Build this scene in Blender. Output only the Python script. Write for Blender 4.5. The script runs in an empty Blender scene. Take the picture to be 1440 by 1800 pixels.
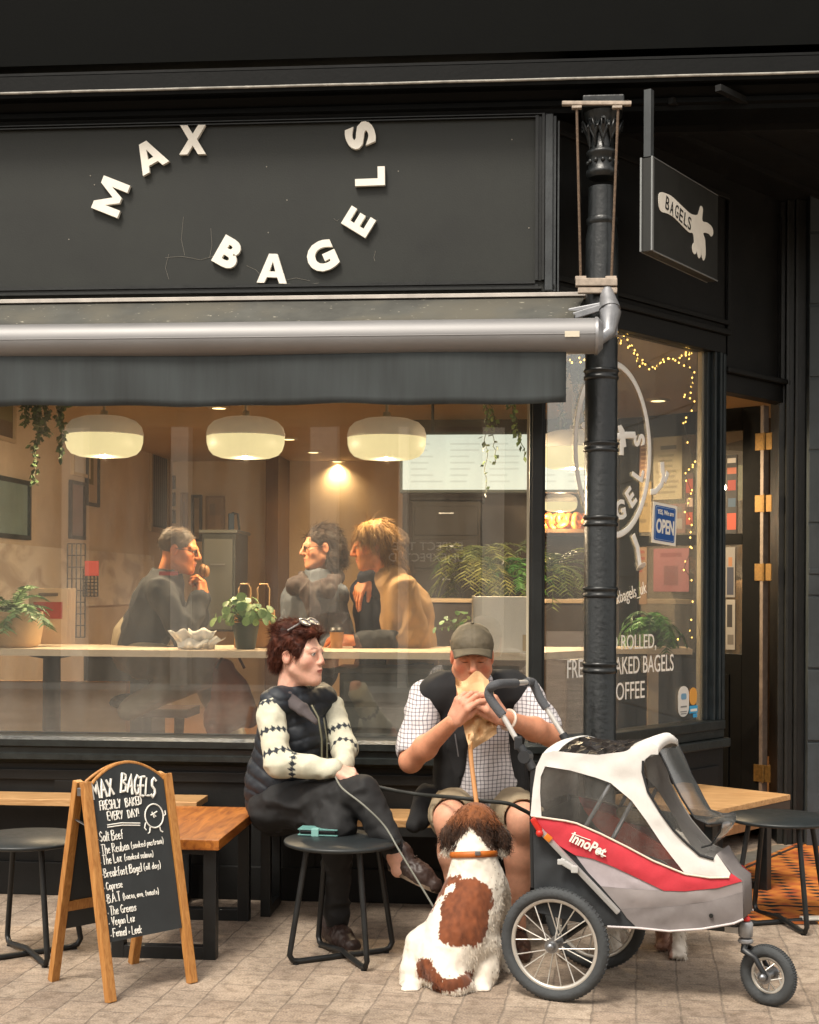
import bpy, bmesh, math, random
import numpy as np
from mathutils import Vector, Matrix, Euler
random.seed(7); RNG = np.random.default_rng(7)
S = bpy.context.scene
COL = S.collection
R = math.radians
# ---------------------------------------------------------------- camera
F, HZ, CX, HC = 2500.0, 1030.0, 720.0, 1.5     # focal length and horizon in photo pixels, eye height
DIST, YAW, ROLL = 6.7, R(5.0), 0.0049
cam = bpy.data.cameras.new('camera'); camo = bpy.data.objects.new('camera', cam); COL.objects.link(camo)
cam.sensor_fit = 'HORIZONTAL'; cam.sensor_width = 36.0; cam.lens = F/1440*36
cam.shift_y = (HZ-900)/1440; cam.clip_start = .1; cam.clip_end = 400
camo.location = (0, -DIST, HC)
camo.rotation_euler = (Matrix.Rotation(YAW, 3, 'Z') @ Matrix.Rotation(R(90), 3, 'X') @ Matrix.Rotation(ROLL, 3, 'Z')).to_euler()
S.camera = camo
# ---------------------------------------------------------------- light
w = bpy.data.worlds.new('World'); S.world = w; w.use_nodes = True
nt = w.node_tree; bg = nt.nodes['Background']
sky = nt.nodes.new('ShaderNodeTexSky'); sky.sky_type = 'NISHITA'; sky.sun_disc = False
SUN_EL, SUN_AZ = R(58), R(205)
sky.sun_elevation = SUN_EL; sky.sun_rotation = SUN_AZ; sky.dust_density = 3; sky.air_density = 1.2
hs = nt.nodes.new('ShaderNodeHueSaturation'); hs.inputs['Saturation'].default_value = .25
tint = nt.nodes.new('ShaderNodeMixRGB'); tint.blend_type = 'MULTIPLY'; tint.inputs[0].default_value = 1
tint.inputs[2].default_value = (1.0, .93, .83, 1)
nt.links.new(sky.outputs[0], hs.inputs['Color']); nt.links.new(hs.outputs[0], tint.inputs[1])
nt.links.new(tint.outputs[0], bg.inputs[0]); bg.inputs[1].default_value = .14
sl = bpy.data.lights.new('sun', 'SUN'); so = bpy.data.objects.new('sun', sl); COL.objects.link(so)
sl.energy = 1.5; sl.angle = R(14); sl.color = (1, .93, .82)
sd = Vector((math.sin(SUN_AZ)*math.cos(SUN_EL), math.cos(SUN_AZ)*math.cos(SUN_EL), math.sin(SUN_EL)))
so.rotation_euler = sd.to_track_quat('Z', 'Y').to_euler()
vs = S.view_settings; vs.view_transform = 'Standard'; vs.look = 'None'; vs.gamma = 1; vs.use_curve_mapping = False
vs.exposure = 1.0
S.render.engine = 'CYCLES'
S.cycles.use_denoising = True; S.cycles.max_bounces = 10; S.cycles.transparent_max_bounces = 24
S.cycles.sample_clamp_indirect = 6; S.cycles.caustics_reflective = False; S.cycles.caustics_refractive = False
# ---------------------------------------------------------------- photo pixel -> world
CF = Vector((-math.sin(YAW), math.cos(YAW), 0)); CR = Vector((math.cos(YAW), math.sin(YAW), 0)); CU = Vector((0, 0, 1))
C0 = Vector((0, -DIST, HC))
def uv(px, py):
    dx, dy = px-CX, py-HZ; c, s = math.cos(ROLL), math.sin(ROLL)
    return (dx*c+dy*s)/F, -(dy*c-dx*s)/F
def ray(px, py):
    u, v = uv(px, py); return CF+CR*u+CU*v
def P(px, py, D): return C0+ray(px, py)*D                       # at depth D along the optical axis
def W(px, py, y): r = ray(px, py); return C0+r*((y+DIST)/r.y)     # on the plane y
def Z(px, py, z=0.0): r = ray(px, py); return C0+r*((z-HC)/r.z)   # on the plane z
class Plane:
    def __init__(s, o, ex, ez=(0, 0, 1)):
        s.o = Vector(o); s.ex = Vector(ex).normalized(); s.ez = Vector(ez).normalized(); s.n = s.ex.cross(s.ez).normalized()
    def px(s, px, py, off=0.0):
        r = ray(px, py); t = ((s.o+s.n*off-C0).dot(s.n))/r.dot(s.n); q = C0+r*t-s.o
        return q.dot(s.ex), q.dot(s.ez)
    def pt(s, a, b, n=0.0): return s.o+s.ex*a+s.ez*b+s.n*n
# ---------------------------------------------------------------- materials
def lin(c):
    if isinstance(c, str):
        c = [int(c[i:i+2], 16)/255 for i in (0, 2, 4)]
        c = [x/12.92 if x <= .04045 else ((x+.055)/1.055)**2.4 for x in c]
    return tuple(c[:3])+(1,)
MATS = {}
def N(nt, t, **k):
    n = nt.nodes.new('ShaderNode'+t)
    for a, b in k.items():
        if hasattr(n, a) and not a.startswith('i_'): setattr(n, a, b)
    return n
def M(name, col, rough=.6, metal=0.0, var=None, bump=None, spec=.5, coat=0, attr=False, alpha=1, emit=None, estr=1, trans=0, sss=0, sheen=0, ior=None, vcol=None, stretch=(1, 1, 1)):
    """var=(scale, amount) colour noise; vcol second colour for it; bump=(scale, strength)"""
    if name in MATS: return MATS[name]
    m = bpy.data.materials.new(name); m.use_nodes = True; nt = m.node_tree; b = nt.nodes['Principled BSDF']; L = nt.links.new
    I = b.inputs
    I['Base Color'].default_value = lin(col); I['Roughness'].default_value = rough; I['Metallic'].default_value = metal
    I['Specular IOR Level'].default_value = spec; I['Coat Weight'].default_value = coat; I['Alpha'].default_value = alpha
    I['Transmission Weight'].default_value = trans; I['Sheen Weight'].default_value = sheen
    if ior: I['IOR'].default_value = ior
    if sss: I['Subsurface Weight'].default_value = sss; I['Subsurface Radius'].default_value = (.012, .005, .003); I['Subsurface Scale'].default_value = 1
    if emit: I['Emission Color'].default_value = lin(emit); I['Emission Strength'].default_value = estr
    tc = N(nt, 'TexCoord'); mp = N(nt, 'Mapping'); mp.inputs['Scale'].default_value = stretch
    L(tc.outputs['Object'], mp.inputs[0]); src = None
    if attr:
        a = N(nt, 'Attribute'); a.attribute_name = 'Col'; src = a.outputs['Color']; L(src, I['Base Color'])
    if var:
        nz = N(nt, 'TexNoise'); nz.inputs['Scale'].default_value = var[0]; nz.inputs['Detail'].default_value = 6; nz.inputs['Roughness'].default_value = .65
        L(mp.outputs[0], nz.inputs['Vector'])
        mx = N(nt, 'MixRGB'); mr = N(nt, 'MapRange'); mr.inputs[1].default_value = .3; mr.inputs[2].default_value = .7
        L(nz.outputs[0], mr.inputs[0]); L(mr.outputs[0], mx.inputs[0])
        c = lin(col); k = var[1]
        if src is not None:
            mm = N(nt, 'MixRGB'); mm.blend_type = 'MULTIPLY'; mm.inputs[0].default_value = 1
            mx.inputs[1].default_value = (1-k, 1-k, 1-k, 1); mx.inputs[2].default_value = (1+k*.5, 1+k*.5, 1+k*.5, 1)
            L(src, mm.inputs[1]); L(mx.outputs[0], mm.inputs[2]); L(mm.outputs[0], I['Base Color'])
        else:
            mx.inputs[1].default_value = (c[0]*(1-k), c[1]*(1-k), c[2]*(1-k), 1)
            mx.inputs[2].default_value = lin(vcol) if vcol else (min(1, c[0]*(1+k)), min(1, c[1]*(1+k)), min(1, c[2]*(1+k)), 1)
            L(mx.outputs[0], I['Base Color'])
        rr = N(nt, 'MapRange'); rr.inputs[3].default_value = max(.05, rough-.12); rr.inputs[4].default_value = min(1, rough+.15)
        L(nz.outputs[0], rr.inputs[0]); L(rr.outputs[0], I['Roughness'])
    if bump:
        nb = N(nt, 'TexNoise'); nb.inputs['Scale'].default_value = bump[0]; nb.inputs['Detail'].default_value = 5
        L(mp.outputs[0], nb.inputs['Vector'])
        bp = N(nt, 'Bump'); bp.inputs['Strength'].default_value = bump[1]; bp.inputs['Distance'].default_value = .01
        L(nb.outputs[0], bp.inputs['Height']); L(bp.outputs[0], I['Normal'])
    MATS[name] = m; return m
def MW(name, c1, c2, rough=.5, scale=6, axis=(1, 9, 9), coat=.0):
    """timber with grain along the axis with the small stretch"""
    if name in MATS: return MATS[name]
    m = M(name, c1, rough, coat=coat); nt = m.node_tree; b = nt.nodes['Principled BSDF']; L = nt.links.new
    tc = N(nt, 'TexCoord'); mp = N(nt, 'Mapping'); mp.inputs['Scale'].default_value = axis; L(tc.outputs['Object'], mp.inputs[0])
    nz = N(nt, 'TexNoise'); nz.inputs['Scale'].default_value = scale; nz.inputs['Detail'].default_value = 8; nz.inputs['Distortion'].default_value = 1.2
    L(mp.outputs[0], nz.inputs[0]); r = N(nt, 'ValToRGB'); r.color_ramp.elements[0].position = .3; r.color_ramp.elements[1].position = .72
    r.color_ramp.elements[0].color = lin(c2); r.color_ramp.elements[1].color = lin(c1); L(nz.outputs[0], r.inputs[0]); L(r.outputs[0], b.inputs['Base Color'])
    bp = N(nt, 'Bump'); bp.inputs['Strength'].default_value = .15; bp.inputs['Distance'].default_value = .01; L(nz.outputs[0], bp.inputs['Height']); L(bp.outputs[0], b.inputs['Normal'])
    return m
def glass_mat(name, tintc=(1, 1, 1), refl=1.0, rough=.0, dirt_haze=.0):
    if name in MATS: return MATS[name]
    m = bpy.data.materials.new(name); m.use_nodes = True; nt = m.node_tree; nt.nodes.clear(); L = nt.links.new
    o = N(nt, 'OutputMaterial'); t = N(nt, 'BsdfTransparent'); t.inputs[0].default_value = tintc+(1,)
    g = N(nt, 'BsdfGlossy'); g.inputs['Roughness'].default_value = rough
    fr = N(nt, 'Fresnel'); ge = N(nt, 'NewGeometry'); ir = N(nt, 'MapRange'); ir.inputs[3].default_value = 1.5; ir.inputs[4].default_value = 1/1.5; L(ge.outputs['Backfacing'], ir.inputs[0]); L(ir.outputs[0], fr.inputs[0]); mu = N(nt, 'Math'); mu.operation = 'MULTIPLY'; mu.inputs[1].default_value = refl*2.9; mu.use_clamp = True
    L(fr.outputs[0], mu.inputs[0]); mx = N(nt, 'MixShader'); L(mu.outputs[0], mx.inputs[0]); L(t.outputs[0], mx.inputs[1]); L(g.outputs[0], mx.inputs[2])
    out = mx.outputs[0]
    if dirt_haze:  # pale streaky film: dirt plus a milky haze painted onto the pane
        df = N(nt, 'BsdfDiffuse'); df.inputs[0].default_value = (.7, .68, .62, 1)
        tc = N(nt, 'TexCoord'); mp = N(nt, 'Mapping'); mp.inputs['Scale'].default_value = (3, 3, .5); L(tc.outputs['Object'], mp.inputs[0])
        nz = N(nt, 'TexNoise'); nz.inputs['Scale'].default_value = 3; nz.inputs['Detail'].default_value = 6; L(mp.outputs[0], nz.inputs[0])
        mr = N(nt, 'MapRange'); mr.inputs[1].default_value = .4; mr.inputs[2].default_value = .8; mr.inputs[3].default_value = dirt_haze*.3; mr.inputs[4].default_value = dirt_haze; L(nz.outputs[0], mr.inputs[0])
        m2 = N(nt, 'MixShader'); L(mr.outputs[0], m2.inputs[0]); L(out, m2.inputs[1]); L(df.outputs[0], m2.inputs[2]); out = m2.outputs[0]
    L(out, o.inputs[0]); MATS[name] = m; return m
# ---------------------------------------------------------------- mesh builder
def frame(d, up=(0, 0, 1)):
    d = Vector(d).normalized(); u = Vector(up)
    if abs(d.dot(u.normalized())) > .98: u = Vector((1, 0, 0))
    s = d.cross(u).normalized(); return s, s.cross(d).normalized(), d
class MB:
    def __init__(s): s.v = []; s.f = []; s.sm = []
    def add(s, v, f, smooth=False):
        o = len(s.v); s.v += [Vector(x) for x in v]; s.f += [[i+o for i in q] for q in f]; s.sm += [smooth]*len(f); return s
    def bm(s, b, smooth=False, mtx=None):
        b.verts.ensure_lookup_table(); b.verts.index_update()
        s.add([(mtx @ v.co if mtx else v.co.copy()) for v in b.verts], [[v.index for v in f.verts] for f in b.faces], smooth); b.free(); return s
    def box(s, c, size, rot=None, bev=0.0, seg=2):
        b = bmesh.new(); bmesh.ops.create_cube(b, size=1)
        for v in b.verts: v.co = Vector((v.co.x*size[0], v.co.y*size[1], v.co.z*size[2]))
        if bev: bmesh.ops.bevel(b, geom=b.edges[:], offset=bev, segments=seg, affect='EDGES', profile=.6)
        m = Matrix.Translation(Vector(c))
        if rot is not None: m = m @ (rot.to_4x4() if isinstance(rot, Matrix) else Euler(rot).to_matrix().to_4x4())
        return s.bm(b, False, m)
    def ab(s, a, b, bev=0.0):   # axis aligned box between corners
        a = Vector(a); b = Vector(b); return s.box((a+b)/2, [abs(x) for x in (b-a)], None, bev)
    def bar(s, a, b, w, h, up=(0, 0, 1), bev=.002):  # squared bar from a to b
        a = Vector(a); b = Vector(b); sx, uy, d = frame(b-a, up); m = Matrix((sx, d, uy)).transposed()
        return s.box((a+b)/2, (w, (b-a).length, h), m, bev)
    def tube(s, path, r, seg=10, cap=True, closed=False, flat=1.0, up=(0, 0, 1), smooth=True):
        path = [Vector(p) for p in path]; n = len(path); rr = r if hasattr(r, '__len__') else [r]*n
        rings = []; o = len(s.v); pu = Vector(up)
        for i, p in enumerate(path):
            a = path[i-1] if (i > 0 or closed) else p; b = path[(i+1) % n] if (i < n-1 or closed) else p
            d = (b-a)
            if d.length < 1e-9: d = Vector((0, 0, 1))
            sx, uy, d = frame(d, pu)
            if abs(d.dot(pu.normalized())) < .98: pu = uy
            rings.append([p+sx*(math.cos(t)*rr[i])+uy*(math.sin(t)*rr[i]*flat) for t in [2*math.pi*k/seg for k in range(seg)]])
        v = [q for g in rings for q in g]; f = []
        for i in range(n if closed else n-1):
            j = (i+1) % n
            for k in range(seg):
                l = (k+1) % seg; f.append([i*seg+k, i*seg+l, j*seg+l, j*seg+k])
        s.add(v, f, smooth)
        if cap and not closed:
            s.add(rings[0], [list(range(seg))[::-1]]); s.add(rings[-1], [list(range(seg))])
        return s
    def cyl(s, a, b, r, seg=16, r2=None): return s.tube([a, b], [r, r if r2 is None else r2], seg)
    def lathe(s, prof, c=(0, 0, 0), seg=24, ax=(0, 0, 1), smooth=True):   # prof [(r, h)]
        sx, uy, d = frame(ax); c = Vector(c); v = []; f = []; n = len(prof)
        for r, h in prof:
            for k in range(seg):
                t = 2*math.pi*k/seg; v.append(c+d*h+sx*(r*math.cos(t))+uy*(r*math.sin(t)))
        for i in range(n-1):
            for k in range(seg):
                l = (k+1) % seg; f.append([i*seg+k, i*seg+l, (i+1)*seg+l, (i+1)*seg+k])
        s.add(v, f, smooth)
        if prof[0][0] > 1e-4: s.add(v[:seg], [list(range(seg))[::-1]])
        if prof[-1][0] > 1e-4: s.add(v[-seg:], [list(range(seg))])
        return s
    def ball(s, c, r, seg=12, rings=8, sc=(1, 1, 1)):
        b = bmesh.new(); bmesh.ops.create_uvsphere(b, u_segments=seg, v_segments=rings, radius=r)
        return s.bm(b, True, Matrix.Translation(Vector(c)) @ Matrix.Diagonal(Vector(sc)).to_4x4())
    def prism(s, pts, off):   # closed outline pts (3D) pushed along vector off
        n = len(pts); pts = [Vector(p) for p in pts]; off = Vector(off); a = [p+off for p in pts]
        s.add(pts+a, [list(range(n))[::-1], [n+i for i in range(n)]]+[[i, (i+1) % n, n+(i+1) % n, n+i] for i in range(n)]); return s
    def profile(s, pr, x0, x1, smooth=False):   # profile [(y, z)] swept along x
        n = len(pr); v = [(x0, y, z) for y, z in pr]+[(x1, y, z) for y, z in pr]
        s.add(v, [[i, (i+1) % n, n+(i+1) % n, n+i] for i in range(n)]+[list(range(n))[::-1], [n+i for i in range(n)]], smooth); return s
    def sheet(s, grid, th=0.0, smooth=True):   # grid[i][j] of points, th thickness
        a, b = len(grid), len(grid[0]); v = [Vector(p) for r in grid for p in r]
        f = [[i*b+j, i*b+j+1, (i+1)*b+j+1, (i+1)*b+j] for i in range(a-1) for j in range(b-1)]
        if th:
            nn = [Vector((0, 0, 0)) for _ in v]
            for q in f:
                e = (v[q[1]]-v[q[0]]).cross(v[q[3]]-v[q[0]])
                if e.length < 1e-12: e = (v[q[2]]-v[q[1]]).cross(v[q[3]]-v[q[1]])
                for i in q: nn[i] += e
            o = len(v); v = v+[p+k.normalized()*th for p, k in zip(v, nn)]
            f2 = [[i+o for i in q[::-1]] for q in f]
            ed = [(i, i+1) for i in range(b-1)]+[((a-1)*b+i+1, (a-1)*b+i) for i in range(b-1)]+[((i+1)*b, i*b) for i in range(a-1)]+[(i*b+b-1, (i+1)*b+b-1) for i in range(a-1)]
            f = [q[::-1] for q in f2]+[q[::-1] for q in f]; f = [q[::-1] for q in f]
            f += [[q[0]+o, q[1]+o, q[1], q[0]] for q in ed]
        s.add(v, f, smooth); return s
def link(o, parent=None):
    COL.objects.link(o)
    if parent is not None: o.parent = parent
    return o
def root_loc(o):
    while o.parent: o = o.parent
    return Vector(o.location)
def tag(o, label, cat, group=None, kind=None):
    o['label'] = label; o['category'] = cat
    if group: o['group'] = group
    if kind: o['kind'] = kind
    return o
def obj(name, mb, mat, parent=None, local=False, label=None):
    if parent is not None and not local:
        l = root_loc(parent); vv = [v-l for v in mb.v]
    else: vv = mb.v
    me = bpy.data.meshes.new(name); me.from_pydata([tuple(v) for v in vv], [], mb.f); me.update()
    me.polygons.foreach_set('use_smooth', mb.sm); me.materials.append(mat)
    o = link(bpy.data.objects.new(name, me), parent)
    if label: o['label'] = label
    return o
def npobj(name, V, Fc, mat, parent=None, local=False, col=None, smooth=True):
    V = np.asarray(V, np.float32); Fc = np.asarray(Fc, np.int32)
    if parent is not None and not local: V = V-np.array(root_loc(parent), np.float32)
    me = bpy.data.meshes.new(name); nv, nf, k = len(V), len(Fc), Fc.shape[1]
    me.vertices.add(nv); me.vertices.foreach_set('co', V.ravel()); me.loops.add(nf*k); me.loops.foreach_set('vertex_index', Fc.ravel())
    me.polygons.add(nf); me.polygons.foreach_set('loop_start', np.arange(0, nf*k, k, dtype=np.int32))
    me.polygons.foreach_set('use_smooth', np.full(nf, smooth)); me.update(calc_edges=True); me.validate()
    if col is not None:
        a = me.color_attributes.new('Col', 'FLOAT_COLOR', 'POINT'); c = np.ones((nv, 4), np.float32); c[:, :3] = col; a.data.foreach_set('color', c.ravel())
    me.materials.append(mat); return link(bpy.data.objects.new(name, me), parent)
def thing(name, label, cat, loc=(0, 0, 0), group=None, kind=None):
    o = bpy.data.objects.new(name, None); o.empty_display_size = .1; o.location = loc; COL.objects.link(o); return tag(o, label, cat, group, kind)
def dup(root, loc, rz=0.0, label=None, group=None):
    def cp(o, par):
        c = o.copy(); COL.objects.link(c)
        if par is not None: c.parent = par
        for ch in [x for x in o.children]: cp(ch, c)
        return c
    r = cp(root, None); r.location = loc; r.rotation_euler = (0, 0, rz)
    if label: r['label'] = label
    if group: r['group'] = group
    return r
# ---------------------------------------------------------------- lettering
def text2d(s, size=1.0, off=0.0, spacing=1.0):
    cu = bpy.data.curves.new('t', 'FONT'); cu.body = s; cu.size = size; cu.offset = off; cu.space_character = spacing; cu.resolution_u = 4
    o = bpy.data.objects.new('t', cu); COL.objects.link(o); dg = bpy.context.evaluated_depsgraph_get()
    me = bpy.data.meshes.new_from_object(o.evaluated_get(dg)); V = [v.co.copy() for v in me.vertices]; Fs = [list(p.vertices) for p in me.polygons]
    bpy.data.objects.remove(o); bpy.data.curves.remove(cu); bpy.data.meshes.remove(me); return V, Fs
def put_text(mb, s, pl, c, h=None, w=None, rot=0.0, off=0.0, th=.0015, n=.002, anchor='c', shear=0.0, spacing=1.0):
    """lettering on a plane: c = (a, b) centre or left-bottom, h/w = size of the ink box"""
    V, Fs = text2d(s, 1.0, off, spacing)
    if not V: return
    x0, x1 = min(v.x for v in V), max(v.x for v in V); y0, y1 = min(v.y for v in V), max(v.y for v in V)
    sy = (h/(y1-y0)) if h else None; sx = (w/(x1-x0)) if w else None
    sy = sy or sx; sx = sx or sy; cx, cy = ((x0+x1)/2, (y0+y1)/2) if anchor == 'c' else (x0, y0 if anchor == 'lb' else 0)
    cr, sr = math.cos(rot), math.sin(rot); q = []
    for v in V:
        x, y = (v.x-cx)*sx, (v.y-cy)*sy; x += shear*y; q.append((c[0]+x*cr-y*sr, c[1]+x*sr+y*cr))
    k = len(q); A = [pl.pt(a, b, n+th) for a, b in q]; B = [pl.pt(a, b, n) for a, b in q]
    ec = {}
    for f in Fs:
        for i in range(len(f)):
            e = (f[i], f[(i+1) % len(f)]); ec[e] = 1
    side = [[e[0], e[1], e[1]+k, e[0]+k] for e in ec if (e[1], e[0]) not in ec]
    mb.add(A+B, Fs+[[i+k for i in f[::-1]] for f in Fs]+side)
# a hand-drawn alphabet: strokes in a box 1 high
GL = {'A': '0,0 .3,1 .6,0|.12,.38 .5,.38', 'B': '0,0 0,1 .4,.95 .45,.7 .05,.55 .5,.45 .52,.12 0,0', 'C': '.5,.85 .25,1 .03,.7 .03,.3 .25,0 .5,.12', 'D': '0,0 0,1 .35,.9 .5,.5 .35,.1 0,0', 'E': '.45,1 0,1 0,0 .45,0|0,.52 .38,.52', 'F': '.48,1 0,1 0,0|0,.52 .38,.52', 'G': '.5,.85 .25,1 .03,.7 .03,.3 .25,0 .52,.15 .52,.45 .3,.45', 'H': '0,0 0,1|.5,0 .5,1|0,.5 .5,.5', 'K': '0,0 0,1|.5,1 .03,.48 .52,0', 'L': '0,1 0,0 .45,0', 'M': '0,0 .08,1 .35,.3 .62,1 .7,0', 'R': '0,0 0,1 .4,.95 .45,.65 .05,.5 .5,0', 'S': '.5,.87 .25,1 .05,.8 .1,.6 .42,.42 .48,.2 .25,0 0,.13', 'T': '.27,0 .27,1|0,1 .55,1', 'V': '0,1 .27,0 .55,1', 'X': '0,0 .52,1|0,1 .55,0', 'Y': '0,1 .27,.5|.55,1 .2,0', '!': '.05,1 .05,.3|.05,.05 .05,0',
 'a': '.38,.45 .15,.55 0,.25 .12,0 .38,.2|.38,.55 .4,0', 'b': '0,1 0,0 .35,.05 .38,.4 .02,.45', 'c': '.35,.45 .15,.55 0,.25 .15,0 .36,.1', 'd': '.38,.45 .15,.5 0,.25 .12,0 .38,.2|.38,1 .4,0', 'e': '.02,.28 .36,.33 .25,.55 .05,.45 .02,.12 .2,0 .37,.1', 'f': '.32,1 .15,.9 .15,0|0,.55 .3,.55', 'g': '.36,.45 .12,.55 .02,.28 .15,.08 .36,.25|.37,.55 .36,-.2 .1,-.3', 'h': '0,1 0,0|0,.4 .25,.55 .36,.35 .36,0', 'i': '.03,0 .03,.55|.03,.75 .04,.8', 'k': '0,1 0,0|.35,.55 .03,.25 .36,0', 'l': '.05,1 .05,0', 'm': '0,0 0,.55|0,.4 .15,.55 .25,.4 .25,0|.25,.4 .4,.55 .5,.4 .5,0', 'n': '0,0 0,.55|0,.4 .2,.55 .33,.4 .34,0', 'o': '.18,.55 .02,.28 .18,0 .36,.28 .18,.55', 'p': '0,.55 0,-.3|0,.45 .28,.55 .34,.25 .15,.02 0,.1', 'r': '0,0 0,.55|0,.38 .15,.55 .28,.5', 's': '.3,.48 .12,.55 .05,.4 .28,.2 .2,.02 0,.06', 't': '.15,.9 .15,.05 .3,0|0,.6 .32,.6', 'u': '0,.55 .02,.1 .2,0 .34,.15 .35,.55|.35,.2 .36,0', 'v': '0,.55 .15,0 .33,.55', 'x': '0,.55 .33,0|0,0 .33,.55', 'y': '0,.55 .16,.1|.35,.55 .1,-.3', '(': '.2,1.1 .03,.7 .03,.2 .2,-.15', ')': '0,1.1 .17,.7 .17,.2 0,-.15', '+': '.15,.1 .15,.5|0,.3 .3,.3', '.': '.04,.0 .05,.06', ',': '.06,.06 .02,-.12', '-': '0,.3 .12,.3'}
def hand_text(mb, s, pl, a, b, h, w=None, r=.0022, rot=0.0, n=.003, jit=.04, arc=None):
    x = 0.0; st = []
    for ch in s:
        if ch == ' ': x += .32; continue
        g = GL.get(ch) or GL.get(ch.lower()); mx = 0
        for part in g.split('|'):
            pts = [tuple(map(float, q.split(','))) for q in part.split()]; mx = max(mx, max(p[0] for p in pts))
            st.append([(x+p[0]+random.uniform(-jit, jit)*.5, p[1]+random.uniform(-jit, jit)) for p in pts])
        x += mx+.17
    sx = (w/x) if w else h; cr, sr = math.cos(rot), math.sin(rot)
    for q in st:
        pp = []
        for i in range(len(q)-1):   # soften the corners a little
            pp.append(q[i]); pp.append(((q[i][0]+q[i+1][0])/2, (q[i][1]+q[i+1][1])/2))
        pp.append(q[-1]); o = []
        for X, Y in pp:
            X *= sx; Y = Y*h+(arc(X/(x*sx)) if arc else 0); o.append(pl.pt(a+X*cr-Y*sr, b+X*sr+Y*cr, n))
        mb.tube(o, r*random.uniform(.85, 1.15), 6, flat=1, up=pl.n)
# ---------------------------------------------------------------- smooth fields -> one continuous surface
def _h(ix, iy, iz):
    n = (ix*374761393+iy*668265263+iz*1274126177) & 0x7fffffff; n = (n ^ (n >> 13))*1274126177 & 0x7fffffff
    return ((n ^ (n >> 16)) & 0xffff)/32767.5-1
def noise(Pt, sc=1.0):
    q = np.asarray(Pt, np.float64)*sc; i = np.floor(q).astype(np.int64); f = q-i; f = f*f*(3-2*f); r = 0
    for a in (0, 1):
        for b in (0, 1):
            for c in (0, 1):
                r = r+_h(i[:, 0]+a, i[:, 1]+b, i[:, 2]+c)*(f[:, 0] if a else 1-f[:, 0])*(f[:, 1] if b else 1-f[:, 1])*(f[:, 2] if c else 1-f[:, 2])
    return r
def fbm(Pt, sc, oct=3):
    r = 0; a = 1.0
    for k in range(oct): r = r+a*noise(Pt, sc*2**k); a *= .5
    return r
A3 = lambda v: np.array(v, np.float64)
class SDF:
    def __init__(s): s.p = []
    def cap(s, a, b, ra, rb=None, k=.02, fl=None, op='u'):   # tapered capsule; fl=(axis, factor) squeezes it along the axis
        a, b = A3(a), A3(b); rb = ra if rb is None else rb; m = max(ra, rb)*(max(1, fl[1]) if fl else 1)
        s.p.append(('c', np.minimum(a, b)-m, np.maximum(a, b)+m, (a, b, ra, rb, fl), k, op)); return s
    def chain(s, pts, rs, k=.02, fl=None):
        for i in range(len(pts)-1): s.cap(pts[i], pts[i+1], rs[i], rs[i+1], k, fl)
        return s
    def ell(s, c, r, fr=None, k=.02, op='u'):   # fr = 3 axes as rows
        c = A3(c); r = A3(r); Q = np.eye(3) if fr is None else np.array([list(x) for x in fr], np.float64)
        e = np.sqrt(((Q*r[:, None])**2).sum(0)); s.p.append(('e', c-e, c+e, (c, r, Q), k, op)); return s
    def field(s, res, pad=.03):
        us = [p for p in s.p if p[5] == 'u']
        lo = np.min([p[1] for p in us], 0)-pad; hi = np.max([p[2] for p in us], 0)+pad; n = np.ceil((hi-lo)/res).astype(int)+1
        Fd = np.full(n, .2, np.float32); X = [lo[i]+np.arange(n[i])*res for i in range(3)]
        for t, a, b, d, k, op in s.p:
            i0 = np.maximum(((a-lo-.02-k)/res).astype(int), 0); i1 = np.minimum(((b-lo+.02+k)/res).astype(int)+2, n)
            if (i1 <= i0).any(): continue
            sl = tuple(slice(i0[i], i1[i]) for i in range(3))
            x = X[0][sl[0]][:, None, None]; y = X[1][sl[1]][None, :, None]; z = X[2][sl[2]][None, None, :]
            if t == 'c':
                A, B, ra, rb, fl = d; ab = B-A; L2 = max(ab@ab, 1e-12); px, py, pz = x-A[0], y-A[1], z-A[2]
                h = np.clip((px*ab[0]+py*ab[1]+pz*ab[2])/L2, 0, 1); dx, dy, dz = px-h*ab[0], py-h*ab[1], pz-h*ab[2]
                if fl:
                    ax = A3(fl[0]); ax = ax/np.linalg.norm(ax); c = dx*ax[0]+dy*ax[1]+dz*ax[2]; q = c*(1/fl[1]-1); dx, dy, dz = dx+q*ax[0], dy+q*ax[1], dz+q*ax[2]
                v = np.sqrt(dx*dx+dy*dy+dz*dz)-(ra+(rb-ra)*h)
            else:
                c, r, Q = d; px, py, pz = x-c[0], y-c[1], z-c[2]; u = [px*Q[i, 0]+py*Q[i, 1]+pz*Q[i, 2] for i in range(3)]
                k0 = np.sqrt(sum((u[i]/r[i])**2 for i in range(3))); k1 = np.sqrt(sum((u[i]/r[i]**2)**2 for i in range(3)))+1e-9; v = k0*(k0-1)/k1
            f = Fd[sl]
            if op == 'u': h = np.clip(.5+.5*(f-v)/k, 0, 1); Fd[sl] = f+(v-f)*h-k*h*(1-h)
            else: v = -v; h = np.clip(.5-.5*(f-v)/k, 0, 1); Fd[sl] = f+(v-f)*h+k*h*(1-h)
        return Fd, lo
    def mesh(s, res, disp=None, smooth=1):
        Fd, lo = s.field(res); V, Q = nets(Fd, lo, res)
        if smooth: V = relax(V, Q, smooth)
        if disp is not None: V = V+normals(V, Q)*disp(V)[:, None]
        return V, Q
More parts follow.
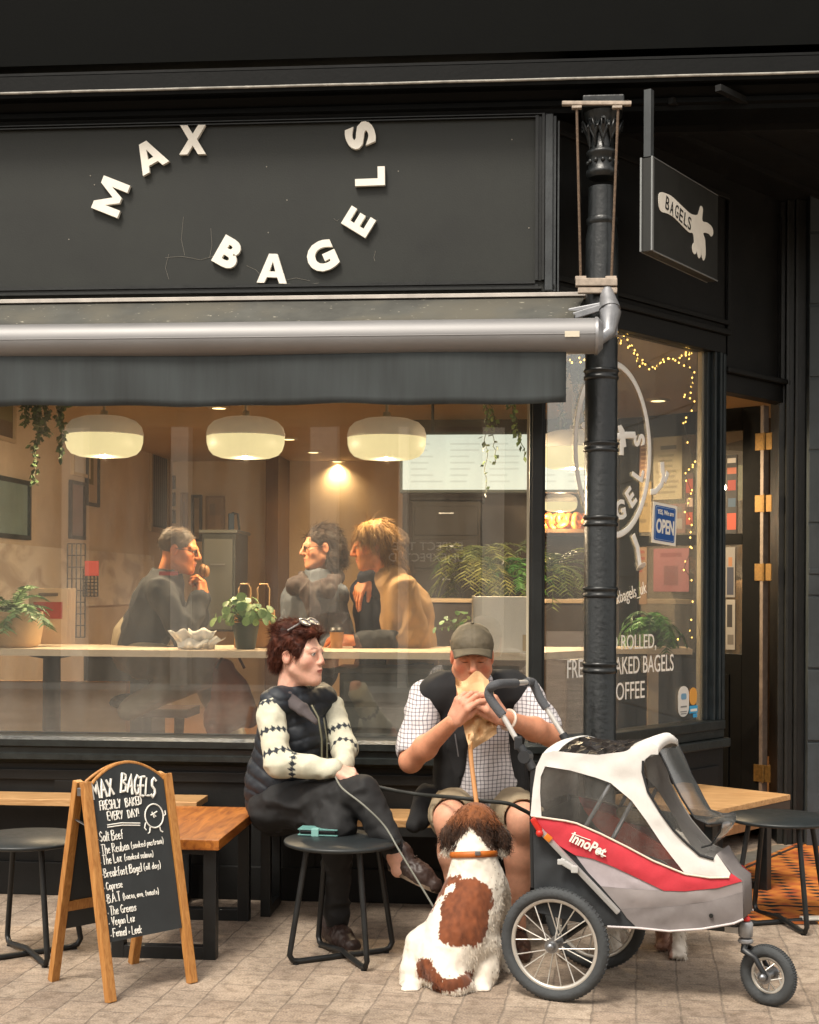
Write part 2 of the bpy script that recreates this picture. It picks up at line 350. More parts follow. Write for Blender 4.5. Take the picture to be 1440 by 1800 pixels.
def nets(Fd, lo, res):
    n = np.array(Fd.shape); sg = Fd < 0; c = n-1
    cnt = np.zeros(c, np.int8); acc = np.zeros(tuple(c)+(3,), np.float32); num = np.zeros(c, np.float32)
    for a in (0, 1):
        for b in (0, 1):
            for d in (0, 1): cnt += sg[a:c[0]+a, b:c[1]+b, d:c[2]+d]
    mixed = (cnt > 0) & (cnt < 8); I = np.argwhere(mixed); idx = np.full(c, -1, np.int64); idx[mixed] = np.arange(len(I))
    pos = np.zeros((len(I), 3)); num = np.zeros(len(I))
    g = lambda o: Fd[I[:, 0]+o[0], I[:, 1]+o[1], I[:, 2]+o[2]]
    for ax in range(3):
        for a in (0, 1):
            for b in (0, 1):
                o0 = [0, 0, 0]; o0[(ax+1) % 3] = a; o0[(ax+2) % 3] = b; o1 = list(o0); o1[ax] = 1
                f0, f1 = g(o0), g(o1); m = (f0 < 0) != (f1 < 0); t = np.where(m, f0/np.where(m, f0-f1, 1), 0)
                p = np.array(o0, float)[None, :].repeat(len(I), 0); p[:, ax] = t; pos[m] += p[m]; num[m] += 1
    V = lo+(I+pos/num[:, None])*res; Qs = []
    for ax in range(3):
        u, v = (ax+1) % 3, (ax+2) % 3; s0 = [slice(0, n[i]) for i in range(3)]; s1 = list(s0); s0[ax] = slice(0, n[ax]-1); s1[ax] = slice(1, n[ax])
        e = np.argwhere(sg[tuple(s0)] != sg[tuple(s1)]); e = e[(e[:, u] > 0) & (e[:, v] > 0) & (e[:, u] < n[u]-1) & (e[:, v] < n[v]-1)]
        fl = sg[e[:, 0], e[:, 1], e[:, 2]]; q = []
        for du, dv in ((1, 1), (0, 1), (0, 0), (1, 0)):
            k = e.copy(); k[:, u] -= du; k[:, v] -= dv; q.append(idx[k[:, 0], k[:, 1], k[:, 2]])
        q = np.stack(q, 1); q[~fl] = q[~fl][:, ::-1]; Qs.append(q)
    Q = np.concatenate(Qs); return V, Q[(Q >= 0).all(1)]
def relax(V, Q, it=1):
    for _ in range(it):
        a = np.zeros_like(V); c = np.zeros(len(V))
        for i in range(4):
            j = (i+1) % 4; np.add.at(a, Q[:, i], V[Q[:, j]]); np.add.at(a, Q[:, j], V[Q[:, i]]); np.add.at(c, Q[:, i], 1); np.add.at(c, Q[:, j], 1)
        V = V*.5+.5*a/np.maximum(c, 1)[:, None]
    return V
def normals(V, Q):
    fn = np.cross(V[Q[:, 2]]-V[Q[:, 0]], V[Q[:, 3]]-V[Q[:, 1]]); n = np.zeros_like(V)
    for i in range(4): np.add.at(n, Q[:, i], fn)
    return n/np.maximum(np.linalg.norm(n, axis=1), 1e-12)[:, None]
def joinm(ms):   # [(V, Q, col)] -> one mesh
    V = []; Q = []; C = []; o = 0
    for m in ms: V.append(m[0]); Q.append(m[1]+o); C.append(m[2] if len(m) > 2 else np.ones((len(m[0]), 3))); o += len(m[0])
    return np.concatenate(V), np.concatenate(Q), np.concatenate(C)
def strands(Pt, D, L, Wd, col=None, seg=3, bend=None, wob=.0, curl=None):
    """flat tapered ribbons: points, unit directions, lengths, widths; bend = vector added along the length"""
    n = len(Pt); L = np.broadcast_to(L, n).astype(float); Wd = np.broadcast_to(Wd, n).astype(float)
    s = np.cross(D, RNG.normal(size=(n, 3))); s /= np.linalg.norm(s, axis=1)[:, None]+1e-9
    vs = []; fs = []; p = Pt.copy(); d = D.copy()
    ph = RNG.uniform(0, 6.28, n)
    for i in range(seg+1):
        t = i/seg; wv = Wd*(1-t*.85)
        q = p.copy()
        if curl: q = q+s*(np.sin(t*curl[1]+ph)*curl[0]*t)[:, None]+np.cross(D, s)*(np.cos(t*curl[1]+ph)*curl[0]*t)[:, None]
        vs.append(q-s*wv[:, None]/2); vs.append(q+s*wv[:, None]/2)
        if bend is not None: d = d+np.asarray(bend)/seg
        if wob: d = d+RNG.normal(size=(n, 3))*wob
        d /= np.linalg.norm(d, axis=1)[:, None]; p = p+d*(L/seg)[:, None]
    V = np.stack(vs, 1); k = 2*(seg+1); b = np.arange(n)[:, None]*k
    for i in range(seg): fs.append(b+np.array([2*i, 2*i+1, 2*i+3, 2*i+2])[None, :])
    C = None if col is None else np.repeat(np.asarray(col)[:, None, :], k, 1).reshape(-1, 3)
    return V.reshape(-1, 3), np.concatenate(fs), C
def sample(V, Q, n):
    a = np.linalg.norm(np.cross(V[Q[:, 2]]-V[Q[:, 0]], V[Q[:, 3]]-V[Q[:, 1]]), axis=1); i = RNG.choice(len(Q), n, p=a/a.sum())
    u, v = RNG.random(n)[:, None], RNG.random(n)[:, None]; q = Q[i]
    return (V[q[:, 0]]*(1-u)+V[q[:, 1]]*u)*(1-v)+(V[q[:, 3]]*(1-u)+V[q[:, 2]]*u)*v, normals(V, Q)[q[:, 0]]
# ================================================================ materials of the setting
BLK = M('black_paint', '161817', .45, var=(7, .35), bump=(60, .08), spec=.45)
BLK2 = M('black_paint_panel', '090a09', .65, var=(4, .35), bump=(90, .06), spec=.06)
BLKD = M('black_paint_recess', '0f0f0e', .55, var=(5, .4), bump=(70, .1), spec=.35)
GREYP = M('grey_paint', '3a3e40', .5, var=(5, .25), bump=(50, .05))
CAST = M('cast_iron_paint', '1a1d1e', .33, var=(18, .4), bump=(45, .25))
METAL = M('brushed_metal', '8f9092', .32, metal=.9, var=(30, .15))
ALU = M('silver_metal', 'b4b4b2', .35, metal=.8, var=(40, .1))
DKM = M('black_metal', '17191a', .42, var=(20, .3))
WHT = M('white_letter', 'e9e4d8', .55, var=(20, .05))
GLS = glass_mat('window_glass', (.95, .95, .93), 1.0, 0.0, .085)
# ground
def ground_mat():
    m = M('paving_blocks', '9a8877', .85); nt = m.node_tree; b = nt.nodes['Principled BSDF']; L = nt.links.new
    tc = N(nt, 'TexCoord'); mp = N(nt, 'Mapping'); mp.inputs['Rotation'].default_value = (0, 0, R(-86)); L(tc.outputs['Object'], mp.inputs[0])
    wz = N(nt, 'TexNoise'); wz.inputs['Scale'].default_value = 5; L(mp.outputs[0], wz.inputs[0])
    ad = N(nt, 'VectorMath'); ad.operation = 'MULTIPLY_ADD'; ad.inputs[1].default_value = (.03, .028, 0); L(wz.outputs['Color'], ad.inputs[0]); L(mp.outputs[0], ad.inputs[2])
    br = N(nt, 'TexBrick'); br.inputs['Scale'].default_value = 1; br.inputs['Brick Width'].default_value = .2; br.inputs['Row Height'].default_value = .155
    br.inputs['Mortar Size'].default_value = .0055; br.inputs['Mortar Smooth'].default_value = .7; br.inputs['Bias'].default_value = 0
    br.inputs['Color1'].default_value = lin('978778'); br.inputs['Color2'].default_value = lin('a99a8a'); br.inputs['Mortar'].default_value = lin('8a7d70')
    L(ad.outputs[0], br.inputs[0])
    n1 = N(nt, 'TexNoise'); n1.inputs['Scale'].default_value = 130; n1.inputs['Detail'].default_value = 4; L(tc.outputs['Object'], n1.inputs[0])
    n2 = N(nt, 'TexNoise'); n2.inputs['Scale'].default_value = 2.2; n2.inputs['Detail'].default_value = 8; n2.inputs['Roughness'].default_value = .7; L(tc.outputs['Object'], n2.inputs[0])
    def mul(src, fac, a, c0, c1):
        r = N(nt, 'ValToRGB'); r.color_ramp.elements[0].position = a[0]; r.color_ramp.elements[1].position = a[1]
        r.color_ramp.elements[0].color = c0+(1,); r.color_ramp.elements[1].color = c1+(1,); L(fac, r.inputs[0])
        x = N(nt, 'MixRGB'); x.blend_type = 'MULTIPLY'; x.inputs[0].default_value = 1; L(src, x.inputs[1]); L(r.outputs[0], x.inputs[2]); return x.outputs[0]
    c = mul(br.outputs['Color'], n1.outputs[0], (.3, .7), (.62, .62, .62), (1.25, 1.25, 1.25))
    c = mul(c, n2.outputs[0], (.36, .6), (.68, .66, .64), (1.1, 1.08, 1.05))
    n3 = N(nt, 'TexNoise'); n3.inputs['Scale'].default_value = 22; n3.inputs['Detail'].default_value = 5; L(tc.outputs['Object'], n3.inputs[0]); c = mul(c, n3.outputs[0], (.36, .52), (.72, .7, .68), (1, 1, 1))
    v = N(nt, 'TexVoronoi'); v.inputs['Scale'].default_value = 9; L(tc.outputs['Object'], v.inputs[0])
    c = mul(c, v.outputs['Distance'], (.03, .05), (1.5, 1.4, 1.2), (1, 1, 1))
    L(c, b.inputs['Base Color'])
    sb = N(nt, 'Math'); sb.operation = 'MULTIPLY_ADD'; sb.inputs[1].default_value = -1.4; L(br.outputs['Fac'], sb.inputs[0]); L(n1.outputs[0], sb.inputs[2])
    bp = N(nt, 'Bump'); bp.inputs['Strength'].default_value = .5; bp.inputs['Distance'].default_value = .006; L(sb.outputs[0], bp.inputs['Height']); L(bp.outputs[0], b.inputs['Normal'])
    return m
g = MB(); g.add([(-40, -13.0, 0), (40, -13.0, 0), (40, 12, 0), (-40, 12, 0)], [[0, 1, 2, 3]])
tag(obj('pavement', g, ground_mat()), 'worn brown stone block pavement in front of the shop', 'pavement', kind='structure')
# ================================================================ key lines of the shop front
zf = lambda py, y=0.0: W(720, py, y).z
XL, XR = -4.6, 4.2
ZSILL = zf(1300, -.02); ZCOR = zf(144, -.16)
C0p = W(948, 1300, .03); C1p = Z(1236, 1266, ZSILL)
SP = Plane((C0p.x, C0p.y, 0), (C1p.x-C0p.x, C1p.y-C0p.y, 0)); SL = (Vector((C1p.x, C1p.y, 0))-SP.o).length
ZTOP = SP.px(1233, 617)[1]; XF = W(972, 350, 0).x
ZCEIL = zf(186, -.02)
shop = thing('shop_building', 'black painted corner bagel shop front with big window and white lettering', 'shop', (-1, 0, 0))
# upper wall and cornice
m = MB(); m.ab((XL, -.02, zf(100)), (XR, .25, zf(100)+4.5))
obj('upper_wall', m, BLK2, shop)
z0 = zf(200); pr = [(.0, z0-.02), (-.02, z0-.02), (-.025, z0), (-.045, z0+.008), (-.045, z0+.03), (-.03, z0+.035), (-.05, z0+.06), (-.06, z0+.075), (-.06, z0+.09), (-.075, z0+.095), (-.1, z0+.12), (-.12, z0+.14), (-.12, z0+.155), (-.15, z0+.17), (-.165, ZCOR-.03), (-.17, ZCOR-.012), (-.16, ZCOR), (-.05, ZCOR+.035), (-.05, zf(126)), (-.065, zf(124)), (-.062, zf(119)), (-.03, zf(117)), (.2, zf(117)), (.2, z0-.02)]
m = MB(); m.profile(pr, XL, XR); obj('cornice', m, M('cornice_paint', '0a0b0b', .55, var=(9, .4), bump=(50, .1), spec=.09), shop)
m = MB()   # pale line painted along the nosing for its sky highlight
m.tube([(x, -.171+.0005*math.sin(x*7), ZCOR-.008+.0005*math.sin(x*11)) for x in np.linspace(XL, XR, 90)], .0065, 6)
obj('cornice_edge', m, M('edge_highlight', '8b877f', .6, var=(16, .5), stretch=(1, 1, 1)), shop)
# sign board with raised frame
zb = zf(508); zt = z0-.02
m = MB(); m.ab((XL, .0, zb-.02), (XF-.02, .12, zt)); sign = obj('sign_board', m, M('sign_board_paint', '232522', .6, var=(3, .3), bump=(120, .05), spec=.4), shop)
m = MB()
xi = W(941, 350, 0).x; xo = W(956, 350, 0).x
for a, b, d in ((0, .014, .022), (.014, .028, .012), (.028, .04, .03)):
    m.ab((xi+a*1.1, -d, zb+.03), (xi+b*1.1-.001, .001, zt-.0)); m.ab((XL, -d-.001, zb+.028-b), (xi+a*1.1, .001, zb+.028-a-.001)); m.ab((XL, -d-.001, zt-.016+a*.4), (xi+a*1.1, .001, zt-.016+b*.4-.001))
obj('sign_frame', m, BLK, sign)
m = MB(); m.ab((xi+.046, -.026, zb-.02), (XF, .12, zt-.002), .004); m.ab((XF+.001, -.012, zb-.02), (XF+.014, .1, zt-.01)); m.ab((XF+.022, .0, zb-.02), (XF+.03, .1, zt-.03))
obj('pilaster', m, M('pilaster_paint', '34383a', .45, var=(14, .3), bump=(60, .12)), shop)
FP = Plane((0, 0, 0), (1, 0, 0))
LP = {'M': [[(0, 0), (.22, 0), (.22, .58), (.42, .12), (.58, .12), (.78, .58), (.78, 0), (1, 0), (1, 1), (.78, 1), (.5, .42), (.22, 1), (0, 1)]],
 'A': [[(0, 0), (.25, 0), (.33, .2), (.4, .4), (.5, .74), (.5, 1), (.36, 1)], [(.75, 0), (1, 0), (.64, 1), (.5, 1), (.5, .74), (.6, .4), (.67, .2)], [(.33, .2), (.67, .2), (.6, .4), (.4, .4)]], 'X': [[(0, 0), (.3, 0), (.5, .3), (.7, 0), (1, 0), (.66, .51), (.98, 1), (.7, 1), (.5, .7), (.3, 1), (.02, 1), (.34, .51)]],
 'E': [[(0, 0), (1, 0), (1, .22), (.34, .22), (.34, .39), (.92, .39), (.92, .61), (.34, .61), (.34, .78), (1, .78), (1, 1), (0, 1)]], 'L': [[(0, 0), (1, 0), (1, .24), (.37, .24), (.37, 1), (0, 1)]]}
for ch, px, py, rot, hh in (('M', 196, 347, 68, 53), ('A', 264, 275, 28, 54), ('X', 340, 247, 0, 53), ('B', 403, 446, -30, 54), ('A', 480, 473, -3, 53), ('G', 566, 452, 24, 55), ('E', 631, 391, 58, 52), ('L', 651, 311, 91, 54), ('S', 634, 239, 112, 54)):
    m = MB(); a, b = FP.px(px, py, .01); h = hh/F*DIST*.98; wd = {'M': 62, 'A': 54, 'X': 48, 'B': 42, 'G': 52, 'E': 36, 'L': 33, 'S': 42}[ch]/F*DIST
    if ch in LP:
        c, q = math.cos(R(rot)), math.sin(R(rot))
        for pl_ in LP[ch]:
            pp = [((x-.5)*wd, (y-.5)*h) for x, y in pl_]; m.prism([FP.pt(a+x*c-y*q, b+x*q+y*c, .003) for x, y in pp], FP.n*.022)
    else: put_text(m, ch, FP, (a, b), h=h, w=wd, rot=R(rot), off=.05, th=.022, n=.003)
    obj('letter', m, WHT, sign, label='raised white letter %s' % ch)
WEB = M('cobweb', '8a867c', .9)
for pts in ([(290, 452), (320, 450), (352, 456), (384, 447)], [(296, 446), (290, 470), (296, 490)], [(433, 466), (450, 474), (460, 486)], [(500, 492), (520, 488), (545, 493)], [(505, 498), (530, 500), (560, 497)], [(322, 380), (318, 420), (324, 448)], [(370, 400), (372, 430), (368, 452)], [(660, 440), (657, 452), (659, 458)], [(586, 383), (592, 388), (596, 384)], [(640, 384), (652, 388), (664, 386)]):
    m = MB(); m.tube([FP.pt(*FP.px(x, y, .01), .0015) for x, y in pts], .0007, 4); obj('cobweb', m, WEB, sign)
for x, y in ((504, 351), (468, 292), (471, 408), (165, 324), (158, 308), (900, 244), (930, 400), (700, 300), (120, 420)):
    m = MB(); m.ball(FP.pt(*FP.px(x, y, .01), .001), .0035, 6, 4, (1, .4, 1)); obj('paint_chip', m, WEB, sign)
# window: mullion, sill, stall riser
xm0, xm1 = W(930, 1000, .0).x, W(958, 1000, .0).x
m = MB(); m.ab((xm0, -.015, ZSILL-.01), (xm1, .06, zf(560)), .006); m.ab((xm0+.012, -.03, ZSILL), (xm1-.01, -.014, zf(560)), .006)
obj('window_mullion', m, BLK, shop)
m = MB(); m.ab((xm0-.012, .045, ZSILL), (xm0-.0005, .09, zf(560))); obj('window_bead', m, M('cream_bead', 'c9bda3', .5), shop)
m = MB(); m.profile([(.12, ZSILL), (-.05, ZSILL-.005), (-.075, ZSILL-.02), (-.075, ZSILL-.05), (-.055, ZSILL-.06), (-.055, ZSILL-.085), (-.065, ZSILL-.09), (-.065, ZSILL-.115), (-.04, ZSILL-.13), (-.015, ZSILL-.14), (.12, ZSILL-.14)], XL, C0p.x+.06)
obj('window_sill', m, M('sill_paint', '1d2120', .4, var=(14, .5), bump=(40, .25)), shop)
m = MB(); m.ab((XL, .0, 0), (C0p.x+.02, .12, ZSILL-.141)); m.ab((XL, -.02, 0), (C0p.x+.03, -.001, .16), .004); m.ab((XL, -.016, ZSILL-.22), (C0p.x+.03, -.001, ZSILL-.17), .004)
for x in np.arange(XL, C0p.x, 1.15): m.ab((x, -.014, .161), (x+.12, -.001, ZSILL-.221), .003)
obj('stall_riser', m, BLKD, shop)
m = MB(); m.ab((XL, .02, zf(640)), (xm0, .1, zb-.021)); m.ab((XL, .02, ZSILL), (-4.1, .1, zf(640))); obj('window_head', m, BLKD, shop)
m = MB(); m.ab((-4.1, .05, ZSILL), (xm0-.012, .056, zf(640))); obj('window_pane', m, GLS, shop)
# splayed side: window, fascia, jamb, stall riser
def sbox(mb, a0, a1, z0, z1, n0, n1, bev=0.0):
    c = SP.pt((a0+a1)/2, (z0+z1)/2, (n0+n1)/2); mb.box(c, (a1-a0, abs(n1-n0), z1-z0), Matrix((SP.ex, -SP.n, SP.ez)).transposed(), bev)
sw = MB(); sbox(sw, .05, SL-.001, ZSILL, ZTOP, -.003, .003); side = obj('side_window', sw, GLS, shop)
m = MB(); sbox(m, .05, SL+.12, ZSILL-.05, ZSILL, -.06, .07, .006); sbox(m, .05, SL+.14, ZSILL-.1, ZSILL-.051, -.06, .05, .006); sbox(m, .05, SL+.16, ZSILL-.15, ZSILL-.101, -.06, .08, .008)
obj('side_sill', m, M('sill_paint', '1d2120'), side)
m = MB(); sbox(m, .03, SL+.16, 0, ZSILL-.151, -.06, .03); sbox(m, .1, SL+.1, .1, ZSILL-.25, .031, .045, .006); obj('side_riser', m, BLKD, side)
aj1 = SP.px(1276, 1000, .055)[0]
m = MB()
for k, (t0, t1, d) in enumerate(((0, .22, .02), (.22, .36, .05), (.36, .5, .035), (.5, .66, .06), (.66, .8, .045), (.8, 1, .055))): sbox(m, SL+(aj1-SL)*t0, SL+(aj1-SL)*t1-.001, ZSILL-.0, ZTOP+.0, -.05, d, .004)
obj('side_jamb', m, M('jamb_paint', '20272a', .4, var=(12, .3), bump=(50, .1)), side)
m = MB(); sbox(m, SL-.022, SL-.002, ZSILL, ZTOP, -.03, -.004); obj('side_bead', m, M('cream_bead', 'c9bda3'), side)
zfb, zft = ZTOP+.1, ZCEIL
m = MB(); sbox(m, .0, aj1, ZTOP+.001, zfb, -.05, .05, .004); sbox(m, .0, aj1+.02, zfb+.001, zfb+.035, -.05, .075, .008); sbox(m, .0, aj1, zfb+.036, zft, -.05, .04)
ar = SP.px(1264, 540)[0]
sbox(m, .0, ar, zfb+.06, zfb+.085, .041, .062, .004); sbox(m, ar, ar+.025, zfb+.06, zft-.1, .041, .062, .004); sbox(m, .0, ar, zft-.13, zft-.1, .041, .062, .004)
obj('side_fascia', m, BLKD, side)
# entrance: header over the door, upper panel, ceiling of the recess, jamb on the right
ah = SP.px(1368, 900)[0]; zh = SP.px(1310, 697)[1]
m = MB(); sbox(m, aj1+.001, ah+.1, zh, zh+.1, -.06, .03, .004); sbox(m, aj1+.001, ah+.1, zh+.101, zh+.13, -.06, .07, .006); sbox(m, aj1+.001, ah+.1, zh+.131, ZCEIL, -.06, .015)
sbox(m, aj1+.05, aj1+.065, zh+.2, ZCEIL-.1, .016, .03); sbox(m, ah-.05, ah-.03, zh+.14, ZCEIL-.1, .016, .032)
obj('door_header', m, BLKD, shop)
J0 = SP.pt(ah, 0, 0); m = MB(); x = J0.x
yj = J0.y-.02
for wd, d in ((.035, .0), (.02, .035), (.03, .015), (.02, .045), (.045, .02)):
    m.ab((x, yj-d, 0), (x+wd-.001, yj+.3, ZCEIL), .003); x += wd
obj('door_jamb', m, M('jamb_paint2', '1d1f1e', .45, var=(12, .4), bump=(50, .15)), shop)
xn = x
m = MB(); m.add([(XF-.1, -.02, ZCEIL), (XR, -.02, ZCEIL), (XR, 3.2, ZCEIL), (XF-.1, 3.2, ZCEIL)], [[0, 1, 2, 3]]); m.ab((XF, .25, zf(206)-.02), (XR, .3, zf(100)+.3))
for k in range(1, 4):
    sbox(m, .3, 2.4, ZCEIL-.03, ZCEIL-.002, .25*k, .25*k+.03)
obj('recess_ceiling', m, BLKD, shop)
m = MB(); m.ab((xn+.002, yj-.1, 0), (xn+3, yj+.2, ZCEIL+.2)); m.ab((xn+.002, yj-.125, zf(1000)), (xn+3, yj-.101, zf(1000)+.03), .004)
for k in range(9): m.ab((xn+.002, yj-.112, .2+k*.42), (xn+3, yj-.101, .2+k*.42+.405), .004)
tag(obj('neighbouring_wall', m, M('blue_grey_boards', '3a4247', .55, var=(6, .25), bump=(40, .1))), 'dull blue grey boarded wall at the far right edge', 'wall')
# ---------------------------------------------------------------- iron column with clamps
Cc = W(1056, 900, -.1); rc = 57/2/F*(Cc-C0).dot(CF); col = thing('iron_column', 'round black cast iron column with raised rings at the shop corner', 'column', (Cc.x, Cc.y, 0))
zc = lambda py: W(1056, py, -.1).z
m = MB(); m.lathe([(rc*1.5, 0), (rc*1.5, .12), (rc*1.25, .16), (rc, .2), (rc, zc(420)), (rc*.88, zc(400)), (rc*.82, zc(330))], (Cc.x, Cc.y, 0), 32); obj('shaft', m, CAST, col)
for py in (1172, 1040, 915, 785, 658):
    m = MB(); z = zc(py); m.lathe([(rc*.98, z-.03), (rc*1.08, z-.025), (rc*1.08, z-.012), (rc*1.02, z-.008), (rc*1.04, z+.006), (rc*1.12, z+.012), (rc*1.04, z+.022), (rc*.98, z+.024)], (Cc.x, Cc.y, 0), 32); obj('ring', m, CAST, col)
m = MB(); z = zc(390); m.lathe([(rc*.85, z-.02), (rc*.95, z-.01), (rc*.95, z+.012), (rc*.85, z+.02)], (Cc.x, Cc.y, 0), 32); obj('ring', m, CAST, col)
m = MB(); z1, z2, z3 = zc(302), zc(268), zc(200)
m.lathe([(rc*.82, z1-.03), (rc*1.0, z1-.015), (rc*1.0, z1), (rc*.85, z1+.012), (rc*.85, z2-.02), (rc*.98, z2-.012), (rc*.98, z2), (rc*.75, z2+.01), (rc*.75, z2+.06), (rc*.85, z2+.12), (rc*1.1, z3-.02), (rc*1.15, z3)], (Cc.x, Cc.y, 0), 32)
m.box((Cc.x, Cc.y, z3+.03), (rc*2.5, rc*2.5, .055), None, .006)
for k in range(12):
    t = 2*math.pi*k/12; d = Vector((math.cos(t), math.sin(t), 0)); m.ball(Vector((Cc.x, Cc.y, (z1+z2)/2-.004))+d*rc*.86, .011, 8, 6)
for k in range(10):   # leaves of the capital
    t = 2*math.pi*(k+.5)/10; d = Vector((math.cos(t), math.sin(t), 0)); s = Vector((-d.y, d.x, 0)); o = Vector((Cc.x, Cc.y, 0))
    m.tube([o+d*rc*.78+CU*(z2+.02), o+d*rc*.88+CU*(z2+.08), o+d*rc*1.05+CU*(z3-.08), o+d*rc*1.32+CU*(z3-.045), o+d*rc*1.28+CU*(z3-.075)], [.008, .016, .014, .01, .004], 6, flat=.6)
    for sg in (-1, 1): m.tube([o+d*rc*.86+CU*(z2+.05), o+(d+s*sg*.25).normalized()*rc*.98+CU*(z2+.1), o+(d+s*sg*.42).normalized()*rc*1.1+CU*(z2+.12), o+(d+s*sg*.35).normalized()*rc*1.18+CU*(z2+.1)], [.006, .009, .007, .003], 6)
obj('capital', m, CAST, col)
cl = thing('column_clamp', 'pale clamp plates joined by two rusty rods around the iron column', 'clamp', (Cc.x, Cc.y-.08, zc(500)))
PALE = M('weathered_zinc', 'a79a8c', .7, metal=.2, var=(25, .35), bump=(40, .2)); RUST = M('rusty_rod', '5e4c3c', .8, var=(60, .4), bump=(90, .4))
pA = [W(x, 182, -.19) for x in (988, 1110)]; pB = [W(x, 497, -.19) for x in (1012, 1085)]
m = MB(); m.bar(pA[0], pA[1], .03, .018, bev=.004); [m.box(W(x, 189, -.2), (.045, .03, .012), None, .003) for x in (1014, 1085)]; obj('top_plate', m, PALE, cl)
m = MB(); m.bar(pB[0], pB[1], .05, .035, bev=.004); m.bar(W(1016, 511, -.195), W(1085, 511, -.195), .03, .025, bev=.003); [m.box(W(x, 489, -.19), (.05, .04, .014), None, .003) for x in (1021, 1074)]; obj('bottom_plate', m, PALE, cl)
for a, b in ((1014, 1021), (1087, 1075)): m = MB(); m.tube([W(a, 186, -.2), W(b, 490, -.2)], .0062, 8); obj('rod', m, RUST, cl)
# ---------------------------------------------------------------- awning
aw = thing('shop_awning', 'rolled up dark awning with silver front bar over the window', 'awning', (-.8, -.2, zf(590)))
ya, yb = -.05, -.36
zA0, zA1 = zf(526, ya), zf(519, ya); zr = zf(594, yb); rr = .079
xe = W(1046, 590, yb).x; xv = W(995, 690, yb).x
m = MB(); m.ab((XL, ya-.03, zA0), (W(1060, 521, ya).x, ya+.045, zA1), .002); obj('top_rail', m, M('pale_rail', 'b9b2aa', .5, metal=.2, var=(10, .2)), aw)
m = MB(); xs = np.linspace(XL, 1, 60); c1 = W(1028, 527, ya).x; c2 = W(1004, 562, yb).x
m.sheet([[(XL+(c1-XL)*t, ya-.01, zA0-.004), (XL+((c1+c2)/2-XL)*t, (ya+yb)/2, (zA0+zr+rr*.8)/2-.008+.004*math.sin(t*40)), (XL+(c2-XL)*t, yb+.03, zr+rr*.8)] for t in np.linspace(0, 1, 60)], .004)
def dirt_mat():
    m = M('dirty_canvas', '4a4a45', .85, var=(5, .35), bump=(60, .15)); nt = m.node_tree; b = nt.nodes['Principled BSDF']; L = nt.links.new
    src = b.inputs['Base Color'].links[0].from_socket; tc = N(nt, 'TexCoord'); mp = N(nt, 'Mapping'); mp.inputs['Scale'].default_value = (14, 30, 30); L(tc.outputs['Object'], mp.inputs[0])
    nz = N(nt, 'TexNoise'); nz.inputs['Scale'].default_value = 2.2; nz.inputs['Detail'].default_value = 3; L(mp.outputs[0], nz.inputs[0])
    r = N(nt, 'ValToRGB'); r.color_ramp.elements[0].position = .68; r.color_ramp.elements[1].position = .74; L(nz.outputs[0], r.inputs[0])
    n2 = N(nt, 'TexNoise'); n2.inputs['Scale'].default_value = 3; n2.inputs['Detail'].default_value = 5; L(tc.outputs['Object'], n2.inputs[0])
    r2 = N(nt, 'ValToRGB'); r2.color_ramp.elements[0].position = .45; r2.color_ramp.elements[1].position = .62; L(n2.outputs[0], r2.inputs[0])
    x2 = N(nt, 'MixRGB'); L(r2.outputs[0], x2.inputs[0]); L(src, x2.inputs[1]); x2.inputs[2].default_value = lin('57544a')
    x = N(nt, 'MixRGB'); L(r.outputs[0], x.inputs[0]); L(x2.outputs[0], x.inputs[1]); x.inputs[2].default_value = lin('a8a392'); L(x.outputs[0], b.inputs['Base Color']); return m
obj('canvas_cover', m, dirt_mat(), aw)
m = MB(); m.tube([(XL, yb, zr), (xe, yb, zr)], rr, 40, up=(0, 0, 1)); m.bar((XL, yb-rr+.003, zr-.002), (xe, yb-rr+.003, zr-.002), .01, .004)
obj('front_bar', m, M('awning_silver', '838282', .52, metal=.5, var=(3, .12), stretch=(.4, 1, 1)), aw)
m = MB(); m.tube([(xe, yb, zr), (xe+.012, yb, zr)], rr*1.06, 40); m.tube([(xe+.012, yb-.0, zr), (xe+.035, yb, zr)], [rr*1.06, rr*.7], 40); obj('end_cap', m, M('cap_metal', '9a9a9c', .4, metal=.6), aw)
m = MB(); zt_, zb_ = zr-rr*.75, zf(712, yb)
m.sheet([[(x, yb-.03+.008*math.sin(x*9+z*3)*(1-z)+.006*math.sin(x*3.1), zb_+(zt_-zb_)*z+(.004*math.sin(x*5.2)+.003*math.sin(x*13))*(1-z)) for z in np.linspace(0, 1, 8)] for x in np.linspace(XL, xv, 120)], .003)
obj('valance', m, M('valance_canvas', '363b3c', .85, var=(2.2, .3), bump=(200, .05), stretch=(6, 1, .5)), aw)
m = MB(); q = W(1006, 587, yb-rr-.001)
m.box(q, (.064, .003, .026), None, .001); obj('maker_sticker', m, M('cream_sticker', 'cdc4b0', .5), aw)
m = MB()
a = [W(1068, 505, -.17), W(1068, 520, -.2), W(1072, 545, -.24)]; m.tube(a, [.03, .034, .05], 16); m.ball(W(1073, 545, -.24), .055, 20, 12, (.75, .8, 1)); m.tube([W(1073, 548, -.24), W(1070, 585, -.27), W(1050, 600, -.32)], [.05, .032, .025], 14)
m.bar(W(1000, 547, -.2), W(1062, 535, -.22), .03, .02, bev=.004); m.bar(W(1008, 556, -.24), W(1060, 540, -.23), .03, .03, bev=.004); m.box(W(1078, 580, -.22), (.04, .05, .06), None, .006)
obj('end_bracket', m, M('bracket_metal', '8b8c8f', .4, metal=.5, var=(20, .2)), aw)
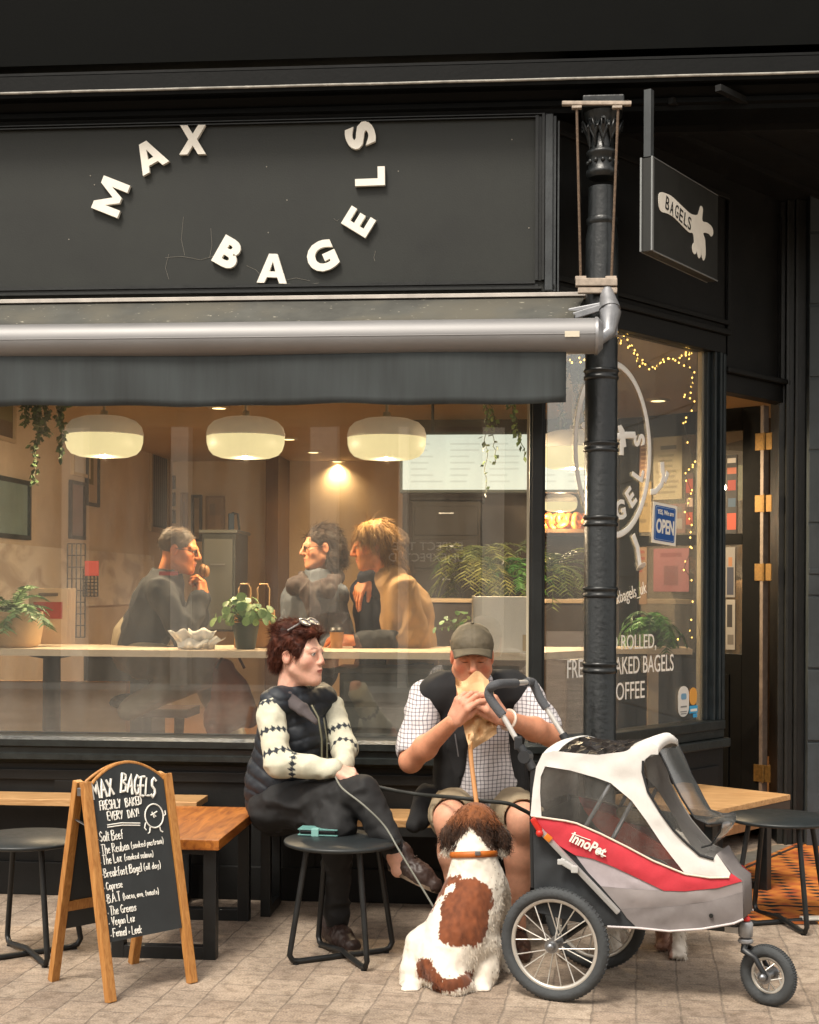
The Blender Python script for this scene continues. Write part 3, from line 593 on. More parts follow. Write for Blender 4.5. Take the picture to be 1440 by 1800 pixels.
# ---------------------------------------------------------------- hanging sign
sg0 = P(1147, 357, 6.45); sg1 = P(1262, 420, 7.09); HP = Plane((sg0.x, sg0.y, 0), (sg1.x-sg0.x, sg1.y-sg0.y, 0)); HL = (sg1-sg0); HL.z = 0; HL = HL.length
hz1 = HP.px(1147, 275)[1]; hz0 = HP.px(1147, 440)[1]
hs_ = thing('hanging_sign', 'black projecting sign with a white arm emblem hung in the entrance', 'sign', (sg0.x, sg0.y, hz0))
def pbox(mb, pl, a0, a1, z0, z1, n0, n1, bev=0.0): mb.box(pl.pt((a0+a1)/2, (z0+z1)/2, (n0+n1)/2), (a1-a0, abs(n1-n0), z1-z0), Matrix((pl.ex, -pl.n, pl.ez)).transposed(), bev)
m = MB(); pbox(m, HP, 0.002, HL, hz0, hz1, -.055, 0, .002); obj('board', m, M('sign_black', '1f1f1c', .5, var=(6, .2)), hs_)
m = MB(); pbox(m, HP, -.006, .012, hz0, hz1+.003, -.004, .003); pbox(m, HP, -.006, .012, hz0, hz1+.003, -.059, -.051); pbox(m, HP, .012, HL, hz0-.003, hz0+.003, -.002, .002); pbox(m, HP, .012, HL, hz1-.001, hz1+.003, -.002, .001); pbox(m, HP, .012, HL, hz0-.003, hz0+.003, -.057, -.053)
obj('edge_trim', m, M('trim_metal', '8b8d8c', .4, metal=.5), hs_)
m = MB(); pbox(m, HP, .0, .035, hz1+.004, ZCEIL, -.045, -.01, .002); obj('hanger_post', m, GREYP, hs_)
m = MB()
def poly_on(mb, pl, pts, n0=.002, th=.002): mb.prism([pl.pt(*pl.px(x, y), n0) for x, y in pts], pl.n*th)
def zz(x, y): return 1120+x*160/1309, 260+y*220/1800
def spl(pts, k=6):   # closed Catmull-Rom
    o = []; n = len(pts)
    for i in range(n):
        p0, p1, p2, p3 = [np.array(pts[(i+j-1) % n], float) for j in range(4)]
        for t in np.arange(k)/k: o.append(tuple(.5*((2*p1)+(-p0+p2)*t+(2*p0-5*p1+4*p2-p3)*t*t+(-p0+3*p1-3*p2+p3)*t**3)))
    return o
arm = [zz(*p) for p in [(300, 700), (320, 645), (370, 642), (480, 690), (570, 770), (680, 875), (760, 945), (850, 965), (880, 910), (905, 835), (938, 880), (930, 1045), (1000, 1075), (1070, 1140), (1085, 1230), (1060, 1275), (1020, 1235), (945, 1225), (970, 1330), (976, 1540), (950, 1618), (925, 1570), (915, 1440), (912, 1540), (885, 1590), (862, 1540), (858, 1440), (848, 1500), (818, 1530), (788, 1480), (790, 1390), (812, 1350), (795, 1230), (740, 1215), (640, 1120), (520, 1000), (430, 945), (340, 915), (305, 840)]]
poly_on(m, HP, spl(arm, 4)); obj('arm_emblem', m, WHT, hs_)
m = MB(); b0 = HP.px(*zz(400, 800)); b1 = HP.px(*zz(760, 1080)); hh = HP.px(*zz(420, 700))[1]-HP.px(*zz(420, 895))[1]
for i, (ch, x, y) in enumerate((('B', 425, 800), ('A', 490, 868), ('G', 560, 912), ('E', 622, 975), ('L', 688, 1035), ('S', 742, 1085))):
    put_text(m, ch, HP, HP.px(*zz(x, y)), h=hh, w=hh*.62, rot=R(-12), off=.005, n=.0045, th=.001)
obj('lettering', m, M('black_vinyl', '151514', .5), hs_)
# ================================================================ open door with posters, bench along the splay
hg = SP.pt(ah-.04, 0, -.06); DP = Plane((hg.x, hg.y, 0), (-SP.n).normalized()); DP = Plane(hg-(-SP.n)*0, -SP.n)   # leaf runs inward from the hinges
DWID = 1.02; zd1 = DP.px(1335, 714)[1]; ZF_IN = .14
# DP.ex points inward (left and back in the photo); its normal faces the street when flipped
dr = thing('shop_door', 'black glazed shop door standing open with brass hinges', 'door', tuple(DP.pt(0, ZF_IN)))
def dz(py, px=1300): return DP.px(px, py)[1]
def dbox(mb, a0, a1, z0, z1, n0, n1, bev=0.0): pbox(mb, DP, a0, a1, z0, z1, n0, n1, bev)
sgn = 1 if DP.n.dot(CF) < 0 else -1
zr1, zr2, zm1, zm2, zl = zd1, dz(757), dz(938), dz(957), dz(1150)
m = MB(); st = .14
dbox(m, .02, st, ZF_IN, zd1, -.022, .022, .003); dbox(m, DWID-st, DWID, ZF_IN, zd1, -.022, .022, .003)
dbox(m, st+.001, DWID-st-.001, zr2, zd1, -.021, .021, .003); dbox(m, st+.001, DWID-st-.001, zm2, zm1, -.021, .021, .003); dbox(m, st+.001, DWID-st-.001, ZF_IN, zl, -.021, .021, .003)
dbox(m, st+.08, DWID-st-.08, ZF_IN+.15, zl-.12, sgn*.022, sgn*.03, .004)
obj('leaf', m, M('door_black', '090a0a', .65, var=(9, .35), bump=(50, .1), spec=.1), dr)
m = MB(); dbox(m, st, DWID-st, zm1, zr2, -.002, .002); dbox(m, st, DWID-st, zl, zm2, -.002, .002); obj('pane', m, GLS, dr)
BRASS = M('brass', '6a5026', .5, metal=.6, var=(60, .35))
m = MB(); dbox(m, -.004, .019, ZF_IN, zd1, -.03, .03, .003); obj('door_edge', m, M('worn_door_edge', '6e6258', .5, metal=.3, var=(20, .3)), dr)
for py in (776, 885, 1006, 1360):
    z = dz(py, 1358); m = MB(); dbox(m, -.012, .05, z-.05, z+.05, sgn*.03, sgn*.036, .002); dbox(m, -.06, -.013, z-.05, z+.05, sgn*.03, sgn*.036, .002)
    a, b = DP.pt(-.012, z-.052, sgn*.036), DP.pt(-.012, z+.052, sgn*.036); m.tube([a, b], .009, 10); obj('hinge', m, BRASS, dr)
# posters on the door glass: flat sheets, printed with blocks and lines
def poster(pl, x0, y0, x1, y1, bgc, label, bits, off, group=None, inks='3a332c', name='poster'):
    cs = [pl.px(x0, y0), pl.px(x1, y1)]; a0, a1 = sorted((cs[0][0], cs[1][0])); z1 = pl.px((x0+x1)/2, y0)[1]; z0 = pl.px((x0+x1)/2, y1)[1]
    t = thing(name, label, 'poster', tuple(pl.pt((a0+a1)/2, z0, off)), group); fl = pl.px(x1, y0)[0] < pl.px(x0, y0)[0]
    sn = 1 if off > 0 else -1
    m = MB(); pbox(m, pl, a0, a1, z0, z1, off, off+sn*.002); obj('sheet', m, M('paper_'+bgc, bgc, .7, var=(14, .08)), t)
    g = {}
    for (u0, v0, u1, v1, c) in bits:
        uu = (1-u1, 1-u0) if fl else (u0, u1); mm = g.setdefault(c, MB())
        pbox(mm, pl, a0+(a1-a0)*uu[0], a0+(a1-a0)*uu[1], z1-(z1-z0)*v1, z1-(z1-z0)*v0, off+sn*.0021, off+sn*.0028)
    for c, mm in g.items(): obj('print', mm, M('ink_'+c, c, .7), t)
    return t
def lines(n, v0, v1, c, x0=.1, x1=.9, seed=1):
    r = random.Random(seed); o = []; h = (v1-v0)/n
    for i in range(n): a = x0+r.uniform(0, .12); b = x1-r.uniform(0, .25); o.append((a, v0+i*h, b, v0+i*h+h*.45, c))
    return o
of = sgn*.004
poster(DP, 1092, 848, 1146, 936, '806e4c', 'tan poster with faint lettering low on the upper door glass', lines(5, .1, .9, '635439', seed=3), of)
poster(DP, 1150, 768, 1200, 878, '847c68', 'cream notice with small print on the upper door glass', [(.25, .14, .8, .2, '3e3b31')]+lines(8, .28, .95, '6a6351', seed=5), of)
poster(DP, 1150, 886, 1206, 938, '63504c', 'dull red and grey flyer below the cream notice', [(.1, .1, .9, .3, '545453'), (.15, .45, .5, .9, '6e2e29'), (.55, .5, .9, .85, '757370')], of)
poster(DP, 1092, 962, 1138, 1062, '7b6451', 'pinkish poster with red lettering on the lower door glass', lines(4, .06, .5, '75382e', .08, .95, 7)+[(.2, .6, .75, .92, '656e49')], of)
poster(DP, 1150, 964, 1212, 1040, '7c5053', 'plain dusty pink poster beside the red lettered one', [(.2, .1, .8, .2, '69393c'), (.3, .4, .7, .85, '644043')], of)
poster(DP, 1278, 800, 1296, 938, '212123', 'dark narrow strip of stickers at the edge of the door glass', [(.1, .04, .9, .1, '938e88'), (.1, .16, .95, .24, '844630'), (.15, .32, .9, .45, '70231c'), (.2, .55, .9, .66, '2a4054'), (.1, .74, .95, .95, '903823')], of)
poster(DP, 1277, 962, 1293, 1050, '706e6b', 'grey poster with a standing figure in a dark jacket on the door', [(.3, .2, .7, .38, '845a3c'), (.15, .4, .85, .95, '232939')], of)
poster(DP, 1277, 1054, 1293, 1142, '84817b', 'pale poster with a black silhouette low on the door', [(.15, .1, .7, .55, '1e1e21'), (.2, .7, .85, .9, '55514c')], of)
poster(DP, 1092, 772, 1144, 842, '6a4a38', 'brown sheet with faint columns at the top of the door glass', [(.1+k*.3, .1+j*.11, .3+k*.3, .14+j*.11, '8f755c') for k in range(3) for j in range(7)], of)
poster(DP, 1206, 832, 1220, 930, '3a2c2a', 'slim dark strip with red patches beside the grey flyer', [(.1, .1, .9, .35, '7a3026'), (.2, .45, .9, .6, '98867a'), (.1, .7, .9, .92, '8a3a26')], of)
# ---------------------------------------------------------------- vinyl lettering and stickers on the side window
VIN = M('white_vinyl', 'f4f1ea', .5)
def vin(s, px, py, hpx, wpx_, rot=0, off=.0, n=.004):
    m = MB(); c = SP.px(px, py); h = abs(SP.px(px, py-hpx/2)[1]-SP.px(px, py+hpx/2)[1]); w = abs(SP.px(px+wpx_/2, py)[0]-SP.px(px-wpx_/2, py)[0]); put_text(m, s, SP, c, h=h, w=w, rot=R(rot), off=off, n=n, th=.001); obj('window_lettering', m, VIN, side)
vin('HAND ROLLED,', 1096, 1131, 30, 116); vin('FRESHLY BAKED BAGELS', 1094, 1170, 31, 186); vin('& COFFEE', 1092, 1215, 31, 82, 0)
vin('@maxbagels_uk', 1096, 1049, 30, 82, 12)
m = MB()
# round bagel emblem drawn as one white line with letters and little limbs
def vline(pts, wd, n=.004):
    q = [SP.pt(*SP.px(x, y), n) for x, y in pts]; m.tube(q, wd, 8, flat=.12, up=SP.n)
cx, cy = SP.px(1084, 792); ztp = SP.px(1087, 641)[1]; zbt = SP.px(1090, 942)[1]; rz = (ztp-zbt)/2; cz = (ztp+zbt)/2; ax = SP.px(1141, 792)[0]; ac = SP.px(1078, 792)[0]; ra = ax-ac
m.tube([SP.pt(ac+ra*math.cos(t), cz+rz*math.sin(t), .004) for t in np.linspace(0, 2*math.pi, 72, endpoint=False)], .0165, 8, closed=True, flat=.1, up=SP.n)
for ch, t in (('M', 158), ('A', 132), ('X', 106)): put_text(m, ch, SP, (ac+ra*.72*math.cos(R(t)), cz+rz*.72*math.sin(R(t))), h=.1, rot=R(t-90), off=.035, n=.004, th=.001)
for ch, t in (('B', 233), ('A', 258), ('G', 285), ('E', 312), ('L', 340), ('S', 372)): put_text(m, ch, SP, (ac+ra*.72*math.cos(R(t)), cz+rz*.72*math.sin(R(t))), h=.1, rot=R(t+90), off=.035, n=.004, th=.001)
vline([(1088, 748), (1092, 768), (1092, 800)], .018); vline([(1082, 768), (1100, 765), (1116, 765)], .018); vline([(1090, 752), (1094, 758), (1097, 786)], .016)
vline([(1143, 865), (1152, 864), (1162, 852), (1166, 838)], .016); vline([(1163, 812), (1164, 828), (1169, 845), (1173, 830)], .02)
vline([(1112, 940), (1120, 962), (1124, 995)], .017); m.tube([SP.pt(*SP.px(1126, 996), .004), SP.pt(*SP.px(1126, 996.5), .0055)], .03, 16)
obj('bagel_emblem', m, VIN, side)
def card(name, label, cat, x0, y0, x1, y1, c, rot=0, n=.0045, sh='r'):
    a0, z1 = SP.px(x0, y0); a1 = SP.px(x1, y0)[0]; z0 = SP.px(x0, y1)[1]; t = thing(name, label, cat, tuple(SP.pt((a0+a1)/2, z0, n)))
    return t, (a0+a1)/2, (z0+z1)/2, a1-a0, z1-z0
def quad(mb, ca, cz_, w, h, rot, n, th=.001, rr=.0):
    c, s = math.cos(R(rot)), math.sin(R(rot)); pts = []
    if rr:
        for qx, qy, t0 in ((1, -1, -90), (1, 1, 0), (-1, 1, 90), (-1, -1, 180)):
            for k in range(5): t = R(t0+k*22.5); pts.append((qx*(w/2-rr)+rr*math.cos(t), qy*(h/2-rr)+rr*math.sin(t)))
    else: pts = [(-w/2, -h/2), (w/2, -h/2), (w/2, h/2), (-w/2, h/2)]
    mb.prism([SP.pt(ca+x*c-y*s, cz_+x*s+y*c, n) for x, y in pts], SP.n*th)
t, a, z, wd, ht = card('open_card', 'blue and white open card tilted inside the side window', 'sign', 1146, 884, 1188, 956, 'w')
m = MB(); quad(m, a, z, wd, ht, -4, .0045); obj('card', m, WHT, t)
m = MB(); quad(m, a, z, wd*.86, ht*.86, -4, .006, rr=.012); obj('blue_field', m, M('sign_blue', '1d4f93', .5), t)
m = MB(); quad(m, a, z, wd*.8, ht*.81, -4, .0071, .0005, rr=.01); obj('field_line', m, M('sign_line', '9db4d0', .5), t)
m = MB(); quad(m, a, z, wd*.77, ht*.785, -4, .0077, .0005, rr=.009); obj('blue_field', m, M('sign_blue', '1d4f93'), t)
m = MB(); put_text(m, 'YES, We are', SP, (a+.004, z+ht*.27), h=ht*.14, w=wd*.68, rot=R(-4), off=.015, n=.0083); put_text(m, 'OPEN', SP, (a, z-ht*.07), h=ht*.36, w=wd*.74, rot=R(-4), off=.03, n=.0083); obj('lettering', m, WHT, t)
t, a, z, wd, ht = card('rating_sticker', 'tall rounded white sticker low on the side window', 'sticker', 1191, 1207, 1210, 1261, 'w')
m = MB(); quad(m, a, z, wd, ht, 0, .0045, rr=wd*.45); obj('backing', m, M('sticker_white', 'd8d6d0', .5), t)
m = MB(); quad(m, a, z-ht*.02+.03, wd*.5, ht*.2, 0, .006, rr=.012); obj('blue_mark', m, M('pale_blue', '6f9bb8', .5), t)
m = MB(); quad(m, a, z-ht*.17, wd*.55, ht*.05, 0, .006); quad(m, a, z-ht*.33, wd*.6, ht*.03, 0, .006); quad(m, a, z-ht*.4, wd*.5, ht*.03, 0, .006); obj('small_print', m, M('print_grey', '7a7a78', .6), t)
t, a, z, wd, ht = card('orange_sticker', 'round orange sticker beside the white one on the window', 'sticker', 1211, 1209, 1224, 1240, 'w')
m = MB(); quad(m, a, z, wd, ht, 0, .0045, rr=wd*.48); obj('disc', m, M('sticker_orange', 'd79b45', .5), t)
t, a, z, wd, ht = card('blue_sticker', 'small bright blue sticker below the orange one', 'sticker', 1211, 1240, 1225, 1262, 'w')
m = MB(); quad(m, a, z+ht*.15, wd, ht*.6, 0, .0045); quad(m, a+wd*.2, z-ht*.35, wd*.5, ht*.3, 0, .0045); obj('mark', m, M('sticker_blue', '3d9fd0', .5), t)
m = MB(); quad(m, a, z+ht*.1, wd*.8, ht*.2, 0, .006); obj('white_band', m, WHT, t)
# ---------------------------------------------------------------- entrance floor: stone slab and patterned mat
MT = Plane(Z(1300, 1621, 0), (1, .0, 0), (0, 1, 0)); zmat = .012
def mat_tex():
    m = M('kilim', 'b8651f', .9); nt = m.node_tree; b = nt.nodes['Principled BSDF']; L = nt.links.new
    tc = N(nt, 'TexCoord'); mp = N(nt, 'Mapping'); mp.inputs['Scale'].default_value = (7.4, 13, 1); L(tc.outputs['Object'], mp.inputs[0]); sp = N(nt, 'SeparateXYZ'); L(mp.outputs[0], sp.inputs[0])
    def fr(s, add=0.0):
        a = N(nt, 'Math'); a.operation = 'ADD'; a.inputs[1].default_value = add; L(s, a.inputs[0]); f = N(nt, 'Math'); f.operation = 'FRACT'; L(a.outputs[0], f.inputs[0])
        g = N(nt, 'Math'); g.operation = 'SUBTRACT'; g.inputs[1].default_value = .5; L(f.outputs[0], g.inputs[0]); h = N(nt, 'Math'); h.operation = 'ABSOLUTE'; L(g.outputs[0], h.inputs[0]); return h.outputs[0]
    s = N(nt, 'Math'); s.operation = 'ADD'; L(fr(sp.outputs[0]), s.inputs[0]); L(fr(sp.outputs[1]), s.inputs[1])
    lt = N(nt, 'Math'); lt.operation = 'LESS_THAN'; lt.inputs[1].default_value = .3; L(s.outputs[0], lt.inputs[0])
    nz = N(nt, 'TexNoise'); nz.inputs['Scale'].default_value = 9; L(tc.outputs['Object'], nz.inputs[0]); r = N(nt, 'ValToRGB'); r.color_ramp.elements[0].position = .35; r.color_ramp.elements[1].position = .65
    r.color_ramp.elements[0].color = lin('96441a'); r.color_ramp.elements[1].color = lin('c47a2c'); L(nz.outputs[0], r.inputs[0])
    x = N(nt, 'MixRGB'); L(lt.outputs[0], x.inputs[0]); L(r.outputs[0], x.inputs[1]); x.inputs[2].default_value = lin('231a12'); L(x.outputs[0], b.inputs['Base Color']); return m
pa, pb, pc, pd = Z(1285, 1621, zmat), Z(1560, 1621, zmat), Z(1500, 1440, zmat), Z(1292, 1528, zmat)
rug = thing('patterned_mat', 'orange and black diamond patterned mat in the entrance', 'mat', tuple(Z(1400, 1560, 0)))
m = MB(); m.prism([(p.x, p.y, .003) for p in (pa, pb, pc, pd)], (0, 0, .01)); obj('woven_field', m, mat_tex(), rug)
for a_, b_, w_ in ((Z(1286, 1619, .014), Z(1555, 1619, .014), .012), (Z(1295, 1532, .014), Z(1480, 1455, .014), .02), (Z(1310, 1590, .014), Z(1555, 1598, .014), .014)): m = MB(); m.bar(a_, b_, w_, .004); obj('dark_border', m, M('rug_dark', '2b2018', .9), rug)
m = MB(); m.box(Z(1432, 1614, .02), (.12, .05, .012), (0, 0, .2), .003); tag(obj('paper_scrap', m, M('scrap_white', 'd6d2c8', .7)), 'scrap of white paper on the mat at the right edge', 'paper')
m = MB(); q = [SP.pt(.1, 0, .04), SP.pt(2.2, 0, .04), SP.pt(2.2, 0, .7), SP.pt(.1, 0, .5)]; m.prism([(p.x, p.y, .0) for p in q], (0, 0, .006)); tag(obj('entrance_slab', m, M('grey_stone', '6a675f', .8, var=(6, .3), bump=(40, .2))), 'grey stone slab at the foot of the side window', 'slab', kind='structure')
# ---------------------------------------------------------------- benches
OAK = MW('pale_oak', 'c9a070', '9d7446', .55, 5, (1.2, 12, 12)); ORW = MW('orange_timber', 'b5702c', '7a3f12', .4, 4, (9, 1.2, 9), .2)
def uframe(mb, a, b, h, sz=.045):   # squared steel U from a to b on the ground
    a, b = Vector(a), Vector(b); u = CU*h; mb.bar(a, a+u, sz, sz, up=(b-a), bev=.003); mb.bar(b, b+u, sz, sz, up=(b-a), bev=.003); e = (b-a).normalized()*sz/2; mb.bar(a+CU*sz/2+e, b+CU*sz/2-e, sz*.98, sz*.98, bev=.003); mb.bar(a+u-CU*.012+e, b+u-CU*.012-e, sz*.98, .022, bev=.003)
bz = .47; lbz = .45
t = thing('splay_bench', 'pale plank bench fixed below the side window', 'bench', tuple(SP.pt(.8, 0, .18)))
aE = SP.px(1372, 1400)[0]
aE = (Z(1368, 1394, bz)-SP.o).dot(SP.ex); nE = (Z(1222, 1432, bz)-SP.o).dot(SP.n)
m = MB(); pbox(m, SP, .42, aE, bz-.028, bz, .05, nE, .003); top = obj('seat', m, OAK, t)
m = MB(); pbox(m, SP, .42, aE, bz-.075, bz-.029, nE-.03, nE-.002, .002); obj('apron', m, M('bench_dark', '3d3128', .6), t)
for a_ in (aE-.16, .5): m = MB(); uframe(m, SP.pt(a_, 0, .1), SP.pt(a_, 0, nE-.05), bz-.03); obj('leg_frame', m, DKM, t)
yb0, yb1 = -.36, -.03
t = thing('wall_bench', 'pale plank bench along the wall under the couple', 'bench', (0, -.2, 0))
xa, xb = W(452, 1440, -.3).x, W(1010, 1440, -.3).x
m = MB(); m.ab((xa, yb0, lbz-.032), (xb, yb1, lbz), .003); obj('seat', m, OAK, t)
for x in (W(470, 1600, -.3).x, xb-.12): m = MB(); uframe(m, (x, yb0+.03, 0), (x, yb1-.06, 0), lbz-.033); obj('leg_frame', m, DKM, t)
m = MB(); m.ab((xa+.03, yb0+.0, lbz-.072), (xb-.05, yb0+.006, lbz-.034)); obj('rail', m, DKM, t)
zl_ = .5; t = thing('long_bench', 'pale narrow plank bench behind the chalkboard', 'bench', (-2.2, -.2, 0)); xa2 = W(352, 1410, -.2).x
m = MB(); m.ab((XL, -.27, zl_-.03), (xa2, -.04, zl_), .003); obj('seat', m, OAK, t)
for x in (-4.0, -3.2, xa2-.1): m = MB(); uframe(m, (x, -.24, 0), (x, -.07, 0), zl_-.031); obj('leg_frame', m, DKM, t)
# heavy slab table end-on
st_ = P(385, 1484, 5.78); zt2 = .487; yF = Z(385, 1477, zt2).y; xR = Z(385, 1477, zt2).x
t = thing('slab_bench', 'thick orange timber slab bench on a squared black steel frame', 'bench', (xR-.3, yF+.4, 0))
m = MB(); m.ab((xR-.46, yF, zt2-.042), (xR, -.3, zt2), .004); obj('slab', m, ORW, t)
m = MB(); xg = W(232, 1680, yF+.05).x; 
for y_ in (yF+.06, -.42): m = MB(); uframe(m, (xR-.42, y_, 0), (xR-.045, y_, 0), zt2-.043, .052); obj('leg_frame', m, DKM, t)
# ---------------------------------------------------------------- round metal stools
def stool(loc, rz, label):
    t = thing('metal_stool', label, 'stool', loc, 'round black metal stools'); t.rotation_euler = (0, 0, rz)
    m = MB(); m.lathe([(.0, .462), (.225, .462), (.234, .466), (.236, .474), (.233, .479), (.0, .478)], (0, 0, 0), 48); obj('seat', m, M('stool_black', '212628', .42, var=(25, .15), bump=(300, .04)), t, True)
    for k in range(2):   # each frame is one bent bar: down, across the ground, up again
        c, s = math.cos(k*math.pi/2), math.sin(k*math.pi/2); q = []
        for x, z in ((-.155, .46), (-.222, .075), (-.228, .04), (-.215, .018), (-.19, .012), (0, .012+.02*k), (.19, .012), (.215, .018), (.228, .04), (.222, .075), (.155, .46)): q.append((x*c, x*s, z))
        m = MB(); m.tube(q, .0115, 10); obj('leg_frame', m, DKM, t, True)
        for x in (-.2, .2): m = MB(); m.cyl((x*c, x*s, .0), (x*c, x*s, .006), .012, 10); obj('foot_pad', m, M('rubber', '141414', .8), t, True)
    return t
s0 = P(602, 1478, 5.72); S1 = stool((s0.x, s0.y, 0), R(33), 'round black metal stool with a phone on its seat')
q = Z(1372, 1436, .479); dup(S1, (q.x, q.y, 0), R(20), 'round black metal stool on the orange mat by the entrance')
q = Z(48, 1472, .479); dup(S1, (q.x, q.y, 0), R(40), 'round black metal stool behind the chalkboard at left')
# phone in a folding case on the stool
pc_ = Vector((s0.x, s0.y, .479)); ph = thing('phone_case', 'teal folding phone case lying on the black stool', 'phone', tuple(pc_)); PP = Plane(Z(562, 1468, .48), (1, .0, 0), (0, 1, 0))
ct = Z(562, 1467, .48); rm = Matrix.Rotation(R(-4), 3, 'Z')
TEAL = M('teal_leather', '5f8d88', .55, var=(40, .15)); m = MB(); m.box(ct+Vector((0, 0, .003)), (.165, .085, .005), rm, .002); m.box(ct+Vector((0, .0, .0255)), (.165, .085, .005), rm, .002); m.tube([ct+rm @ Vector((-.08, -.0 , .004+.02*t)) for t in (0, .5, 1)], .004, 6); obj('cover', m, TEAL, ph)
m = MB(); m.box(ct+Vector((0, .002, .014)), (.15, .078, .014), rm, .004); obj('handset', m, M('phone_black', '0c0c0d', .2), ph)
m = MB(); m.box(ct+rm @ Vector((-.01, -.044, .014)), (.03, .004, .03), rm, .001); m.box(ct+rm @ Vector((-.01, -.03, .0292)), (.03, .03, .002), rm, .0008); obj('clasp', m, M('teal_pale', '83b3ac', .5), ph)
# ---------------------------------------------------------------- chalkboard on a timber A-frame
def abv(px, py, D): return P(px, py, D)
Lb, Rb = Z(195, 1762, 0), Z(338, 1728, 0); Lr, Rr = Z(52, 1733, 0), Z(198, 1702, 0)
Lt = (Lb*.5+Lr*.5); Rt = (Rb+Rr)*.5; ztop = .78
e = (Rb-Lb).normalized(); fw = e.cross(CU)   # front normal roughly
if fw.dot(CF) > 0: fw = -fw
Wd_ = (Rb-Lb).length; Lb2 = Lb; Rb2 = Lb+e*Wd_
half = abs((Lr-Lb).dot(fw))*.5
mid = lambda p, s: p-fw*half*s
TL, TR = P(150, 1376, 5.30), P(293, 1361, 5.46)
TL = P(150, 1375, (mid(Lb, .8)-C0).dot(CF)); TR = TL+e*Wd_; TR.z = TL.z
ab = thing('chalkboard', 'timber A-frame chalkboard with handwritten bagel menu', 'chalkboard', tuple((Lb+Rb)/2))
PINE = MW('pine', 'c08a4c', '9a6228', .5, 6, (14, 14, 1.3))
wl, dl = .034, .03
def leg(a, b): m = MB(); m.bar(a, b, wl, dl, up=fw, bev=.003); return m
ff = (TL-Lb).normalized()
for a, b in ((Lb, TL), (Rb, TR)): obj('leg', leg(a, b), PINE, ab)
Lr2 = mid(Lb, 2.0); Rr2 = Lr2+e*Wd_; TL2 = TL-fw*.045; TR2 = TR-fw*.045
Lr2.z = Rr2.z = 0
for a, b in ((Lr2, TL2), (Rr2, TR2)): obj('leg', leg(a, b), PINE, ab)
BP = Plane(Lb, e, ff); bn = BP.n if BP.n.dot(CF) < 0 else -BP.n; Lg = (TL-Lb).length
def arch(pl, w, z0, z1, rise, n0, th, inset):
    pts = [(inset, z0), (w-inset, z0)]+[(w-inset-(w-2*inset)*t, z1+rise*math.sin(math.pi*t)**.8) for t in np.linspace(0, 1, 17)]
    m = MB(); m.prism([pl.pt(a, b, n0) for a, b in pts], pl.n*th); return m
CHK = M('chalkboard_black', '2b2f31', .7, var=(5, .25), bump=(80, .04)); sN = 1 if BP.n.dot(CF) < 0 else -1
zb1 = .205
obj('board', arch(BP, Wd_, zb1*Lg/.78, Lg-.02, .075, -sN*.004, sN*.008, wl/2+.001), CHK, ab)
bb = (TL2-Lr2).normalized(); BP2 = Plane(Lr2, e, bb); obj('board', arch(BP2, Wd_, zb1*Lg/.78, Lg-.02, .075, -.004, .008, wl/2+.001), CHK, ab)
m = MB()
for pl, o_ in ((BP, 0), (BP2, 0)):
    m.tube([pl.pt(wl/2+(Wd_-wl)*t, Lg-.02+.077*math.sin(math.pi*t)**.8, o_) for t in np.linspace(0, 1, 17)], .006, 6, flat=1.3)
obj('top_edging', m, PINE, ab)
m = MB(); m.bar(BP2.pt(wl/2+.001, .3, 0), BP2.pt(Wd_-wl/2-.001, .3, 0), .02, .04, up=bb, bev=.002); obj('rail', m, PINE, ab)
m = MB(); m.bar(BP.pt(0, Lg*.8, -sN*.02), BP2.pt(0, Lg*.82, .0), .012, .004); m.bar(BP.pt(Wd_, Lg*.8, -sN*.02), BP2.pt(Wd_, Lg*.82, .0), .012, .004); m.box(BP.pt(0, Lg-.03, -sN*.03), (.02, .05, .03), None, .002); obj('hinge', m, METAL, ab)
m = MB(); FPB = BP if sN > 0 else Plane(BP.o, BP.ex, BP.ez)
q = lambda px, py: BP.px(px, py)
def hline(s, x0, y0, x1, y1, hpx, r=.0022, arc=None, jit=.04):
    a0, b0 = q(x0, y0); a1, b1 = q(x1, y1); h = abs(q(x0, y0)[1]-q(x0, y0-hpx)[1]); w = math.hypot(a1-a0, b1-b0); hand_text(m, s, BP, a0, b0, h, w, r, math.atan2(b1-b0, a1-a0), sN*.005, jit, arc)
hline('MAX', 166, 1405, 205, 1396, 30, .005); hline('BAGELS', 214, 1392, 276, 1400, 34, .0048)
hline('FRESHLY', 178, 1424, 215, 1419, 16, .0026); hline('BAKED', 223, 1418, 252, 1412, 15, .0026); hline('EVERY', 191, 1442, 219, 1438, 15, .0026); hline('DAY!', 227, 1437, 247, 1433, 14, .0026)
for y_ in (0, 4): p_ = [q(190, 1450+y_), q(215, 1446+y_), q(247, 1446+y_)]; m.tube([BP.pt(a, b, sN*.005) for a, b in p_], .0025, 6)
for s_, x0, y0, x1, y1, h_ in (('Salt Beef', 177, 1480, 219, 1474, 18), ('The Reuben', 180, 1502, 229, 1493, 17), ('The Lox', 182, 1520, 216, 1514, 17), ('Breakfast Bagel', 184, 1543, 251, 1531, 16), ('Caprese', 188, 1565, 217, 1559, 14), ('B.A.T', 190, 1588, 214, 1582, 16), ('The Greens', 194, 1609, 241, 1600, 16), ('Vegan Lox', 197, 1627, 238, 1619, 15), ('Fennel + Leek', 199, 1647, 250, 1639, 15)): hline(s_, x0, y0, x1, y1, h_)
for s_, x0, y0, x1, y1, h_ in (('(smoked pastrami)', 232, 1491, 289, 1481, 11), ('(smoked salmon)', 220, 1512, 271, 1505, 11), ('(all day)', 254, 1529, 284, 1524, 12), ('(bacon, avo, tomato)', 217, 1581, 280, 1570, 11)): hline(s_, x0, y0, x1, y1, h_, .0017)
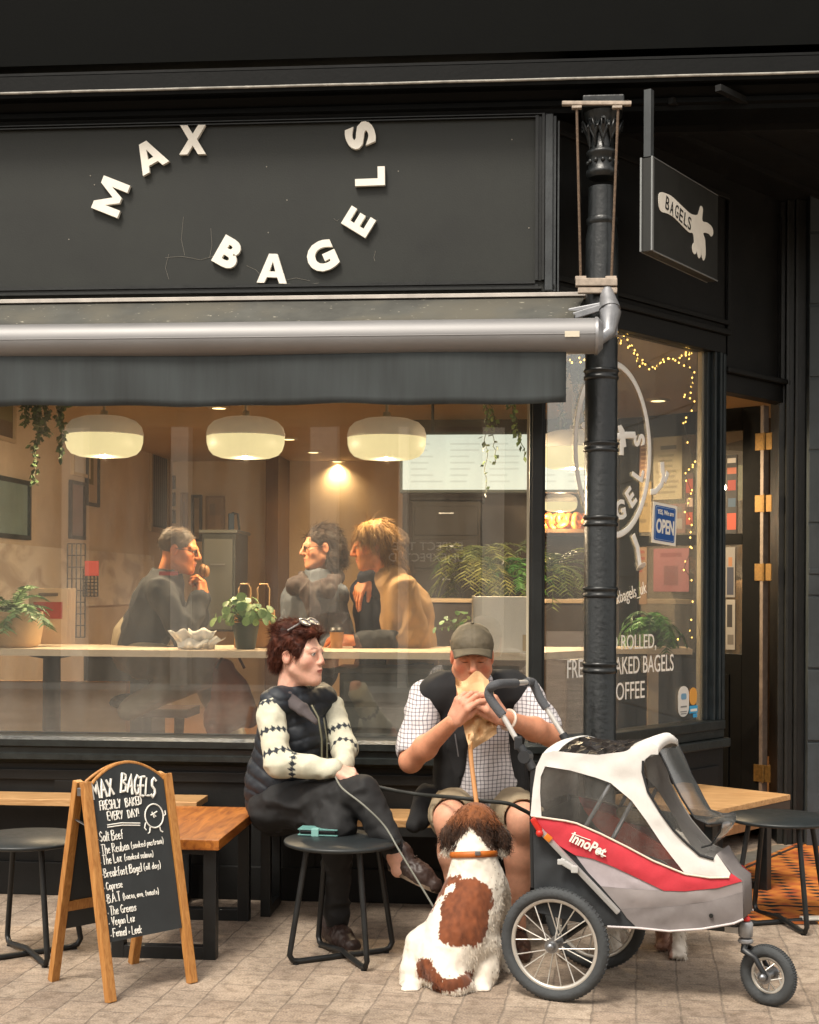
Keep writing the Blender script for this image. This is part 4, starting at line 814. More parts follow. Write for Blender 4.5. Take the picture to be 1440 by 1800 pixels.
for x_, y_ in ((172, 1476), (175, 1499), (177, 1517), (180, 1538), (183, 1562), (186, 1584), (189, 1606), (191, 1624), (194, 1645)): a, b = q(x_, y_); m.tube([BP.pt(a, b, sN*.005), BP.pt(a+.003, b, sN*.005)], .0028, 6)
a, b = q(272, 1433); ra_ = abs(q(288, 1433)[0]-q(256, 1433)[0])/2; rb_ = abs(q(272, 1412)[1]-q(272, 1454)[1])/2
m.tube([BP.pt(a+ra_*math.cos(t), b+rb_*math.sin(t), sN*.005) for t in np.linspace(0, 6.283, 30, endpoint=False)], .003, 6, closed=True)
for ps in ([(266, 1432), (277, 1425)], [(268, 1426), (272, 1436)], [(270, 1429), (275, 1434)], [(288, 1433), (292, 1430), (291, 1423)], [(257, 1445), (255, 1454), (258, 1458)], [(265, 1453), (264, 1462), (261, 1464)], [(281, 1451), (283, 1459), (287, 1461)]): m.tube([BP.pt(*q(*p_), sN*.005) for p_ in ps], .0027, 6)
obj('chalk_writing', m, M('chalk', 'e6e4dc', .9), ab)
# ================================================================ inside the shop
ZFL, ZCE, XW, YB = .14, 2.87, -4.0, 8.8
WALLP = M('warm_plaster', 'cdb796', .8, var=(2.2, .1), bump=(60, .04)); CEILP = M('ceiling_paint', 'bfae92', .8, var=(1.5, .08))
inn = SP.pt(ah+.1, 0, -.07)
plan = [(XW, .11), (C0p.x-.0, .11), (SP.pt(.1, 0, -.06).x, SP.pt(.1, 0, -.06).y), (inn.x, inn.y), (3.2, inn.y+.1), (3.2, YB+.1), (XW, YB+.1)]
m = MB(); m.prism([(x, y, ZFL-.05) for x, y in plan], (0, 0, .05)); tag(obj('floor', m, MW('shop_floor', 'bb8d62', '9a6f4c', .4, 3, (1, 8, 1))), 'brown timber floor inside the shop', 'floor', kind='structure')
m = MB(); m.prism([(x, y, ZCE) for x, y in plan], (0, 0, .05)); tag(obj('ceiling', m, CEILP), 'plain warm ceiling inside the shop', 'ceiling', kind='structure')
m = MB(); m.ab((XW-.1, .11, 0), (XW, YB+.1, ZCE+.1)); tag(obj('side_wall', m, M('side_plaster', 'd0c0aa', .8, var=(1.6, .14), bump=(60, .04))), 'beige side wall hung with pictures', 'wall', kind='structure')
m = MB(); m.ab((XW, YB, 0), (3.3, YB+.1, ZCE+.1)); m.ab((3.2, inn.y+.1, 0), (3.3, YB, ZCE+.1)); tag(obj('back_wall', m, WALLP), 'warm orange lit back wall of the shop', 'wall', kind='structure')
m = MB(); px0, px1 = W(470, 900, 8.2).x, W(492, 900, 8.2).x; m.ab((px0, 8.1, ZFL), (px1, YB-.001, ZCE)); tag(obj('timber_post', m, M('brown_post', '5a4028', .6, var=(5, .2))), 'dark brown timber post against the back wall', 'post')
m = MB(); xk = W(708, 900, 5.0).x; m.ab((xk, 4.98, ZFL), (3.19, 5.05, ZCE-.001)); tag(obj('kitchen_partition', m, M('dark_partition', '40342a', .6, var=(3, .3))), 'dark brown partition behind the service counter', 'partition')
# floral dado on the side wall
LW = Plane((XW, 0, 0), (0, 1, 0))
def flor():
    m = M('floral_paper', 'b0a494', .8); nt = m.node_tree; b = nt.nodes['Principled BSDF']; L = nt.links.new; tc = N(nt, 'TexCoord')
    v = N(nt, 'TexNoise'); v.inputs['Scale'].default_value = 5; v.inputs['Detail'].default_value = 4; v.inputs['Distortion'].default_value = .6; mp = N(nt, 'Mapping'); mp.inputs['Scale'].default_value = (1, .4, 1); L(tc.outputs['Object'], mp.inputs[0]); L(mp.outputs[0], v.inputs[0])
    r = N(nt, 'ValToRGB'); e = r.color_ramp.elements; e[0].position = .4; e[0].color = lin('c0b5a7'); e[1].position = .55; e[1].color = lin('e4dccf'); L(v.outputs[0], r.inputs[0]); L(r.outputs[0], b.inputs['Base Color']); return m
a0 = LW.px(-30, 960)[0]; a1 = LW.px(268, 960)[0]; zt1 = LW.px(60, 960)[1]
m = MB(); m.ab((XW+.001, a0, zt1-.5), (XW+.02, a1, zt1)); tag(obj('floral_panel', m, flor()), 'pale floral panel low on the beige side wall', 'panel')
def picture(pl, x0, y0, x1, y1, fr, fill, label, bits=(), fw=.03, off=.0, cat='picture'):
    c0, c1 = pl.px(x0, (y0+y1)/2)[0], pl.px(x1, (y0+y1)/2)[0]; xm = (x0+x1)/2; zt, zb = pl.px(xm, y0)[1], pl.px(xm, y1)[1]
    t = thing('framed_picture', label, cat, tuple(pl.pt((c0+c1)/2, zb, off)), 'pictures on the walls')
    m = MB(); fw = min(fw, (c1-c0)*.25)
    pbox(m, pl, c0, c0+fw, zb, zt, off+.001, off+.03); pbox(m, pl, c1-fw, c1, zb, zt, off+.001, off+.03); pbox(m, pl, c0+fw, c1-fw, zb, zb+fw, off+.001, off+.0295); pbox(m, pl, c0+fw, c1-fw, zt-fw, zt, off+.001, off+.0295); obj('frame', m, M('frame_'+fr, fr, .5), t)
    m = MB(); pbox(m, pl, c0+fw, c1-fw, zb+fw, zt-fw, off+.001, off+.01); obj('print', m, M('art_'+fill, fill, .6, var=(6, .15)), t)
    g = {}
    for u0, v0, u1, v1, c in bits: pbox(g.setdefault(c, MB()), pl, c0+(c1-c0)*u0, c0+(c1-c0)*u1, zt-(zt-zb)*v1, zt-(zt-zb)*v0, off+.0101, off+.0125)
    for c, mm in g.items(): obj('motif', mm, M('art_'+c, c, .6), t)
    return t
picture(LW, -32, 838, 49, 946, '1c2c2c', '7f9896', 'teal grey print in a dark frame at the left edge', (), .035)
picture(LW, -20, 700, 23, 774, 'b8a68c', '5b4a38', 'brown picture in a pale frame high at the left edge', ((.1, .05, .9, .5, '6e6a48'),))
picture(LW, 120, 846, 146, 948, '2a2220', '86706a', 'slim mauve print in a dark frame')
picture(LW, 149, 700, 171, 890, '241f1a', 'b8a184', 'tall cream print with an olive leaf in a black frame', ((.25, .55, .6, .8, '6b6238'),))
picture(LW, 124, 760, 154, 838, 'c8b79c', 'd8d6d2', 'white print in a cream frame behind the first lamp', ((.3, .3, .8, .32, '8a8a92'), (.3, .4, .7, .42, '8a8a92')))
picture(LW, 262, 783, 294, 936, 'a08c70', '3b3835', 'tall dark striped print in a pale frame', [(.15+k*.11, .08, .19+k*.11, .92, '6b665f') for k in range(7)], .05)
BW = Plane((0, YB, 0), (1, 0, 0))
for k in range(3): picture(BW, 297, 836+k*30, 309, 860+k*30, '4a3a2c', '2f2a28', ('uppermost', 'middle', 'lowest')[k]+' of three small dark prints in a column', ((.2, .3, .8, .7, '5a4a40'),), .02)
picture(BW, 318, 866, 331, 945, '8a6a44', '9a7650', 'narrow tan print on the back wall', ((.3, .2, .6, .8, '6f5034'),), .02)
picture(BW, 337, 870, 356, 952, '2b221a', '8a7458', 'brown print in a black frame on the back wall', ((.3, .3, .7, .8, 'a08c70'),), .03)
picture(BW, 362, 872, 396, 940, '8d7350', 'a08a70', 'pale map print beside the black frame', ((.2, .2, .5, .5, '8a7a68'), (.5, .5, .8, .85, 'b09a80')), .02)
# ---------------------------------------------------------------- pendant lamps, downlights, light box
GLOW = M('lit_shade', '171510', .5, emit='ffe9ac', estr=.62, spec=.2); LTOP = M('lamp_shell', 'e2dbce', .35, emit='e0d2b8', estr=.07)
def pendant(loc, label, r=.214):
    t = thing('pendant_lamp', label, 'lamp', loc, 'lit pendant lamps in the window'); k = r/.214
    m = MB(); m.lathe([(.0, .118*k), (.06*k, .116*k), (.12*k, .108*k), (.175*k, .088*k), (.204*k, .058*k), (.214*k, .022*k), (.2145*k, .006*k)], seg=48); obj('shell', m, LTOP, t, True)
    m = MB(); m.lathe([(.2125*k, .005*k), (.211*k, -.03*k), (.2*k, -.066*k), (.178*k, -.092*k), (.14*k, -.106*k), (.08*k, -.112*k), (0, -.113*k)], seg=48); obj('shade', m, GLOW, t, True)
    m = MB(); m.tube([(0, 0, .117*k), (0, 0, ZCE-loc[2])], .008, 8); m.lathe([(.0, .15*k), (.02, .145*k), (.022, .117*k)], seg=16); obj('stem', m, M('lamp_stem', 'a39a8a', .5), t, True)
    l = bpy.data.lights.new('lamp_light', 'POINT'); l.shadow_soft_size = .012; l.energy = 48*k**2.5; l.color = (1, .76, .48); lo = link(bpy.data.objects.new('lamp_light', l), t); lo.location = (0, 0, -.126*k)
    return t
PL = []
for i, (px, py, y, lb) in enumerate(((183, 770, .95, 'white drum pendant lamp nearest the left edge'), (432, 772, .95, 'white drum pendant lamp between the other two at the front'), (680, 774, .95, 'white drum pendant lamp overlapping the light box'), (1008, 793, 1.62, 'white drum pendant lamp partly behind the iron column'))):
    q = W(px, py-2, y); PL.append(pendant((q.x, q.y, q.z), lb))
q = W(985, 884, 4.1); t = pendant((q.x, q.y, q.z), 'small low pendant lamp over the bagel shelf', .13); t['group'] = 'lit pendant lamps in the window'
def downlight(px, py, label):
    q = Z(px, py, ZCE-.008); t = thing('downlight', label, 'ceiling light', (q.x, q.y, ZCE), 'round lit ceiling spots')
    m = MB(); m.lathe([(0, -.016), (.07, -.012)], seg=24); m.sm = [False]*len(m.f); obj('lamp', m, M('spot_glow', 'fff2cc', .5, emit='ffe2a0', estr=2.2), t, True)
    m = MB(); m.lathe([(.071, -.013), (.085, -.012), (.086, -.001)], seg=24); obj('rim', m, M('rim_white', 'c9c0ae', .5), t, True)
    l = bpy.data.lights.new('spot_light', 'SPOT'); l.energy = 48; l.color = (1, .72, .42); l.spot_size = R(140); l.spot_blend = 1; l.shadow_soft_size = .05; lo = link(bpy.data.objects.new('spot_light', l), t); lo.location = (0, 0, -.03)
for px, py, lb in ((385, 717, 'ceiling spot beside the stem of the second lamp'), (508, 772, 'ceiling spot touching the second lamp'), (551, 795, 'ceiling spot in the middle of the ceiling'), (593, 811, 'ceiling spot nearest the back wall'), (818, 742, 'ceiling spot above the light box'), (1157, 704, 'bright ceiling spot behind the side window'), (1000, 757, 'ceiling spot beside the lamp at the column')): downlight(px, py, lb)
yS = 3.4; q0, q1 = W(708, 861, yS), W(1075, 763, yS); bx = thing('light_box', 'long bright white light box hung above the counter', 'light box', ((q0.x+q1.x)/2, yS, q0.z))
m = MB(); m.ab((q0.x, yS-.008, q0.z), (q1.x, yS, q1.z)); obj('screen', m, M('box_glow', '55584f', .4, emit='f2fae8', estr=.52), bx)
m = MB(); rq = random.Random(4)
for c_ in range(5):
    for r_ in range(7):
        xx = q0.x+.06+c_*(q1.x-q0.x-.08)/5; zz_ = q1.z-.06-r_*(q1.z-q0.z-.08)/7; m.ab((xx, yS-.0095, zz_-.012), (xx+(q1.x-q0.x)/5*rq.uniform(.35, .8), yS-.0081, zz_))
obj('menu_print', m, M('menu_tint', '55584f', .5, emit='e8eedd', estr=.47), bx)
m = MB(); m.ab((q0.x-.02, yS-.012, q0.z-.02), (q0.x-.001, yS+.1, q1.z+.02)); m.ab((q1.x+.001, yS-.012, q0.z-.02), (q1.x+.02, yS+.1, q1.z+.02)); m.ab((q0.x, yS-.012, q1.z+.001), (q1.x, yS+.1, q1.z+.02)); m.ab((q0.x, yS-.012, q0.z-.02), (q1.x, yS+.1, q0.z-.001)); m.ab((q0.x, yS+.001, q0.z), (q1.x, yS+.05, q1.z)); obj('frame', m, M('box_frame', '23302b', .5), bx)
m = MB(); [m.ab((x, yS+.02, q1.z+.021), (x+.02, yS+.04, ZCE)) for x in (q0.x+.2, q1.x-.2)]; obj('hanger', m, DKM, bx)
# ---------------------------------------------------------------- window bar and what stands on it
yT0, yT1 = .3, .78; zT = W(720, 1147, yT0).z; xT = SP.pt(.95, 0, -.25).x; TP = zT
bar = thing('window_bar', 'long pale bar table running behind the window', 'table', (-1, .5, ZFL))
m = MB(); m.prism([(XW+.02, yT0, zT-.034), (-.02, yT0, zT-.034), (xT, SP.pt(.95, 0, -.25).y, zT-.034), (xT, yT1+.35, zT-.034), (XW+.02, yT1, zT-.034)], (0, 0, .034)); obj('tabletop', m, M('pale_top', 'd8c4aa', .45, var=(8, .08)), bar)
for px in (91, 1010):
    q = W(px, 1200, .55); m = MB(); m.lathe([(.2, ZFL), (.2, ZFL+.012), (.05, ZFL+.03), (.045, zT-.06), (.12, zT-.045), (.13, zT-.035)], (q.x, q.y, 0), 24); obj('pedestal', m, M('pedestal_black', '17191c', .4), bar)
m = MB(); sx = [W(p, 1140, .1).x for p in (-30, 78)]; m.ab((sx[0]-.5, .82, ZFL), (sx[1]+.2, .9, zT-.2)); tag(obj('plywood_panel', m, M('ply', 'd0a878', .6, var=(4, .12))), 'tan plywood panel under the left end of the bar', 'panel')
def pot(name, label, loc, prof, mat, cat='planter'):
    t = thing(name, label, cat, loc); m = MB(); m.lathe(prof, seg=32); obj('pot', m, mat, t, True); m = MB(); m.lathe([(0, prof[-1][1]-.02), (prof[-1][0]-.006, prof[-1][1]-.03)], seg=24); obj('soil', m, M('soil', '2a1d14', .9), t, True); return t
LEAF = M('leaf', '3e6a2c', .5, attr=True, sheen=.1)
def leafcol(n, a, b): t = RNG.random(n)[:, None]; return np.array(lin(a)[:3])*(1-t)+np.array(lin(b)[:3])*t
def frond_mesh(base, n, ln, droop, wd, a, b, spread=1.0, leafl=.05, per=16, up=1.0):
    Ps, Ds, Cs = [], [], []; sp = []
    for i in range(n):
        az = RNG.uniform(0, 6.28); el = RNG.uniform(.3, 1.2)*up; d = np.array([math.cos(az)*math.cos(el)*spread, math.sin(az)*math.cos(el)*spread, math.sin(el)]); p = np.array(base, float)+RNG.normal(size=3)*.012; l = ln*RNG.uniform(.6, 1.1); c = leafcol(1, a, b)[0]; q = []
        for k in range(per):
            t = k/per; d = d+np.array([0, 0, -droop/per*(1+t)]); d /= np.linalg.norm(d); p = p+d*l/per; s = np.cross(d, [0, 0, 1]); s /= np.linalg.norm(s)+1e-9; q.append(p.copy())
            for sg in (-1, 1): Ps.append(p.copy()); Ds.append(s*sg*.9+d*.5+np.array([0, 0, .1])); Cs.append(c*RNG.uniform(.75, 1.25))
        sp.append(q)
    D = np.array(Ds); D /= np.linalg.norm(D, axis=1)[:, None]
    V, Q, C = strands(np.array(Ps), D, RNG.uniform(.6, 1.1, len(Ps))*leafl, wd, np.array(Cs), 2, bend=(0, 0, -.4)); return V, Q, C, sp
def plant(t, base, n, ln, droop, wd, a, b, leafl=.05, spread=1.0, up=1.0, name='foliage'):
    V, Q, C, sp = frond_mesh(base, n, ln, droop, wd, a, b, spread, leafl, up=up); o = npobj(name, V, Q, LEAF, t, False, C, False)
    m = MB(); [m.tube([Vector(x) for x in s[::3]], .0022, 4, cap=False) for s in sp]; obj('stem', m, M('stem_green', '4b5a2c', .6), t)
q = W(28, 1136, .5); q = Vector((q.x, .5, TP)); t = pot('planter', 'cream stone planter with a leafy fern at the left end of the bar', tuple(q), [(.1, 0), (.125, .02), (.14, .12), (.138, .185)], M('cream_stone', 'bfa27c', .7, var=(9, .15)))
plant(t, q+CU*.17, 34, .26, 1.2, .014, '3d6a38', '7da06a', .05)
q = Vector((W(432, 1136, .5).x, .5, TP)); t = pot('potted_plant', 'round leaved plant in a dark green pot on the bar', tuple(q), [(.045, 0), (.05, .01), (.068, .125), (.07, .135)], M('dark_green_pot', '21302c', .5), 'plant')
def roundleaf(t, base, n, rad, rl, a, b):
    V = []; Q = []; C = []; m = MB()
    for i in range(n):
        d = RNG.normal(size=3); d[2] = abs(d[2])*.9; d /= np.linalg.norm(d); c = np.array(base)+d*rad*RNG.uniform(.45, 1); nn = d+RNG.normal(size=3)*.35+np.array([0, -.5, .2]); nn /= np.linalg.norm(nn); s = np.cross(nn, [0, 0, 1.]); s /= np.linalg.norm(s)+1e-9; u = np.cross(s, nn); r = rl*RNG.uniform(.6, 1.1); o = len(V); k = 8
        for j in range(k): th = 6.283*j/k; V.append(c+s*r*math.cos(th)+u*r*math.sin(th)+nn*r*.15*math.cos(2*th))
        V.append(c-nn*r*.12); cc = leafcol(1, a, b)[0]; C += [cc*RNG.uniform(.8, 1.2)]*(k+1)
        Q += [[o+j, o+(j+1) % k, o+k, o+k] for j in range(0, k)]
        m.tube([Vector(base), Vector((np.array(base)+c)/2+np.array([0, 0, .02])), Vector(c)], .0018, 4, cap=False)
    tri = np.array(Q)[:, :3]; npobj('foliage', V, tri, LEAF, t, False, np.array(C), True); obj('stem', m, M('stem_green', '4b5a2c'), t)
roundleaf(t, q+CU*.13, 70, .17, .03, '3c6e30', '86a85a')
KRAFT = M('kraft_paper', 'b98a55', .8, var=(12, .15), bump=(30, .15))
for px, lb in ((431, 'brown paper bag with loop handle behind the round leaved plant'), (464, 'brown paper bag with loop handle nearest the red haired woman')):
    q = Vector((W(px, 1136, .68).x, .68, TP)); t = thing('paper_bag', lb, 'bag', tuple(q), 'paper bags on the bar'); m = MB(); m.box(q+CU*.1, (.11, .06, .2), (0, 0, .1), .006); obj('body', m, KRAFT, t)
    m = MB(); m.tube([q+Vector((x, -.02, z)) for x, z in ((-.03, .19), (-.032, .31), (-.02, .335), (.02, .335), (.032, .31), (.03, .19))], .007, 8, flat=.5); obj('handle', m, M('bag_handle', 'd0a878', .7), t)
q = Vector((W(342, 1134, .42).x, .42, TP)); V = []; t = thing('crumpled_napkins', 'crumpled white paper napkins lying on the bar', 'napkins', tuple(q)); m = MB()
for k, (dx, dy, wd, ht, lean, tw) in enumerate(((-.045, 0, .1, .1, -.5, .3), (.03, .01, .12, .1, .15, -.2), (.075, -.01, .07, .06, .8, .5), (-.01, -.03, .12, .05, .1, 0), (.0, .05, .11, .08, -.2, .8))):
    g = []
    for i in range(11):
        r_ = []
        for j in range(9):
            u, v = i/10-.5, j/8; x = dx+u*wd*(.75+.5*v)+lean*.05*v*v; y = dy+tw*u*.05+.018*math.sin(u*13+k*2)*(1-.4*v)+.02*math.sin(v*5+k); z = .002+v*ht*(1-.35*abs(u)*math.sin(k+2)**2)+.01*math.sin(u*10+k)*v
            r_.append(q+Vector((x, y, z)))
        g.append(r_)
    m.sheet(g, .0015)
obj('paper', m, M('napkin_white', 'f4f0e8', .8, var=(30, .04)), t)
q = W(877, 1140, .42); wb = thing('white_box', 'plain white cardboard box on the bar by the window post', 'box', (q.x, .5, TP)); x0, x1 = W(831, 1100, .36).x, W(926, 1100, .36).x; zt_ = W(877, 1049, .36).z
m = MB(); m.ab((x0, .37, TP), (x1, .6, zt_), .004); obj('carton', m, M('white_card', 'f0ece4', .7, var=(7, .03)), wb); m = MB(); m.ab((x0-.004, .34, TP+.002), (x0+.002, .6, zt_+.004)); m.ab((x1-.02, .362, TP+.01), (x1+.02, .367, TP+.09)); obj('side_flap', m, M('card_edge', 'cbb592', .7), wb)
q = Vector((W(803, 1140, .5).x, .5, TP)); t = pot('small_plant', 'little sprig plant in a tiny pot beside the white box', tuple(q), [(.025, 0), (.035, .05), (.036, .055)], M('clay', '8a6a50', .7), 'plant'); roundleaf(t, q+CU*.1, 16, .12, .017, '3f7a3a', '7aa860')
# record sleeve stand with a red cover
q = Vector((W(84, 1100, .62).x, .62, TP)); t = thing('record_stand', 'slanted stand of printed sleeves with a red and cream cover', 'stand', tuple(q)); m = MB(); rm = Matrix.Rotation(R(-12), 3, 'X'); rm = Matrix.Rotation(R(15), 3, 'Z') @ rm
for k in range(3): m.box(q+Vector((.012*k, .03*k, .16)), (.2, .006, .3), rm, .001)
obj('sleeve', m, M('cream_card', 'bda283', .7), t); m = MB(); c_ = q+Vector((0, 0, .16)); m.box(c_+rm @ Vector((0, -.0045, .03)), (.15, .002, .09), rm); obj('red_block', m, M('cover_red', '9c3522', .7), t); m = MB(); m.box(c_+rm @ Vector((-.03, -.0048, -.035)), (.08, .002, .03), rm); obj('blue_block', m, M('cover_blue', '4a5a70', .7), t)
m = MB(); m.box(c_+rm @ Vector((0, -.005, .115)), (.1, .002, .016), rm); obj('title_bar', m, M('print_brown', '5a4a3c', .7), t)
# wire racks
def wire(name, label, x0, y0, x1, y1, y):
    a, b = W(x0, y1, y), W(x1, y0, y); t = thing(name, label, 'rack', (a.x, y, a.z)); m = MB()
    for k in range(5): x = a.x+(b.x-a.x)*k/4; m.tube([(x, y, a.z), (x, y, b.z)], .005, 6)
    obj('upright', m, DKM, t); m = MB()
    for k in range(9): z = a.z+(b.z-a.z)*k/8; m.tube([(a.x, y, z), (b.x, y, z)], .004, 6)
    obj('cross_wire', m, DKM, t); return t
wire('wire_rack', 'tall black wire rack against the side wall', 118, 956, 150, 1120, 3.0); t = wire('wire_rack', 'short black wire rack holding a red card', 146, 1000, 172, 1048, 2.8)
a = W(150, 1012, 2.78); b = W(174, 986, 2.78); m = MB(); m.ab((a.x, 2.77, a.z), (b.x, 2.78, b.z)); obj('red_card', m, M('card_red', 'b54a44', .7), t)
q = W(413, 975, 5.6); t = thing('display_board', 'small blue folding board on a dark easel near the back wall', 'board', (q.x, 5.6, q.z)); a, b = W(403, 938, 5.6), W(412, 903, 5.6); m = MB(); m.ab((a.x, 5.59, a.z), (b.x, 5.6, b.z)); obj('panel', m, M('board_blue', '3a5a78', .6), t); m = MB(); m.tube([W(412, 903, 5.6), W(418, 903, 5.6), W(425, 976, 5.6)], .012, 6); m.tube([W(402, 976, 5.6), W(403, 903, 5.6), W(412, 901, 5.6)], .01, 6); obj('easel', m, DKM, t)
# dark cabinets and seats further in
def cab(name, label, cat, x0, y0, x1, y1, y, dep, mat, fronts=0, fm=None):
    a, b = W(x0, y1, y), W(x1, y0, y); t = thing(name, label, cat, ((a.x+b.x)/2, y, max(ZFL, a.z))); m = MB(); m.ab((a.x, y, max(ZFL, a.z)), (b.x, y+dep, b.z), .006); obj('carcass', m, mat, t)
    z = max(ZFL, a.z); h = (b.z-z-.03)/max(1, fronts)
    for k in range(fronts):
        m = MB(); m.ab((a.x+.02, y-.018, z+.015+k*h), (b.x-.02, y-.001, z+k*h+h-.012), .005); o = obj('drawer', m, fm or mat, t)
        m = MB(); m.ab(((a.x+b.x)/2-.06, y-.032, z+k*h+h*.7), ((a.x+b.x)/2+.06, y-.019, z+k*h+h*.7+.015), .003); obj('handle', m, METAL, o)
    m = MB(); m.ab((a.x-.02, y-.03, b.z+.001), (b.x+.02, y+dep+.01, b.z+.03), .006); obj('top', m, fm or mat, t); return t
cab('drawer_unit', 'grey painted drawer unit below the bar behind the couple', 'drawers', 596, 1186, 905, 1330, .5, .26, M('grey_cabinet', '4e504c', .6, var=(5, .15)), 3, M('grey_drawer', '63645f', .6, var=(5, .15)))
cab('service_counter', 'long dark service counter with a pale lit top', 'counter', 715, 1062, 1215, 1330, 3.0, .6, M('dark_counter', '33271f', .6, var=(4, .2)), 0, M('counter_top', 'c0a887', .4))
cab('dark_cabinet', 'low dark cabinet under the bar near the left', 'cabinet', 146, 1152, 262, 1300, 2.0, .4, M('near_black', '1b1b1c', .5), 0)
cab('coffee_machine', 'dark metal machine standing against the back wall', 'machine', 354, 938, 414, 1110, 4.4, .5, M('machine_dark', '4a4d4a', .4, metal=.4, var=(6, .3)), 1, M('machine_panel', '6b6d68', .4, metal=.4))
cab('back_shelf', 'dark brown shelf unit behind the counter with warm lit wares', 'shelves', 724, 880, 845, 1060, 4.5, .4, M('shelf_dark', '3a332c', .6, var=(5, .25)), 3, M('shelf_dark2', '332c27', .6))
def bench_in(label, x0, x1, py, y):
    a, b = W(x0, py, y), W(x1, py, y); t = thing('timber_bench', label, 'bench', (a.x, y, ZFL)); m = MB(); m.ab((a.x, y, a.z-.05), (b.x, y+.3, a.z), .006); obj('seat', m, M('bench_brown', '3c2a20', .6), t)
    for x in (a.x+.06, b.x-.06, (a.x+b.x)/2): m = MB(); m.tube([(x, y+.05, a.z-.05), (x-.015, y+.03, ZFL)], [.03, .015], 8); obj('leg', m, M('leg_dark', '1e1814', .6), t)
bench_in('low dark bench with turned legs under the bar', 108, 205, 1238, 1.5); bench_in('low dark bench under the man in the dark jacket', 180, 330, 1245, 1.2)
# bagels on the lit shelf
q = W(1004, 930, 4.2); t = thing('bagel_shelf', 'lit shelf piled with golden bagels', 'shelf', (q.x, 4.2, q.z)); m = MB(); x0, x1 = W(940, 930, 4.2).x, W(1040, 930, 4.2).x; m.ab((x0, 4.15, q.z-.03), (x1, 4.97, q.z)); obj('board', m, M('shelf_oak', '6a4a2c', .6), t)
for k in range(16):
    m = MB(); c = Vector((x0+.06+(k % 8)*.052+RNG.uniform(-.01, .01), 4.22+RNG.uniform(0, .12), q.z+.03+.05*(k//8))); ax = Vector(RNG.normal(size=3)).normalized(); s_, u_, d_ = frame(ax); m.tube([c+s_*.033*math.cos(a)+u_*.033*math.sin(a) for a in np.linspace(0, 6.283, 14, endpoint=False)], .021, 10, closed=True); tag(obj('bagel', m, M('bagel_crust', 'b8702a', .5, var=(20, .3))), 'golden bagel in the pile on the lit shelf', 'bagel', 'bagels piled on the shelf')
# ferns, hanging plants
def fernpot(name, label, loc, n, ln, droop, a, b, potc, hr=.1, leafl=.06, hang=None, wd=.012):
    loc = Vector(loc); t = pot(name, label, tuple(loc), [(hr*.7, 0), (hr*.75, .01), (hr, hr*1.5), (hr*1.03, hr*1.6)], M('pot_'+potc, potc, .6), 'plant'); plant(t, loc+CU*hr*1.55, n, ln, droop, wd, a, b, leafl)
    if hang:
        m = MB(); [m.tube([loc+Vector((hr*math.cos(k*2.09), hr*math.sin(k*2.09), hr*1.55)), Vector((loc.x, loc.y, hang))], .003, 5) for k in range(3)]; obj('cord', m, M('cord_dark', '2a241c', .8), t)
    return t
t1 = W(838, 1062, 3.15); fernpot('potted_fern', 'large arching fern on the counter behind the tan jacket', (t1.x, 3.2, t1.z+.03), 46, .5, 1.7, '33552a', '9a9a58', '2a2420', .13, .09)
t1 = W(975, 1062, 3.15); fernpot('potted_fern', 'arching fern on the counter beside the window post', (t1.x, 3.25, t1.z+.03), 36, .48, 1.7, '33552a', '88904c', '2c2622', .12, .08)
t1 = W(900, 1062, 3.1); fernpot('bushy_plant', 'bright green bushy plant between the two ferns', (t1.x, 3.12, t1.z+.03), 34, .3, 1.3, '2f6a2a', '5f9a46', '302a24', .1, .06)
qq = W(1150, 1105, 1.3); fernpot('green_fern', 'bright green fern at the end of the bar in the side window', (qq.x, 1.36, W(1150, 1137, 1.3).z), 44, .24, 2.0, '24521f', '5ea044', '2d2722', .07, .05)
m = MB(); q2 = W(1150, 1139, 1.3); m.ab((q2.x-.25, 1.2, q2.z-.03), (q2.x+.2, 1.55, q2.z-.001)); m.ab((q2.x-.03, 1.35, ZFL), (q2.x+.03, 1.41, q2.z-.031)); tag(obj('plant_stand', m, M('pale_top', 'd8c4aa')), 'slim pale stand carrying the green fern', 'stand')
